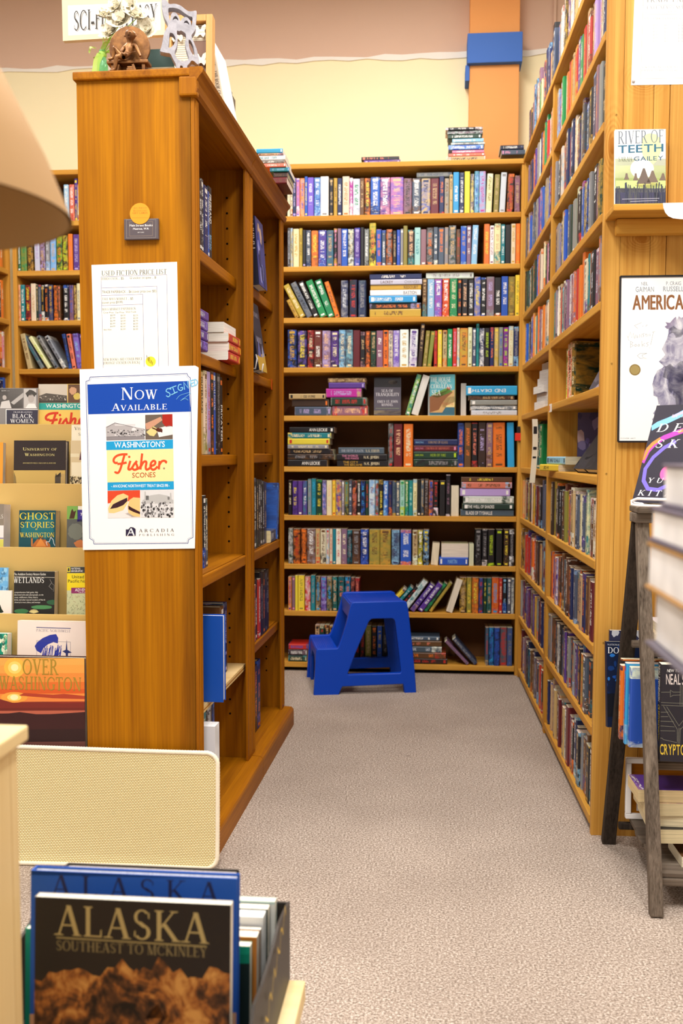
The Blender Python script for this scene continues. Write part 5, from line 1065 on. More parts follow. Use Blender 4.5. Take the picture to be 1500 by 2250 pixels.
# green bottle of paper flowers with a ribbon
p = on_top(226, 2.625); t = thing('bottle_vase', 'green glass bottle tied with a pale green bow holding book-page flowers', 'vase', T(p))
m = MB(); m.lathe([(0, 0), (.0135, 0), (.0145, .004), (.0145, .062), (.0125, .074), (.008, .084), (.0075, .098), (.009, .100), (.0075, .1005), (.0060, .098), (.0065, .084), (.0115, .073), (.013, .062), (.013, .004), (0, .003)], 'glass', 28); m.build('bottle', t, smooth=True)
m = MB()
for sgn, dz in ((-1, .0), (1, .012)):
    pts = [(0, 0), (.012, .014), (.026, .016), (.032, .004), (.022, -.008), (.006, -.004)]
    m.mesh([(sgn*x, -.016-.006*math.sin(i), .088+z+dz) for i, (x, z) in enumerate(pts)]+[(sgn*x, -.004-.006*math.sin(i), .088+z+dz) for i, (x, z) in enumerate(pts)], [(i, (i+1) % 6, 6+(i+1) % 6, 6+i) for i in range(6)], 'ribbon')
tail = [(0, .088), (-.010, .07), (-.014, .045), (-.022, .028), (-.026, .012)]
m.mesh([(x-.008, -.018, z) for x, z in tail]+[(x+.009, -.014, z-.004) for x, z in tail], [(i, i+1, 6+i, 5+i) for i in range(4)], 'ribbon')
m.lathe([(.009, .082), (.0115, .086), (.0115, .092), (.009, .096)], 'ribbon', 16); m.build('ribbon_bow', t, smooth=True)
rr = random.Random(21)
for i, (fx, fz, r) in enumerate(((8, 160, 1.5), (45, 146, 1.6), (82, 152, 1.5), (105, 126, 1.5), (22, 122, 1.45), (66, 112, 1.6), (35, 180, 1.3), (70, 178, 1.3), (100, 108, 1.2), (48, 100, 1.2))):
    m = MB(); cx, cz = fx/864, fz/864-.0
    for ring, (nr, rad, op) in enumerate(((5, .010, .35), (7, .018, .8), (9, .024, 1.25))):
        for k in range(nr):
            a_ = 2*math.pi*k/nr+ring*.4; Mx = RZ(math.degrees(a_)) @ RX(-math.degrees(op))
            L_ = rad*r; pv = []
            for j in range(5):
                f = j/4; wv = .45*L_*math.sin(math.pi*(.15+.8*f)); curl = .25*L_*f*f
                pv += [(-wv, f*.0-curl*.5, L_*f), (0, .08*L_-curl, L_*f), (wv, f*.0-curl*.5, L_*f)]
            m.mesh(pv, [(3*j+i_, 3*j+i_+1, 3*j+4+i_, 3*j+3+i_) for j in range(4) for i_ in range(2)], 'flower', Mx)
    m.build('paper_flower', t, T(cx, -.006*(i % 3), cz) @ RX(60+rr.uniform(-25, 25)) @ RY(rr.uniform(-30, 30)), smooth=True)
    m = MB(); m.tube([(0, 0, .09), (cx*.4, 0, .09+(cz-.09)*.5), (cx, -.006*(i % 3)+.003, cz-.002)], .0012, 'ribbon', 6); m.build('stem', t, smooth=True)
# books standing and lying on top
gt2 = 'books on top of the left bookcases'
for px0, px1, tp, c, lab in ((474, 477, 138, 'wh', 'thin white book standing beside the butterfly shadow box'), (478, 482, 150, 'dg', 'slim dark green book standing on top of the left case'), (482, 487, 160, 'ta', 'slim tan book standing on top of the left case'), (488, 493, 172, 'bk', 'slim black book standing before the white leaning book'), (494, 500, 190, 'db', 'dark brown book standing closest to the white leaning book')):
    Y = 3.0; a_ = at(px0, 200, Y); b_ = at(px1, 200, Y); h = at(px0, tp, Y).z-HT
    book(T(a_.x, Y, HT+.0004), max(.004, b_.x-a_.x-.0006), h, .12, c, 'ta', 'br', False, 'top of the left stained bookcases', label=lab, group=gt2, style=.1)
M = O1 @ T(.375, -.012, HT+.0006) @ RX(-11)
b = cover_book(M, .165, .222, .022, 'f4efe6', 'white hardcover leaning face outward on top of the left case', None, 'hardcover_book', True, spine='e0d4bc')
m = MB(); P, tw = layout('T. H. WHITE    THE BOOK OF MERLYN', 'serif')
for p in P: m.face([(-.0008, .006+y*.01, .205-x*.185/tw) for x, y in p][::-1], 'print', lin('6a6258'))
m.build('spine_lettering', b)
Zp = Zo(0, 0, 1); gs = 'books piled at the far end on top of the left bookcases'
stack(Zp, 3.56, HT, ['590 630 14 mr br br', '600 631 12 db br', '592 635 9 te lb bl s.9', '572 628 8 co wh pe', '570 624 7 gy wh', '566 626 10 wh te wh s.2', '566 622 5 ta br', '562 620 10 cy wh lb s.5'], 'top of the far left bookcase', gs, hide=4, dep=.15)
# ================================================================== tiered display rack at the left
XR0, XR1 = -1.62, -.912
LIPS = [932, 1063, 1203, 1350, 1442]; YR = [2.89, 2.80, 2.71, 2.62, 2.545]
LZ = [at(100, y, Y).z for y, Y in zip(LIPS, YR)]
t = thing('display_rack', 'tan tiered book rack beside the stained end panel, five steps of books', 'display rack', T(0, 0, 0))
for i, (z, Y) in enumerate(zip(LZ, YR)):
    m = MB(); m.box(XR0, XR1, Y, Y+.007, .03, z, 'rack', .001); m.build('tier_front', t)
m = MB(); m.box(XR0, XR1, 2.985, 2.995, .02, LZ[0]+.10, 'rack', .001); m.build('back', t)
SLOT = []                               # floor of each slot, behind each tier front
for i in range(5):
    y0 = YR[i]+.0075; y1 = (YR[i-1] if i else 2.985)-.0005; zf = LZ[i]-.085; SLOT.append((y0, y1, zf))
    m = MB(); m.box(XR0+.001, XR1-.001, y0, y1, zf-.006, zf, 'rack'); m.build('slot_floor', t)
m = MB(); m.box(XR0, XR1, 2.497, 2.5445, .06, .068, 'rack', .001); m.box(XR0, XR1, 2.490, 2.4965, .06, .12, 'rack', .001); m.build('front_ledge', t)
m = MB()
for x in (XR0-.010, XR1+.0005): m.prism([(2.535, 0), (2.535, .2), (2.56, LZ[4]), (2.90, LZ[0]+.02), (2.995, LZ[0]+.10), (2.995, 0)], -x-.008, -x, 'rack', RZ(90))
m.build('side_panel', t)
zr = lambda ox, oy, k: (ox, oy, k)
def rackbook(slot, x0, x1, yt, T_, base, label, art, zo, dy=.012, **k):
    y0, y1, zf = SLOT[slot]; Y = y0+dy; X = lambda x: zo[0]+x/zo[2]
    p = at(X(x0), LIPS[slot]-30, Y); p.z = zf+.0006; M = T(p) @ RX(-5)
    A = zart(M, *zo); W_ = min(A.uv(x1, (1000-zo[1])*zo[2])[0], XR1-.003-p.x); H_ = A.uv(x0, yt)[1]
    if art: art(A)
    A.F = [([(min(W_, max(0, x)), min(H_, max(0, z))) for x, z in p_], c, l) for p_, c, l in A.F]
    return cover_book(M, W_, H_, T_, base, label, A, group='books in the tiered display rack', **k)
g1 = (0, 840, 5.919); g2 = (0, 1220, 5.114)
def a(A):
    A.rect(-200, 900, 300, 90, '8a8684'); A.rect(310, 345, 470, 90, 'c4c0bc'); A.rect(-200, 345, 304, 90, '76726f'); A.step()
    A.rect(-10, 130, 130, 104, '4a4846'); A.poly([(140, 270), (305, 140), (305, 200), (180, 300)], 'b8b4b0'); A.poly([(0, 345), (20, 260), (120, 240), (150, 345)], 'd0ccc8'); A.blot(60, 205, 30, 35, 'b8b0aa'); A.blot(400, 160, 70, 60, '3a3836'); A.poly([(330, 345), (370, 285), (450, 285), (480, 345)], 'eceae6'); A.step(); A.blot(405, 215, 42, 60, 'b4aca6', j=.08); A.poly([(330, 150), (410, 105), (480, 150), (470, 175), (345, 178)], '4c4844')
    A.rect(75, 900, 600, 358, 'f0eeea'); A.step(); A.rect(84, 900, 600, 366, '3c3a4a'); A.step()
    A.text('MORGAN', 20, 125, 128, 14, 'd8d4d0', 'serif'); A.text('TRAILBLAZING', 172, 404, 420, 18, 'dcdce0', 'serif'); A.text('BLACK', 162, 472, 425, 52, 'f0f0f0', 'serif'); A.text('WOMEN', 135, 535, 442, 50, 'f0f0f0', 'serif')
rackbook(0, -180, 484, 84, .016, '8a8684', 'grey-toned local history paperback in the top tier of the rack', a, g1)
def a(A):
    A.poly([(480, 275), (875, 275), (875, 32), (478, 32)], 'cfc4b4'); A.rect(884, 275, 1200, 35, '6a4c38'); A.step(); A.poly([(490, 190), (600, 150), (870, 180), (875, 255), (490, 255)], '5c544c'); A.rect(490, 275, 875, 250, '4a443c'); A.blot(950, 120, 55, 60, 'd0a07c'); A.blot(1000, 190, 55, 50, 'd8c060'); A.step()
    rr = random.Random(2)
    for i in range(40): x, y = rr.uniform(490, 860), rr.uniform(185, 245); A.rect(x, y, x+14, y-9, rr.choice(['d8cec0', '2c2824', '8c8478']))
    A.rect(480, 365, 1300, 277, '2ea49a'); A.rect(480, 900, 1300, 366, 'ecc864'); A.step(); A.text("WASHINGTON'S", 598, 340, 1170, 50, 'f2f0ea', 'bold')
    fisher(A, lambda x, y: (598+(x-428)*1.0, 398+(y-1050)*.86), 'd43a1c', 30)
rackbook(0, 478, 1240, 32, .018, 'ecc864', 'yellow and teal scones book in the top tier beside the poster', a, g1, dy=.022)
rackbook(1, -160, 40, 790, .02, 'e89a30', 'orange book at the cut edge of the second tier', None, g1)
def a(A):
    A.poly([(160, 1152), (850, 1152), (850, 768), (180, 768)], '2e2220'); A.rect(150, 1500, 850, 1156, 'c8a85c'); A.step()
    A.text('University of', 300, 898, 738, 38, 'e4d68c', 'serif'); A.text('Washington', 322, 970, 710, 38, 'e4d68c', 'serif'); A.text('ANTOINETTE WILLS AND JOHN D. BOLCOM', 296, 1070, 724, 16, 'd8c880', 'serif')
    A.poly([(150, 1325), (155, 1240), (180, 1175), (205, 1240), (215, 1325)], '8a7444'); A.rect(715, 1325, 790, 1240, '4a4034'); A.poly([(715, 1240), (730, 1190), (745, 1240), (775, 1240), (790, 1180), (795, 1240)], '4a4034'); A.rect(795, 1325, 840, 1200, 'b89a60')
rackbook(1, 158, 852, 768, .026, '2e2220', 'black and sepia university book in the second tier of the rack', a, g1, page=(.8, .8, .8), hard=True, name='hardcover_book')
def a(A):
    A.rect(915, 770, 1300, 560, 'efe6cc'); A.step(); A.text('Visit', 968, 625, 1100, 42, '4c4438', 'serif'); A.text('Seattle', 1018, 698, 1240, 36, '4c4438', 'serif')
rackbook(1, 906, 1300, 556, .006, 'e6dcc0', 'cream visitor booklet standing behind the sepia photo book', a, g1, dy=.048)
def a(A):
    A.rect(896, 1500, 1400, 770, 'd8c49a'); A.step(); A.rect(905, 980, 1030, 935, 'e8dcb8'); A.poly([(1030, 1020), (1050, 910), (1300, 905), (1300, 1000)], '5a3040'); A.rect(930, 1240, 1300, 1050, 'efe4c4')
    rr = random.Random(6); A.step()
    for i in range(70): x, y = rr.uniform(890, 1100), rr.uniform(1230, 1325); A.disc(x, y, rr.uniform(5, 14), rr.uniform(8, 16), rr.choice(['4a3c2c', '8a7450', 'd8c898', '2c241c']), 7)
rackbook(1, 896, 1400, 766, .018, 'd8c49a', 'sepia crowd photograph book at the right of the second tier', a, g1, dy=.020)
def a(A):
    A.rect(-200, 1880, 62, 1600, '8a7e70'); A.rect(-200, 2400, 62, 2060, 'd8d060'); A.step(); A.text('ls', -8, 1790, 40, 70, 'f0ece4', 'serif'); A.rect(-200, 2055, 62, 2040, '8c80a0')
rackbook(2, -330, 62, 1600, .045, 'e8e2e0', 'thick grey-banded paperback at the cut edge of the third tier', a, g1, page=(.84, .80, .80))
def a(A):
    A.rect(226, 2400, 736, 1680, '0e4a54'); A.step(); A.blot(500, 1900, 240, 200, '1a6c74'); A.poly([(400, 2400), (430, 2120), (530, 2000), (650, 2120), (700, 2400)], 'b8682c'); A.rect(405, 2150, 425, 2030, 'c87a34'); A.step(); A.poly([(460, 2150), (530, 2040), (600, 2150)], 'e08c3c'); A.line([(660, 2030), (640, 2090), (600, 2090), (615, 2140)], 6, 'e8f0f4'); A.line([(660, 2030), (690, 2060), (700, 2110), (715, 2140)], 6, 'e8f0f4')
    A.text('GHOST', 256, 1800, 715, 88, 'f0d234', 'serif'); A.text('STORIES', 265, 1905, 705, 74, 'f0d234', 'serif'); A.text('of', 460, 1935, 490, 26, 'f0d234', 'sans'); A.text('WASHINGTON', 262, 2030, 705, 60, 'f0d234', 'serif')
rackbook(2, 226, 736, 1678, .034, '0e4a54', 'teal paperback with yellow ghost stories title in the third tier', a, g1, page=(.86, .72, .42))
def a(A):
    A.rect(850, 2400, 1400, 1790, '5a5c58'); A.rect(865, 1786, 1012, 1615, '7cae50'); A.rect(1003, 1820, 1400, 1665, '3a2c8a'); A.rect(1014, 1664, 1400, 1615, 'efeadc'); A.step(); A.poly([(900, 1780), (925, 1680), (940, 1650), (960, 1690), (990, 1670), (965, 1780)], '4a2818'); A.text('THE', 1035, 1740, 1150, 34, 'f0eef4', 'bold', shear=.2); A.blot(980, 1950, 110, 120, '74786c'); A.blot(1060, 2110, 110, 60, 'c87840')
rackbook(2, 850, 1400, 1615, .012, '5a5c58', 'grey-green guide with a violet title box in the third tier', a, g1)
def a(A):
    A.rect(-300, 800, 112, 140, '72b4e0'); A.step(); [A.blot(random.Random(i).uniform(-20, 100), random.Random(i+50).uniform(150, 390), 30, 30, ['8cc6ea', '5ca4d8', '9cd0ec'][i % 3]) for i in range(14)]
rackbook(3, -300, 112, 138, .006, '72b4e0', 'folded pale blue nautical map at the cut edge of the fourth tier', a, g2, dy=.045)
def a(A):
    A.rect(-300, 800, 152, 400, 'f0e4da'); A.step(); A.poly([(-40, 650), (-20, 560), (0, 555), (20, 610), (42, 640), (20, 652)], '1c2c1c')
rackbook(3, -300, 154, 396, .008, 'f0e4da', 'white booklet with a dark tree, before the pale blue map', a, g2, dy=.008)
def a(A):
    A.rect(138, 900, 634, 190, '221f1c'); A.step(); A.line([(138, 252), (634, 262)], 4, 'd8d0c0'); A.text('The Audubon Society Nature Guides', 155, 236, 515, 26, 'f0ece0', 'sans'); A.text('WETLANDS', 152, 322, 495, 62, 'f4f2ec', 'serif')
    for i, s_ in enumerate(('comprehensive field guide, fully', 'illustrated with color photographs, to the', 'trees, wildflowers, fishes, insects,', 'birds, and other natural wonders of North', "America's rivers, lakes, and swamps")): A.text(s_, 162, 436+28*i, 162+(265, 325, 265, 345, 290)[i], 17, 'e0dcd0', 'sans', shear=.15)
    A.blot(470, 595, 125, 24, '4c8a54', j=.1); A.blot(600, 540, 80, 30, '2c5a3c', j=.1); A.blot(240, 640, 85, 28, '3c7848', j=.1); A.step()
    for i in range(9): an = math.radians(-160+i*17.5); A.line([(380, 660), (380+55*math.cos(an), 660+42*math.sin(an))], 9, 'e8d48c')
    A.line([(560, 280), (580, 320), (550, 360), (590, 400)], 4, '8a8680'); A.line([(575, 320), (610, 350), (600, 420)], 3, '8a8680')
rackbook(3, 138, 634, 188, .028, '221f1c', 'black wetlands nature guide with lily pads in the fourth tier', a, g2, page=(.84, .72, .48))
def a(A):
    A.rect(735, 205, 1300, 135, '3c3a36'); A.rect(735, 400, 1300, 207, 'f0d81e'); A.rect(735, 900, 1300, 402, 'c8ccA0'.lower()); A.step(); A.line([(757, 190), (757, 145), (786, 145), (786, 190), (757, 190)], 8, 'f0e040'); A.text('NATIONAL', 800, 164, 905, 20, 'f4f2ee', 'bold', shear=.12); A.text('GEOGRAPHIC', 797, 192, 932, 20, 'f4f2ee', 'bold', shear=.12)
    A.text('United States', 808, 264, 1090, 34, '2c2a1c', 'bold'); A.text('Pacific Northwest', 765, 312, 1130, 34, '2c2a1c', 'bold'); A.rect(800, 434, 1300, 370, '8c2c64'); A.step(); A.text('ADVENTURE', 842, 410, 1060, 32, 'f4eef0', 'bold', shear=.1); A.text('TRAVEL MAP', 880, 428, 1040, 12, 'e8d8e0', 'bold')
    rr = random.Random(8)
    for i in range(60): x, y = rr.uniform(730, 990), rr.uniform(445, 655); A.line([(x, y), (x+rr.uniform(-18, 18), y+rr.uniform(-18, 18)), (x+rr.uniform(-30, 30), y+rr.uniform(-30, 30))], 2, rr.choice(['7c8450', 'a05c50', '5c7050', 'd0a880', '3c3c34']), join=False)
rackbook(3, 735, 1300, 133, .010, 'c8cca0', 'yellow and black folded travel map at the right of the fourth tier', a, g2, dy=.014, name='folded_map', cat='map')
def a(A):
    A.rect(-300, 1500, 112, 890, '1c9478'); A.step(); rr = random.Random(3)
    for i in range(16): A.blot(rr.uniform(-30, 105), rr.uniform(920, 1130), 20, 34, rr.choice(['d8e4b8', '5cb890', '0c6c5c', 'e8ecd0']))
rackbook(4, -300, 112, 886, .03, '1c9478', 'green leaf-patterned paperback at the cut edge of the lowest tier', a, g2, page=(.85, .82, .7))
def a(A):
    A.rect(175, 1800, 1300, 740, 'ecdcd2'); A.step(); A.line([(408, 820), (795, 832)], 8, '2c3474'); A.text('PACIFIC NORTHWEST', 408, 866, 792, 30, '7c7484', 'serif', 878)
    A.line([(412, 1300), (412, 968), (792, 985), (792, 1300)], 3, '4c4c78'); A.poly([(390, 1030), (420, 985), (480, 940), (560, 905), (630, 895), (655, 940), (650, 1000), (600, 985), (540, 1010), (490, 1050), (460, 1110), (410, 1080)], '28349a')
    rr = random.Random(5)
    for i in range(40): x = rr.uniform(470, 670); A.line([(x, 1150+rr.uniform(-20, 60)), (x+rr.uniform(5, 35), 1030+rr.uniform(-20, 70))], rr.uniform(4, 9), '28349a', join=False)
    A.poly([(700, 1088), (738, 1072), (748, 955), (758, 1072), (808, 1104), (765, 1110), (760, 1180), (740, 1180), (738, 1112)], '28306c'); A.poly([(815, 745), (870, 712), (1300, 712), (1300, 748)], 'e890a0')
rackbook(4, 178, 1250, 742, .022, 'ecdcd2', 'large white book with a blue brush emblem behind the sunset book', a, g2, dy=.02)
# big sunset book on the front ledge
M = T(at(-120, 1550, 2.4985).x, 2.4985, .0686) @ RX(-1); A = zart(M, *g2); W_ = -.9055-M.translation.x; H_ = A.uv(500, 1150)[1]
bands = [(1150, 'e8a850'), (1240, 'eaa048'), (1330, 'e88c3c'), (1430, 'e0702c'), (1510, 'd85a24'), (1560, 'f08c3c'), (1610, 'e88440'), (1650, '8c2c20'), (1720, '6c241c'), (1750, 'b86048'), (1790, '3c1a1a'), (1960, '301818'), (2100, '6a4038'), (2180, '54302c')]
for i, (y, c) in enumerate(bands):
    A.rect(-800, bands[i+1][0] if i+1 < len(bands) else 2700, 1100, y, c)
A.step(); A.disc(165, 1265, 120, 110, 'f0b848', 24); A.disc(160, 1600, 150, 60, 'f0a040', 20); A.step(); A.disc(165, 1265, 75, 70, 'f6d46c', 24); A.disc(160, 1600, 80, 40, 'f8d870', 20); A.poly([(210, 1580), (270, 1552), (600, 1570), (720, 1560), (985, 1585), (985, 1620), (600, 1610)], 'b04028'); A.poly([(-400, 1640), (0, 1620), (160, 1665), (480, 1650), (700, 1668), (985, 1662), (985, 1720), (-400, 1720)], '7a2820'); A.poly([(-400, 1790), (100, 1780), (220, 1765), (450, 1795), (800, 1775), (985, 1765), (985, 1850), (-400, 1850)], '3a1a1a'); A.step()
A.disc(165, 1265, 42, 40, 'fbeeb0', 20); A.disc(160, 1600, 45, 30, 'fdf0b8', 20)
A.text('OVER', 255, 1345, 650, 172, '8a6a20', 'serif', 1348); A.text('WASHINGTON', -8, 1510, 912, 148, '8a6a20', 'serif', 1530); A.step(); A.text('OVER', 253, 1341, 648, 172, 'a88830', 'serif', 1344); A.text('WASHINGTON', -10, 1506, 910, 148, 'a88830', 'serif', 1526)
A.F = [([(min(W_, max(0, x)), min(H_, max(0, z))) for x, z in p_], c, l) for p_, c, l in A.F]
cover_book(M, W_, H_, .026, '3a1a1a', 'large sunset-covered coffee table book on the front of the rack', A, 'hardcover_book', True, spine='301818', group='books in the tiered display rack')

# ================================================================== sisal rug leaning against rack and panel
prof = [(2.452, .006), (2.4575, .03), (2.463, .08), (2.4675, .15), (2.471, .22), (2.474, .278), (2.475, .303)]
def curl(x): k = max(0, min(1, (-.75-x)/.5)); return .02*k
XA, XB = -1.45, at(476, 1800, 2.46).x; NX, r_ = 40, .03
t = thing('rug', 'stiff cream sisal rug standing on edge against rack and end panel', 'rug')
grid = []; uvs = []
S_ = [0]
for (a0, b0), (a1, b1) in zip(prof, prof[1:]): S_.append(S_[-1]+math.hypot(a1-a0, b1-b0))
def rp(x, s):                               # point on the rug at height fraction
    s = max(0, min(S_[-1], s)); i = max(j for j in range(len(S_)-1) if S_[j] <= s+1e-9); f = (s-S_[i])/(S_[i+1]-S_[i])
    y = prof[i][0]+(prof[i+1][0]-prof[i][0])*f; z = prof[i][1]+(prof[i+1][1]-prof[i][1])*f
    return (x, y-curl(x)*(1-s/S_[-1])**2-.003*math.sin(x*7)*(s/S_[-1]), z)
def corner(x, s):                           # round the right-hand corners
    L = S_[-1]; cx = XB-r_
    for cs in (r_, L-r_):
        if x > cx and (s < r_ if cs == r_ else s > L-r_):
            dx, ds = x-cx, s-cs; m_ = max(abs(dx), abs(ds)); l = math.hypot(dx, ds)
            if l > 0: k_ = m_/l; return cx+dx*k_, cs+ds*k_
    return x, s
NS = 24; fx = lambda i: XA+(XB-r_-XA)*i/NX if i <= NX else XB-r_+r_*(i-NX)/8
cols_ = NX+9
m = MB(); idx = {}
fs_ = lambda j: r_*j/6 if j <= 6 else (S_[-1]-r_+r_*(j-18)/6 if j >= 18 else r_+(S_[-1]-2*r_)*(j-6)/12)
P = [[corner(fx(i), fs_(j)) for j in range(NS+1)] for i in range(cols_)]
for i in range(cols_-1):
    for j in range(NS):
        q = [P[i][j], P[i+1][j], P[i+1][j+1], P[i][j+1]]
        m.face([rp(*c) for c in q], 'sisal', uv=[(c[0]-XA, c[1]) for c in q])
        m.face([(lambda v: (v[0], v[1]+.006, v[2]))(rp(*c)) for c in q][::-1], 'sisal', uv=[(c[0]-XA, c[1]) for c in q][::-1])
o = m.build('weave', t); bm = bmesh.new(); bm.from_mesh(o.data); bmesh.ops.remove_doubles(bm, verts=bm.verts[:], dist=1e-5); bm.to_mesh(o.data); bm.free(); o.data.polygons.foreach_set('use_smooth', [True]*len(o.data.polygons))
edge = [P[i][0] for i in range(cols_)]+[P[-1][j] for j in range(1, NS+1)]+[P[i][NS] for i in range(cols_-2, -1, -1)]
m = MB(); pts = []
for a_, b_ in zip(edge, edge[1:]):
    n_ = max(1, int(math.hypot(b_[0]-a_[0], b_[1]-a_[1])/.0035))
    for k_ in range(n_): pts.append((a_[0]+(b_[0]-a_[0])*k_/n_, a_[1]+(b_[1]-a_[1])*k_/n_))
pp = [(lambda v: (v[0], v[1]+.003, max(.0058, v[2])))(rp(*c)) for c in pts]
m.tube(pp, [.0056+.0008*(i % 2) for i in range(len(pp))], 'binding', 8); m.build('edge_binding', t, smooth=True)

# ================================================================== blue two-step stool
sp0 = flo(690, 1525); t = thing('step_stool', 'blue plastic two-step stool in front of the back bookcase', 'step stool', T(sp0.x, sp0.y, 0) @ RZ(12))
ks = 2187.5/4.40*5; gx = lambda x, y: ((x-240)/ks, (1272-y)/ks)
OUTL = [(240, 1272), (246, 1180), (262, 900), (270, 790), (278, 772), (500, 768), (524, 740), (560, 640), (612, 480), (655, 300), (668, 262), (690, 254), (1240, 250), (1272, 262), (1290, 340), (1330, 700), (1362, 1040), (1378, 1262), (1372, 1272), (1262, 1272), (1250, 1180), (1238, 1164), (548, 1176), (532, 1200), (505, 1266), (498, 1272)]
HOLE = [(872, 432), (900, 426), (1110, 426), (1142, 436), (1158, 470), (1195, 760), (1226, 1020), (1220, 1050), (1200, 1060), (625, 1062), (602, 1052), (606, 1030), (700, 790), (845, 460)]
D0 = .345; splay = lambda z: .022*(1-z/.41)
c2 = bpy.data.curves.new('side', 'CURVE'); c2.dimensions = '2D'; c2.fill_mode = 'BOTH'; c2.extrude = .011; c2.bevel_depth = .004; c2.bevel_resolution = 2
for ring in (OUTL, HOLE):
    s = c2.splines.new('POLY'); s.points.add(len(ring)-1); s.use_cyclic_u = True
    for bp, q in zip(s.points, ring): g_ = gx(*q); bp.co = (g_[0], g_[1], 0, 1)
o = bpy.data.objects.new('side', c2); COL.objects.link(o); bpy.context.view_layer.update()
sm = bpy.data.meshes.new_from_object(o.evaluated_get(bpy.context.evaluated_depsgraph_get())); bpy.data.objects.remove(o); bpy.data.curves.remove(c2)
for side in (0, 1):
    me = sm.copy(); me.name = 'side_frame'; me.materials.clear(); me.materials.append(MAT['plastic'])
    for v in me.vertices:
        x, z, y = v.co.x, v.co.y, v.co.z
        yy = (.015+y-splay(z)) if side == 0 else (D0-.015+y+splay(z)); v.co = (x, yy, z)
    o = bpy.data.objects.new('side_frame', me); COL.objects.link(o); o.parent = t; smooth_by_angle(o, 40)
zt1 = gx(0, 262)[1]; zt0 = gx(0, 775)[1]; xa, xb = gx(668, 0)[0], gx(1268, 0)[0]; xl0, xl1 = gx(276, 0)[0], gx(560, 0)[0]
for nm, x0, x1, zt in (('upper_tread', xa-.004, xb, zt1), ('lower_tread', xl0-.002, xl1-.02, zt0)):
    m = MB(); m.box(x0, x1, .004, D0-.004, zt-.010, zt, 'plastic', .003)
    for i in range(int((x1-x0)/.009)-1): xx = x0+.010+i*.009; m.box(xx, xx+.0045, .022, D0-.022, zt-.001, zt+.0022, 'plastic', .001)
    o = m.build(nm, t); smooth_by_angle(o, 40)
m = MB(); m.box(xa-.010, xa+.002, .026, D0-.026, zt1-.075, zt1-.005, 'plastic', .003); m.build('riser_apron', t)
m = MB()
pr = [(-.014, 0), (.06, 0), (.075, .12), (.12, .16), (D0-.12, .16), (D0-.075, .12), (D0-.06, 0), (D0+.014, 0), (D0-.005, zt0-.006), (.005, zt0-.006)]
m.prism(pr, -(xl0+.008), -(xl0-.004), 'plastic', RZ(90)); o = m.build('front_apron', t)
m = MB(); m.box(xb-.006, xb+.006, .026, D0-.026, zt1-.075, zt1-.005, 'plastic', .003); m.build('rear_apron', t)

# ================================================================== things on the boarded pine end
M = RB @ T(0, -.0008, 0); A = zart(M); lg = 'b0aeaa'
A.text('TRADE PAPERBACK ... $6', 1418, 5, 1610, 9, '8a8882', 'serif', 3); A.line([(1412, 12), (1590, 10)], 1, lg); A.text('TALL MASS MARKET ... $5', 1418, 20, 1560, 6, '9c9a94', 'serif', 18); A.text('(cover price $9.99)', 1418, 28, 1490, 4.5, 'b4b2ac'); A.line([(1412, 32), (1590, 30)], 1, lg)
A.text('MASS MARKET PAPERBACK', 1415, 43, 1496, 5, '94928c', 'serif'); A.text('Cover Price   Our Price   With Trade', 1417, 50, 1496, 4, 'a4a29c')
for i, row in enumerate((('$8.99', '$4.50', '$2.25'), ('$7.99', '$4.00', '$2.00'), ('$6.99', '$3.50', '$1.75'), ('$5.99', '$3.00', '$1.50'), ('$4.99', '$2.50', '$1.25'), ('less', '$2.00', '$1.00'))):
    for s_, x in zip(row, (1434, 1459, 1489)): A.text(s_, x, 57+i*7, x+11, 4, '9a9892')
A.text('NEW BOOKS ARE COVER PRICE', 1409, 150, 1494, 5, '84827c', 'serif'); A.text('(ORANGE STICKER ON BACK)', 1409, 157, 1487, 5, '84827c', 'serif'); A.line([(1414, -40), (1407, 173), (1600, 170)], 1, lg); A.line([(1500, -40), (1497, 171)], 1, lg)
m = sheet(M, [(1386, 187), (1582, 184), (1588, -75), (1396, -75)], .0006, 'paper', A, lin('faf9f7')); o = m.build('price_list', None, M); tag(o, 'white faint-printed price list tacked high on the boarded pine end', 'sign')
p0 = A.raw(1391, 179); t = thing('thumbtack', 'silver thumbtack at the corner of the white price list', 'thumbtack', M @ T(p0[0], -.0004, p0[1])); m = MB(); m.lathe([(0, .004), (.003, .0032), (.0045, .001), (.0045, 0), (0, 0)], 'metal', 16, RX(90)); m.build('head', t, smooth=True)
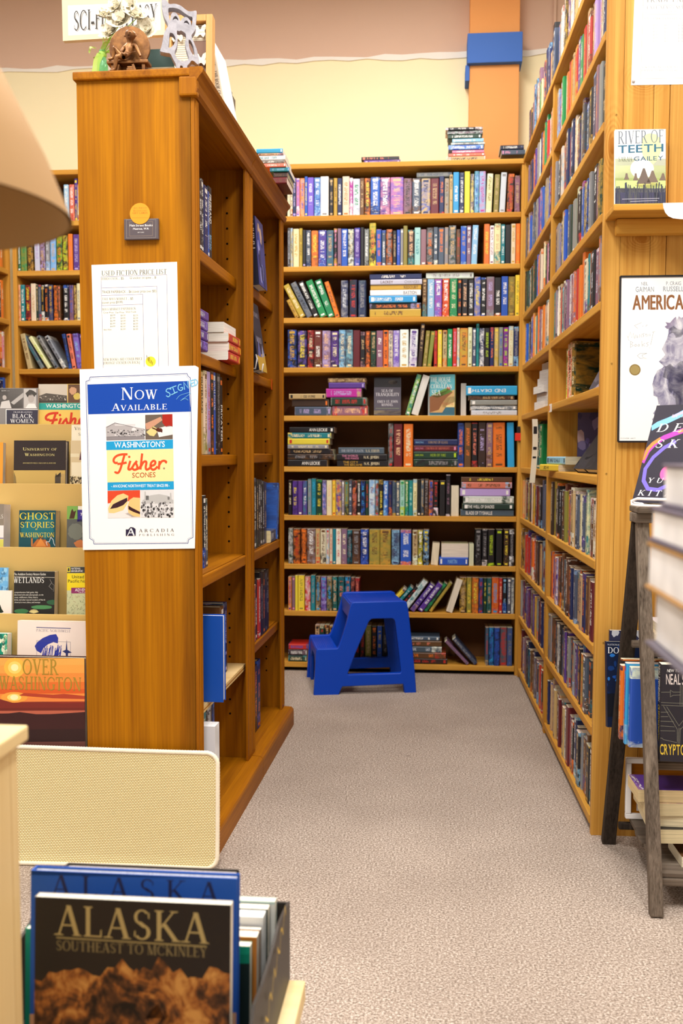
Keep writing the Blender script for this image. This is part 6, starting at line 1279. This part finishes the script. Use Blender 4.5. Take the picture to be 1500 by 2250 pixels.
# ledge
zb = at(1340, 485, 2.79).z; yf = (zb-1.07)*2187.5/(1000-462)-.0
xl = (A.raw(1329, 485)[0])
t = thing('ledge', 'narrow pine ledge carrying the green-covered novella on the boarded end', 'shelf', RB)
m = MB(); m.box(xl, .58, -.118, -.001, zb, zb+.0175, 'pinex', .003); m.build('board', t)
m = MB(); m.box(A.raw(1349, 500)[0], .58, -.035, -.001, zb-.042, zb-.0005, 'pinex', .006); m.build('cleat', t)
ztop = zb+.0181
def a(A):
    k = (0, 0, 1); A.rect(1349, 460, 1462, 284, 'f6f6ee'); A.rect(1349, 460, 1462, 400, '3a3c50'); A.step()
    rr = random.Random(14)
    for i, (y, c) in enumerate(((330, 'f2f4e2'), (350, 'eaf0cc'), (365, 'e4eeb0'), (380, 'dce89c'), (392, 'c8dc84'))): A.rect(1349, 415, 1462, y, c)
    A.step(); A.blot(1430, 325, 26, 40, 'e4f0a0'); A.disc(1410, 372, 26, 22, 'f4f6e6', 20); A.step()
    A.rect(1352, 414, 1462, 398, 'b8c884'); A.disc(1425, 408, 30, 6, 'e8e48c', 16); A.step()
    for cx, w_, h_, by in ((1414, 16, 34, 405), (1433, 13, 26, 402), (1396, 6, 16, 398), (1376, 6, 14, 396), (1456, 9, 16, 398)): A.poly([(cx-w_, by), (cx-w_*.5, by-h_*.5), (cx-2, by-h_), (cx+2, by-h_), (cx+w_*.5, by-h_*.5), (cx+w_, by)], rr.choice(['6a5c54', '5c5450', '746458']))
    for i in range(46): x = rr.uniform(1350, 1462); A.line([(x, 450), (x+rr.uniform(-6, 6), rr.uniform(400, 425))], rr.uniform(1, 3), rr.choice(['34384c', '4a4c50', '2c3044']), join=False)
    A.rect(1349, 470, 1462, 424, '3c3c58'); A.step()
    A.text('RIVER OF', 1357, 318, 1457, 28, '6c7480', 'serif', 314); A.text('TEETH', 1357, 338, 1457, 17, '2f6480', 'bold', 334); A.step(); A.text('TEETH', 1357.6, 338, 1457.6, 17, '2f6480', 'bold', 334)
    A.text('SARAH', 1358, 356, 1388, 10, '5c6450', 'serif'); A.text('GAILEY', 1392, 355, 1457, 9.5, '3c5c78', 'bold', 353); A.line([(1366, 439), (1448, 437)], 1.2, 'a8a8b8'); A.line([(1384, 444), (1444, 442)], 1.2, 'a8a8b8')
p = at(1351, 447, 2.735); p.z = ztop; M = T(p) @ RZ(3) @ RX(-5); A = zart(M); W_ = A.uv(1462, 440)[0]; H_ = A.uv(1351, 286)[1]; a(A); A.F = [([(min(W_, max(0, x)), min(H_, max(0, z))) for x, z in p_], c, l) for p_, c, l in A.F]
cover_book(M, W_, H_, .013, 'f6f6ee', 'pale green swamp-scene novella standing on the pine ledge', A)
M = fr(1458, 481, 2.665); A = zart(M); m = MB(); q = [A.uv(*p) for p in ((1456, 446), (1457, 456), (1461, 467), (1468, 475), (1478, 479.5), (1495, 481.5), (1560, 481.5), (1560, 444))]; m.prism(q[::-1], 0, .0008, 'foam'); o = m.build('shelf_tag', None, M); tag(o, 'white rounded card hung over the front of the pine ledge', 'card')
# framed poster: lettering and an abstract watercolour in the original's colours
M = RB @ T(0, -.013, 0); A = zart(M, 1340, 590, 5.625)
t = thing('framed_poster', 'white poster in a thin black frame on the boarded pine end', 'poster', M)
q = [A.uv(*p) for p in ((98, 2140), (1500, 2140), (1510, 84), (126, 100))]
m = MB(); m.prism(q, 0, .011, 'print', None, lin('f2f0ee'))
A.text('NEIL', 383, 208, 468, 42, '8a929c', 'bold'); A.text('GAIMAN', 315, 290, 542, 64, '8a929c', 'bold', 288); A.text('P. CRAIG', 692, 205, 876, 44, '8a929c', 'bold'); A.text('RUSSELL', 655, 282, 910, 60, '8a929c', 'bold'); A.text('AMERICAN', 275, 508, 1010, 178, '8a5c3a', 'bold', 502); A.step(); A.text('AMERICAN', 283, 508, 1018, 178, '8a5c3a', 'bold', 502)
for pts in ([(390, 668), (300, 705), (340, 742)], [(398, 712), (412, 708)], [(440, 718), (444, 702), (462, 700)], [(234, 894), (206, 826), (224, 852), (250, 786), (268, 856), (288, 800), (300, 866)], [(305, 862), (318, 818), (330, 858)], [(340, 858), (342, 825)], [(360, 855), (362, 815), (385, 850), (388, 808)], [(422, 800), (400, 812), (418, 832), (402, 848)], [(430, 815), (455, 810)], [(442, 812), (446, 845)], [(465, 838), (468, 812)], [(490, 806), (492, 836)], [(520, 785), (555, 780)], [(535, 782), (500, 945)], [(490, 975), (488, 985)], [(250, 975), (250, 900), (280, 915), (258, 938), (288, 950), (252, 975)], [(310, 935), (300, 955), (318, 965), (326, 945), (312, 934)], [(350, 935), (340, 955), (358, 962), (366, 944), (352, 934)], [(392, 895), (395, 970)], [(430, 925), (396, 945), (432, 960)], [(475, 910), (448, 925), (470, 945), (450, 970)], [(455, 1048), (370, 1050), (335, 1078), (370, 1110), (452, 1115), (400, 1095), (395, 1070), (455, 1048)]): A.line(pts, 3, '7a7878')
A.text('COVER ART', 130, 2105, 315, 12, '5c5a5a', 'sans'); A.step(); rr = random.Random(31)
for cx, cy, rx, ry, j in ((900, 1150, 300, 560, .3), (760, 1500, 260, 380, .35), (860, 720, 190, 160, .55), (640, 1900, 150, 260, .5), (1000, 1500, 280, 460, .3)): A.blot(cx, cy, rx, ry, '@wash', 34, j, rr)
A.step(); A.disc(306, 1252, 70, 70, '8a7444', 28); A.step(); A.disc(306, 1252, 56, 56, 'a08c58', 24)
A.put(m, 'paper'); m.build('print', t)
m = MB(); M0 = M.inverted()
Q = [Vector((x, 0, z)) for x, z in q]
for a_, b_ in zip(Q, Q[1:]+Q[:1]): m.tube([a_, b_], .0035, 'blackframe', 4)
m.build('frame', t)
# ================================================================== rustic A-frame ladder shelf at the right
def beam(m, p0, p1, w, d, mat, c=.002):     # w along x, d across
    p0, p1 = Vector(p0), Vector(p1); z = (p1-p0).normalized(); x = Vector((1, 0, 0)); y = z.cross(x).normalized(); x = y.cross(z)
    M = Matrix((x, y, z)).transposed().to_4x4(); M.translation = p0
    m.box(-w/2, w/2, -d/2, d/2, 0, (p1-p0).length, mat, c, M)
LX = .515; t = thing('ladder_shelf', 'weathered grey wooden A-frame ladder shelf holding books beside the pine end', 'shelf', T(LX, 2.52, 0))
def ylad(z, near): return (-.215+z/.905*.205) if near else (.225-z/.905*.205)
for dx in (0, .72):
    for near in (True, False):
        m = MB(); top = .905
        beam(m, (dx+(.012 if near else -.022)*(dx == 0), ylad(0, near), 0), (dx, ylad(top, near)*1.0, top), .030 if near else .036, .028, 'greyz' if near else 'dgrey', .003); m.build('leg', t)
    m = MB(); m.box(dx-.022, dx+.022, -.036, .036, .9055, .93, 'greyx', .004); m.build('top_block', t)
SZ = [.088, .348, .61]
for z in SZ:
    yn, yf = ylad(z, True)+.017, ylad(z, False)-.017
    m = MB(); m.box(.018, .745, yn-.004, yn+.018, z-.03, z-.012, 'greyx', .003); m.build('rail', t)
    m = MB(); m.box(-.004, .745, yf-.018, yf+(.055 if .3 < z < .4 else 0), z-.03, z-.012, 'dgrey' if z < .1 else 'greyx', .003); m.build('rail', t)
    m = MB(); n_ = 4
    for k in range(n_):
        a_ = yn+.0+(yf-yn)*k/n_; m.box(.022+.004*(k % 2), .70, a_+.001, a_+(yf-yn)/n_-.001, z-.0115, z, 'greyx', .002)
    m.build('shelf_board', t)
m = MB(); m.box(-.02, .74, -.05, .05, .9305, .945, 'greyx', .003); m.build('top_board', t)
gL = 'books on the ladder shelf'
# face-out science fiction novel on a white wire easel
pk = at(1387, 1122, 2.495); M = T(pk.x, pk.y, .9462) @ RZ(-42) @ RX(-24); A = zart(M); Hk = .262; Wk = .17
def quad(u0, v0, u1, v1, c): A.poly([(u0*Wk, v0*Hk), (u1*Wk, v0*Hk), (u1*Wk, v1*Hk), (u0*Wk, v1*Hk)], c, False)
def ribbon(pts, w, c):
    A.line([(u*Wk, v*Hk) for u, v in pts], w, c, False)
quad(0, 0, 1, 1, '262030'); A.step()
ribbon([(-.0, .76), (.1, .80), (.25, .84), (.4, .89), (.55, .95), (.62, 1.0)], .016, '7cb8e8'); ribbon([(.0, .40), (.04, .52), (.12, .60), (.25, .66), (.4, .70), (.6, .75), (.8, .82)], .014, 'b03cb0'); A.step()
ribbon([(.0, .43), (.04, .545), (.1, .60), (.2, .65)], .010, 'f08840'); ribbon([(.45, .715), (.62, .76), (.8, .83)], .008, 'f09060'); ribbon([(.3, .875), (.45, .92), (.6, .98)], .007, 'c8b0f0')
ribbon([(.45, .62), (.3, .56), (.16, .46), (.08, .34), (.10, .22), (.2, .14), (.36, .13), (.5, .18)], .010, '7868d0'); A.step()
A.poly([((.42+.09*math.cos(k/3.5))*Wk, (.30+.07*math.sin(k/3.5))*Hk) for k in range(22)], 'f060a8', False); A.step()
def tx(s_, u0, v, u1, h, c='f2eef4'):
    P, w = layout(s_, 'serif')
    for p in P: A.F.append(([((u0+(u1-u0)*(x+.16*y)/w)*Wk, (v+h*y)*Hk) for x, y in p], lin(c), A.lay))
tx('I N  T H E', .28, .865, .62, .035, 'c8c0cc'); tx('D E E P', .1, .72, .92, .085); tx('S K Y', .14, .555, .72, .085); tx('Y U M E', .16, .2, .7, .05); tx('K I T A S E I', .06, .07, .95, .055)
A.F = [([(min(Wk, max(0, x)), min(Hk, max(0, z))) for x, z in p_], c, l) for p_, c, l in A.F]
cover_book(M, Wk, Hk, .024, '262030', 'dark space-themed novel leaning on a white wire easel atop the ladder shelf', A, 'hardcover_book', True, group=gL)
p = at(1392, 1128, 2.47); t2 = thing('wire_easel', 'white wire easel under the dark space-themed novel', 'book stand', T(p.x-.012, p.y-.038, .9455))
m = MB(); m.tube([(.12, -.09, .006), (.012, -.004, .006), (.0, .006, .008), (.0, .010, .016), (.012, .0, .022), (.12, -.088, .022)], .0035, 'wire'); m.tube([(.0, .010, .012), (.05, .06, .005), (.10, .03, .004)], .003, 'wire'); m.build('wire', t2, smooth=True)
# shelf two: novel face out, spines to the aisle, dark books at the back
M = T(at(1443, 1660, 2.362).x+.007, 2.362, .3486) @ RZ(-3) @ RX(-3); A = zart(M, 1300, 1360, 6.62); W_ = .108; H_ = A.uv(955, 675)[1]
A.lay = 0; A.text('NEW YORK TIMES BESTSELLER', 1092, 788, 1092+620, 42, 'f2f0ec', 'bold', shear=.18); A.text('NEAL', 1078, 965, 1290, 150, 'd8ccc8', 'bold', 970); A.text('STEPHENSON', 1310, 972, 1800, 150, 'd8ccc8', 'bold', 978); A.text('CRYPTONOMICON', 985, 1985, 1800, 150, 'd8b83c', 'bold', 2010)
for pts in ([(960, 1080), (1140, 1080), (1140, 1050), (1180, 1080), (1290, 1080)], [(1140, 1080), (1140, 1150), (1180, 1125), (1290, 1120)], [(1285, 980), (1280, 1270)], [(1310, 980), (1310, 1280)], [(1000, 1230), (1500, 1250)], [(1010, 1270), (1500, 1290)], [(1040, 1285), (1240, 1620), (1240, 1800)], [(1085, 1290), (1265, 1570), (1450, 1330)], [(1290, 1620), (1480, 1400)], [(985, 1370), (1110, 1370)], [(980, 1435), (1110, 1435)], [(975, 1500), (1190, 1510)], [(975, 1570), (1200, 1585)], [(970, 1640), (1210, 1645)], [(970, 1745), (1020, 1750), (1040, 1770), (1240, 1815)], [(1265, 1600), (1255, 1830)], [(1285, 1600), (1275, 1830)]): A.line(pts, 6, '7c7a6c')
A.F = [([(min(W_, max(0, x)), min(H_, max(0, z))) for x, z in p_], c, l) for p_, c, l in A.F if min(q[0] for q in p_) < W_]
b = cover_book(M, W_, H_, .042, '26242c', 'thick black novel with gold title face out on the ladder shelf', A, group=gL, page=(.86, .78, .62))
m = MB()
for s_, z0, z1, c in (('NEAL STEPHENSON', H_-.006, H_-.092, 'd8d4cc'), ('CRYPTONOMICON', H_-.10, H_-.185, 'c8b040')):
    P, tw = layout(s_, 'bold')
    for p_ in P: m.face([(-.0008, .030-(1-y)*.016 if False else .034-y*.020, z0+x*(z1-z0)/tw) for x, y in p_], 'print', lin(c))
m.build('spine_lettering', b)
for i, (x, y, w, h, c, ink, b2, tx_, lab) in enumerate(((.487, 2.600, .020, .20, 'bk', 'cr', 'og', None, 'black and yellow spine before the rear leg of the ladder shelf'), (.480, 2.572, .026, .19, 'og', 'cr', 'na', None, 'orange paperback spine between the legs of the ladder shelf'), (.488, 2.548, .020, .185, 'la', 'wh', 'bl', None, 'slim lavender-blue spine beside the orange paperback'), (.484, 2.525, .022, .205, 'cy', 'ma', 'lb', [('WIZARDS AND ROBOTS', .2, .7, .5, 'ma', 'bold')], 'bright blue spine beside the front leg of the ladder shelf'), (.49, 2.500, .022, .20, 'bl', 'lb', 'wh', None, 'deep blue spine half behind the front leg of the ladder shelf'))):
    book(T(x, y, .3486) @ RZ(-90), w, h, .115, c, ink, b2, False, 'second step of the ladder shelf', label=lab, group=gL, text=tx_, style=.6)
def blueart(A):
    A.rect(160, 1440, 700, 345, '0e1c3c'); A.step(); rr = random.Random(12)
    for i in range(16): A.blot(rr.uniform(190, 500), rr.uniform(400, 1100), rr.uniform(20, 60), rr.uniform(20, 60), rr.choice(['1c50a8', '123878', '2a78d0', '0c2450']))
    A.rect(160, 1440, 700, 1100, '101420'); A.step(); A.text('NATIONAL BESTSELLER', 225, 402, 640, 24, 'd8dce4', 'serif', 412); A.text('DOORS', 230, 515, 620, 88, 'f0f2f4', 'serif', 525)
M = T(at(1335, 1577, 2.69).x, 2.69, .3368) @ RZ(4) @ RX(-8); A = zart(M, 1300, 1360, 6.62); W_ = .10; H_ = A.uv(170, 345)[1]; blueart(A); A.F = [([(min(W_, max(0, x)), min(H_, max(0, z))) for x, z in p_], c, l) for p_, c, l in A.F]
cover_book(M, W_, H_, .022, '0e1c3c', 'dark blue starry paperback at the rear edge of the ladder shelf', A, group=gL)
cover_on(T(at(1343, 1450, 2.72).x, 2.746, .3368) @ RX(-2), .10, .255, .016, '24284a', 'navy book peeking above the dark blue starry paperback', ['2c3460', 'b8bcc8', '1c2040'], group=gL)
cover_on(T(LX+.04, 2.635, .3486) @ RX(-4), .12, .235, .02, '15161c', 'black book standing behind the spines on the ladder shelf', ['1c1e28', 'd0d4dc', '2a2c38'], group=gL)
# third step
for i, (w, c, lab) in enumerate(((.022, 'cr', 'cream-paged paperback lying on the third step of the ladder shelf'), (.02, 'wh', 'white paperback lying on the cream one on the third step'))):
    book(T(LX+.235, 2.50, .6106+i*.0226) @ RY(-90), w, .20-.01*i, .12, c, 'br', 'ta', False, 'third step of the ladder shelf', label=lab, group=gL)
# bottom step: paperbacks lying with page edges outward
zq = .0886; rr = random.Random(44)
for i, (tk, dx, c, pg) in enumerate(((.026, .05, 'br', (.9, .82, .62)), (.028, .08, 'ta', (.9, .82, .62)), (.034, -.002, 'bk', (.78, .66, .40)), (.028, -.03, 'db', (.80, .70, .46)), (.030, -.035, 'ta', (.72, .60, .36)), (.030, -.05, 'pu', (.74, .58, .32)))):
    book(T(LX+.225+dx, 2.385+.004*i, zq) @ RZ((2, -6, 3, -2, 2, 1)[i]) @ RY(-90) @ T(tk, .12, 0) @ RZ(180), tk, .19, .12, c, 'wh', 'mv', False, 'bottom step of the ladder shelf', label=f'paperback lying page-edge out, {ordinal(i+1)} up in the pile on the lowest ladder step', group=gL, page=pg); zq += tk+.0006
M = T(at(1361, 1790, 2.705).x+.013, 2.70, .0890) @ RX(-3)
t3 = thing('picture', 'whitewashed framed brown picture leaning behind the ladder shelf legs', 'picture frame', M)
m = MB(); fw_, fh_, fb_ = .20, .165, .014
for a_ in ((0, fw_, 0, fb_), (0, fw_, fh_-fb_, fh_), (0, fb_, fb_+.0003, fh_-fb_-.0003), (fw_-fb_, fw_, fb_+.0003, fh_-fb_-.0003)): m.box(a_[0], a_[1], -.012, .006, a_[2], a_[3], 'foam', .002)
m.build('frame', t3); m = MB(); m.box(fb_, fw_-fb_, 0, .004, fb_, fh_-fb_, 'oakx'); m.box(.03, .09, -.003, -.0003, .02, .09, 'metal', .001); m.box(.048, .09, -.0045, -.003, .066, .071, 'dark'); m.box(.048, .09, -.0045, -.003, .058, .063, 'dark'); m.build('panel', t3)

# ================================================================== close to the camera
# pale wood display unit at the lower left corner
c0 = at(63, 1592, 1.03); zt = c0.z
t = thing('display_unit', 'pale birch display unit cropped by the lower left corner', 'shelf unit', T(c0.x, 1.03, 0))
m = MB(); m.box(-.40, 0, -.62, 0, zt-.017, zt, 'birchy', .003); m.build('top_board', t)
m = MB(); m.box(-.39, -.009, -.028, -.010, 0, zt-.0175, 'birchz', .002); m.build('back_panel', t)
m = MB(); m.box(-.027, -.009, -.60, -.0285, 0, zt-.0175, 'birchz', .002); m.build('side_panel', t)
m = MB(); m.box(-.39, -.372, -.60, -.0285, 0, zt-.0175, 'birchz', .002); m.build('side_panel', t)
m = MB(); m.box(-.371, -.028, -.60, -.029, .05, .068, 'birchx', .001); m.box(-.371, -.028, -.60, -.029, .40, .418, 'birchx', .001); m.build('shelf', t)
# birch table with a black cut-out box of travel books
TZ = .325; tc = flo(671, 2154, TZ)
t = thing('low_table', 'low birch table under the black box of travel books', 'table', T(tc.x, tc.y, 0))
m = MB(); m.box(-.50, 0, -.318, 0, TZ-.03, TZ, 'birchx', .003); m.build('top', t)
for x in (-.48, -.045):
    for y in (-.312, -.045): m = MB(); m.box(x, x+.035, y, y+.035, 0, TZ-.0305, 'birchz', .002); m.build('leg', t)
m = MB(); m.box(-.03, -.012, -.276, -.0455, TZ-.15, TZ-.0305, 'birchy', .002); m.box(-.4445, -.0455, -.03, -.012, TZ-.15, TZ-.0305, 'birchx', .002); m.build('apron', t)
bc = flo(637, 2149, TZ); XW, YW = bc.x, bc.y
top = [atx(x, y, XW) for x, y in ((636, 1984), (625, 2006), (613, 2035), (603, 2078), (593, 2115), (578, 2165), (560, 2212))]
t = thing('magazine_box', 'black card magazine box of travel books with yellow script on its side', 'box', T(XW, YW, TZ+.0006))
poly = [(p.y-YW, p.z-TZ) for p in top]; yN = poly[-1][0]-.03; poly += [(yN, poly[-1][1]-.03), (yN, 0), (0, 0)]
poly = [(0, max(0.05, poly[0][1]))]+poly[1:]
bw = .335
for nm, x0 in (('side_wall', 0), ('side_wall', bw-.004)):
    m = MB(); m.prism(poly, x0, x0+.004, 'blackcard', RZ(90))
    if x0 == 0:
        Ms = RZ(90); As = Art(Matrix.Identity(4)); m2 = m
        for k in range(22):                # yellow script flourish along the side
            y_ = -.27+k*.0092; z_ = .05+.085*k/22+.012*math.sin(k*1.9)
            y2 = -.27+(k+1)*.0092; z2 = .05+.085*(k+1)/22+.012*math.sin((k+1)*1.9)
            m.face([(.0046, y_, z_-.0022), (.0046, y2, z2-.0022), (.0046, y2, z2+.0022), (.0046, y_, z_+.0022)], 'print', lin('d8b428'))
        m.face([(.0046, -.30, .005), (.0046, -.275, .005), (.0046, -.265, .05), (.0046, -.285, .05)], 'print', lin('e06448'))
    m.build(nm, t)
m = MB(); m.box(-bw+.0005, -.0045, -.004, 0, 0, poly[0][1], 'blackcard', .0008); m.box(-bw+.03, -.02, -.0046, -.004, poly[0][1]-.006, poly[0][1]+.0015, 'kraft', .0004); m.build('back_wall', t)
m = MB(); m.box(-bw+.0005, -.0045, yN, -.0045, 0, .004, 'blackcard'); m.build('bottom', t)
gA = 'travel books in the black box'; ZB = TZ+.0052
def abook(x0, x1, yt, Y, T_, base, label, af=None, rx=-4, **k):
    p = at(x0, yt, Y); zt_ = p.z; X1 = at(x1, yt, Y).x
    M = T(p.x, Y-(zt_-ZB)*math.tan(math.radians(-rx)) , ZB) @ RX(rx); A = zart(M); W_ = X1-p.x; H_ = (zt_-ZB)/math.cos(math.radians(rx))
    A.kW, A.kH = W_, H_
    if af: af(A)
    A.F = [([(min(W_, max(0, x)), min(H_, max(0, z))) for x, z in p_], c, l) for p_, c, l in A.F]
    return cover_book(M, W_, H_, T_, base, label, A, group=gA, **k)
def a(A):
    A.rect(60, 2700, 540, 1960, '221c1a'); A.step()
    A.text('ALASKA', 123, 2056, 456, 66, 'b4a26c', 'serif', 2076); A.text('SOUTHEAST TO MCKINLEY', 124, 2090, 454, 22, '8c7e56', 'serif', 2106); A.line([(124, 2062), (454, 2082)], 3, 'a0905e')
    rr = random.Random(17); ridge = [(60+i*16, 2138+10*math.sin(i*.9)+rr.uniform(-12, 12)-(18 if 12 < i < 20 else 0)) for i in range(31)]
    A.poly([(60, 2700)]+ridge+[(540, 2700)], '@rock'); A.step()
    for cx, by, w_, h_ in ((300, 2200, 46, 70), (420, 2210, 60, 62), (155, 2260, 46, 80), (350, 2290, 60, 86), (240, 2330, 70, 70)):
        A.poly([(cx-w_*1.2, by+40), (cx-w_*.7, by-h_*.4), (cx-w_*.3, by-h_*.8), (cx, by-h_), (cx+w_*.3, by-h_*.7), (cx+w_*.8, by-h_*.3), (cx+w_*1.3, by+40)], '@rock')
abook(77, 507, 1972, 1.085, .013, 'd8d4cc', 'black softcover on southeast scenery, foremost book in the black box', a, name='paperback_book', spine='8c8478')
def a(A):
    A.rect(50, 2700, 560, 1890, '1c56b4'); A.rect(50, 1925, 560, 1890, '1a4aa0'); A.step(); A.text('A L A S K A', 112, 1972, 480, 48, '1c2450', 'serif', 1990); A.rect(50, 2350, 560, 2230, 'c89878')
abook(68, 521, 1915, 1.135, .018, '1c56b4', 'tall blue hardcover directly behind the foremost black softcover', a, hard=True, name='hardcover_book', page=(.5, .5, .52))
abook(140, 520, 1907, 1.18, .016, '2c2826', 'dark hardcover peeking above the tall blue one', None, hard=True, name='hardcover_book', page=(.7, .62, .56))
abook(56, 400, 2042, 1.205, .012, '1c9478', 'green book whose corner shows at the left of the black box', None)
abook(330, 549, 2072, 1.222, .016, '0f8c70', 'green softcover low in the black box behind the blue hardcover', lambda A: (A.rect(330, 2100, 560, 2060, '16a080'), A.rect(330, 2600, 560, 2120, '1c2c2c')))
abook(330, 564, 2052, 1.245, .022, 'd08034', 'orange book between the green and white ones in the black box', lambda A: A.rect(330, 2064, 570, 2046, 'f0a848'))
abook(330, 572, 2034, 1.272, .010, '3c3038', 'plum-black slim book behind the orange one in the black box', None)
abook(330, 578, 2008, 1.287, .024, 'f2f2ee', 'white rounded book behind the orange one in the black box', None, page=(.9, .9, .86))
abook(330, 588, 1990, 1.314, .02, '3c463c', 'dark green book behind the white one in the black box', None)
abook(330, 604, 1972, 1.336, .016, 'c8e0d8', 'pale mint book at the back of the black box', lambda A: (A.rect(330, 1990, 610, 1970, 'c4dcd4'), A.rect(330, 2600, 610, 1990, 'e4e4dc')))
# stack of books on a counter at the right edge, close to the camera
XS = .188; ys = lambda yy: (1.07-yy)
def zat(py, Y): return at(1420, py, Y).z
YF = .86; ct = zat(1412, YF)
t = thing('counter', 'orange-toned wooden counter edge under the stack of white-paged books', 'counter', T(XS+.018, YF-.055, 0))
m = MB(); m.box(0, .55, -.60, 0, ct-.03, ct-.0006, 'pinex', .003); m.build('top', t); m = MB(); m.box(.02, .53, -.58, -.02, 0, ct-.0306, 'pinez'); m.build('body', t)
gS = 'white-paged books stacked at the right edge'
z_ = ct; items = [(1372, 1410, 0, .30, .0, '3c3634'), (1290, 1370, .0, .30, .006, '57505c'), (1188, 1288, -.006, .135, .004, 'a87c44'), (1112, 1184, -.004, .30, .004, '5c5260'), (1018, 1106, .004, .30, .008, '6a6270')]
lab = ['white-paged hardcover at the foot of the stack, its cover corner jutting out', 'white-paged hardcover second up in the close stack', 'short white-paged book with a tan spine in the close stack', 'white-paged hardcover second from the top of the close stack', 'white-paged hardcover on top of the close stack']
for i, ((y0, y1, dx, ln, dy, c), l_) in enumerate(zip(items, lab)):
    if i == 0: zt_ = zat(1290, YF); continue
    ztop_ = zat(y0, YF); tk = ztop_-z_-.0006
    M = T(XS+dx, YF-dy-ln, z_+.0003) @ RZ(0)
    b = thing('hardcover_book', l_, 'book', M, gS); m = MB(); w_ = .15
    m.box(-.003 if i != 1 else -.008, w_, 0, ln, 0, .003, 'print', .001, None, lin(c)); m.box(-.002, w_, 0, ln, tk-.003, tk, 'print', .001, None, lin(c)); m.box(w_-.003, w_, 0, ln, .003, tk-.003, 'print', 0, None, lin(c)); 
    if i == 2: m.box(-.001, w_-.004, 0, .004, .003, tk-.003, 'print', 0, None, lin('b88c50'))
    m.build('cover', b); m = MB(); m.box(0, w_-.004, .004, ln-.003, .0032, tk-.0032, 'pages', .001, None, (.9, .87, .86)); m.build('page_block', b); z_ = ztop_
# brown shade cutting into the picture from the upper left
ps = at(131, 455, .80); rs = .168
t = thing('lamp', 'brown paper lamp shade of a lamp standing on the birch unit', 'lamp', T(ps.x-rs, .80, zt+.0006)); ps.z -= zt+.0006
m = MB(); m.lathe([(rs, ps.z), (rs-.02, ps.z+.05), (rs*.55, ps.z+.16), (.02, ps.z+.19), (.012, ps.z+.186), (rs*.52, ps.z+.155), (rs-.024, ps.z+.05), (rs-.003, ps.z)], 'kraft', 56); m.build('shade', t, smooth=True)
m = MB(); m.tube([(0, 0, .02), (0, 0, ps.z+.175)], .008, 'blackframe', 12); m.build('pole', t); m = MB(); m.lathe([(0, .024), (.08, .02), (.09, .008), (.09, 0), (0, 0)], 'blackframe', 32); m.build('base', t)
# ================================================================== turn the listed books into objects
CAP = 320
for i, b in enumerate(BOOKS): b['i'] = i
order = sorted(BOOKS, key=lambda b: -b['area']); keep = {b['i'] for b in order[:CAP]}
cnt = {}
rest = MB(); rest.attr = True
def spine_text(mb, b):
    w, h = b['w'], b['h']
    for (s, a0, a1, cap, c, font) in b['text']:
        flip = s[0] == '~'; s = s.lstrip('~'); P, tw = layout(s, font); L = (a1-a0)*h; cx = w/2-cap*w/2
        if s in ('THE CITY', 'THE WORLD'): cx = w*.54
        if s in ('WE BECAME', 'WE MAKE'): cx = w*.14
        for p in P:
            q = [(cx+y*cap*w, -.0004, h*(1-a0)-x*L/tw) for x, y in p]
            if flip: q = [(w-x, y, h*(2-a0-a1)-z) for x, y, z in q]
            ar = sum(q[k][0]*q[(k+1) % len(q)][2]-q[(k+1) % len(q)][0]*q[k][2] for k in range(len(q)))
            mb.face(q if ar > 0 else q[::-1], 'print', pc(c))
for b in BOOKS:
    key = b['where']; cnt[key] = cnt.get(key, 0)+1; n = cnt[key]
    if b['i'] in keep:
        m = MB(); m.attr = True
        book_geo(m, b['w'], b['h'], b['d'], b['base'], b['ink'], b['band'], b['seed'], b['style'], b['hard'], None, b['page'])
        if b['text']: spine_text(m, b)
        o = m.build('hardcover_book' if b['hard'] else 'paperback_book', None, b['M'])
        kind = 'hardcover' if b['hard'] else 'paperback'
        if b['label']: lab = b['label']
        elif b['rear']: lab = f"{PAL[b['cn']][0]} page edges of a {kind}, {ordinal(n)} along {key}"
        elif b['kind'] and PILE[key] == 1: lab = f"{PAL[b['cn']][0]} {kind} lying flat, {ordinal(b['kind'][1])} up in the pile on {key}"
        elif b['kind']: lab = f"{PAL[b['cn']][0]} {kind}, {ordinal(b['kind'][1])} up in the {ordinal(b['kind'][2])} pile on {key}"
        else: lab = f"{PAL[b['cn']][0]} {kind}, {ordinal(n)} from left on the {key}"
        if len(lab.replace('-', ' ').split()) > 16: lab = lab.replace(' paperback', ' book').replace('bright blue', 'azure').replace('dark ', '').replace('light ', 'pale ')
        if len(lab.replace('-', ' ').split()) > 16: lab = lab.replace('from left on the', 'along the')
        tag(o, lab, 'book', b['group'])
    else:
        book_geo(rest, b['w'], b['h'], b['d'], b['base'], b['ink'], b['band'], b['seed'], b['style'], b['hard'], b['M'], b['page'])
if rest.v:
    tag(rest.build('shelved_books'), 'remaining small paperbacks filling the rows of the pine bookcases', 'books', None, 'stuff')
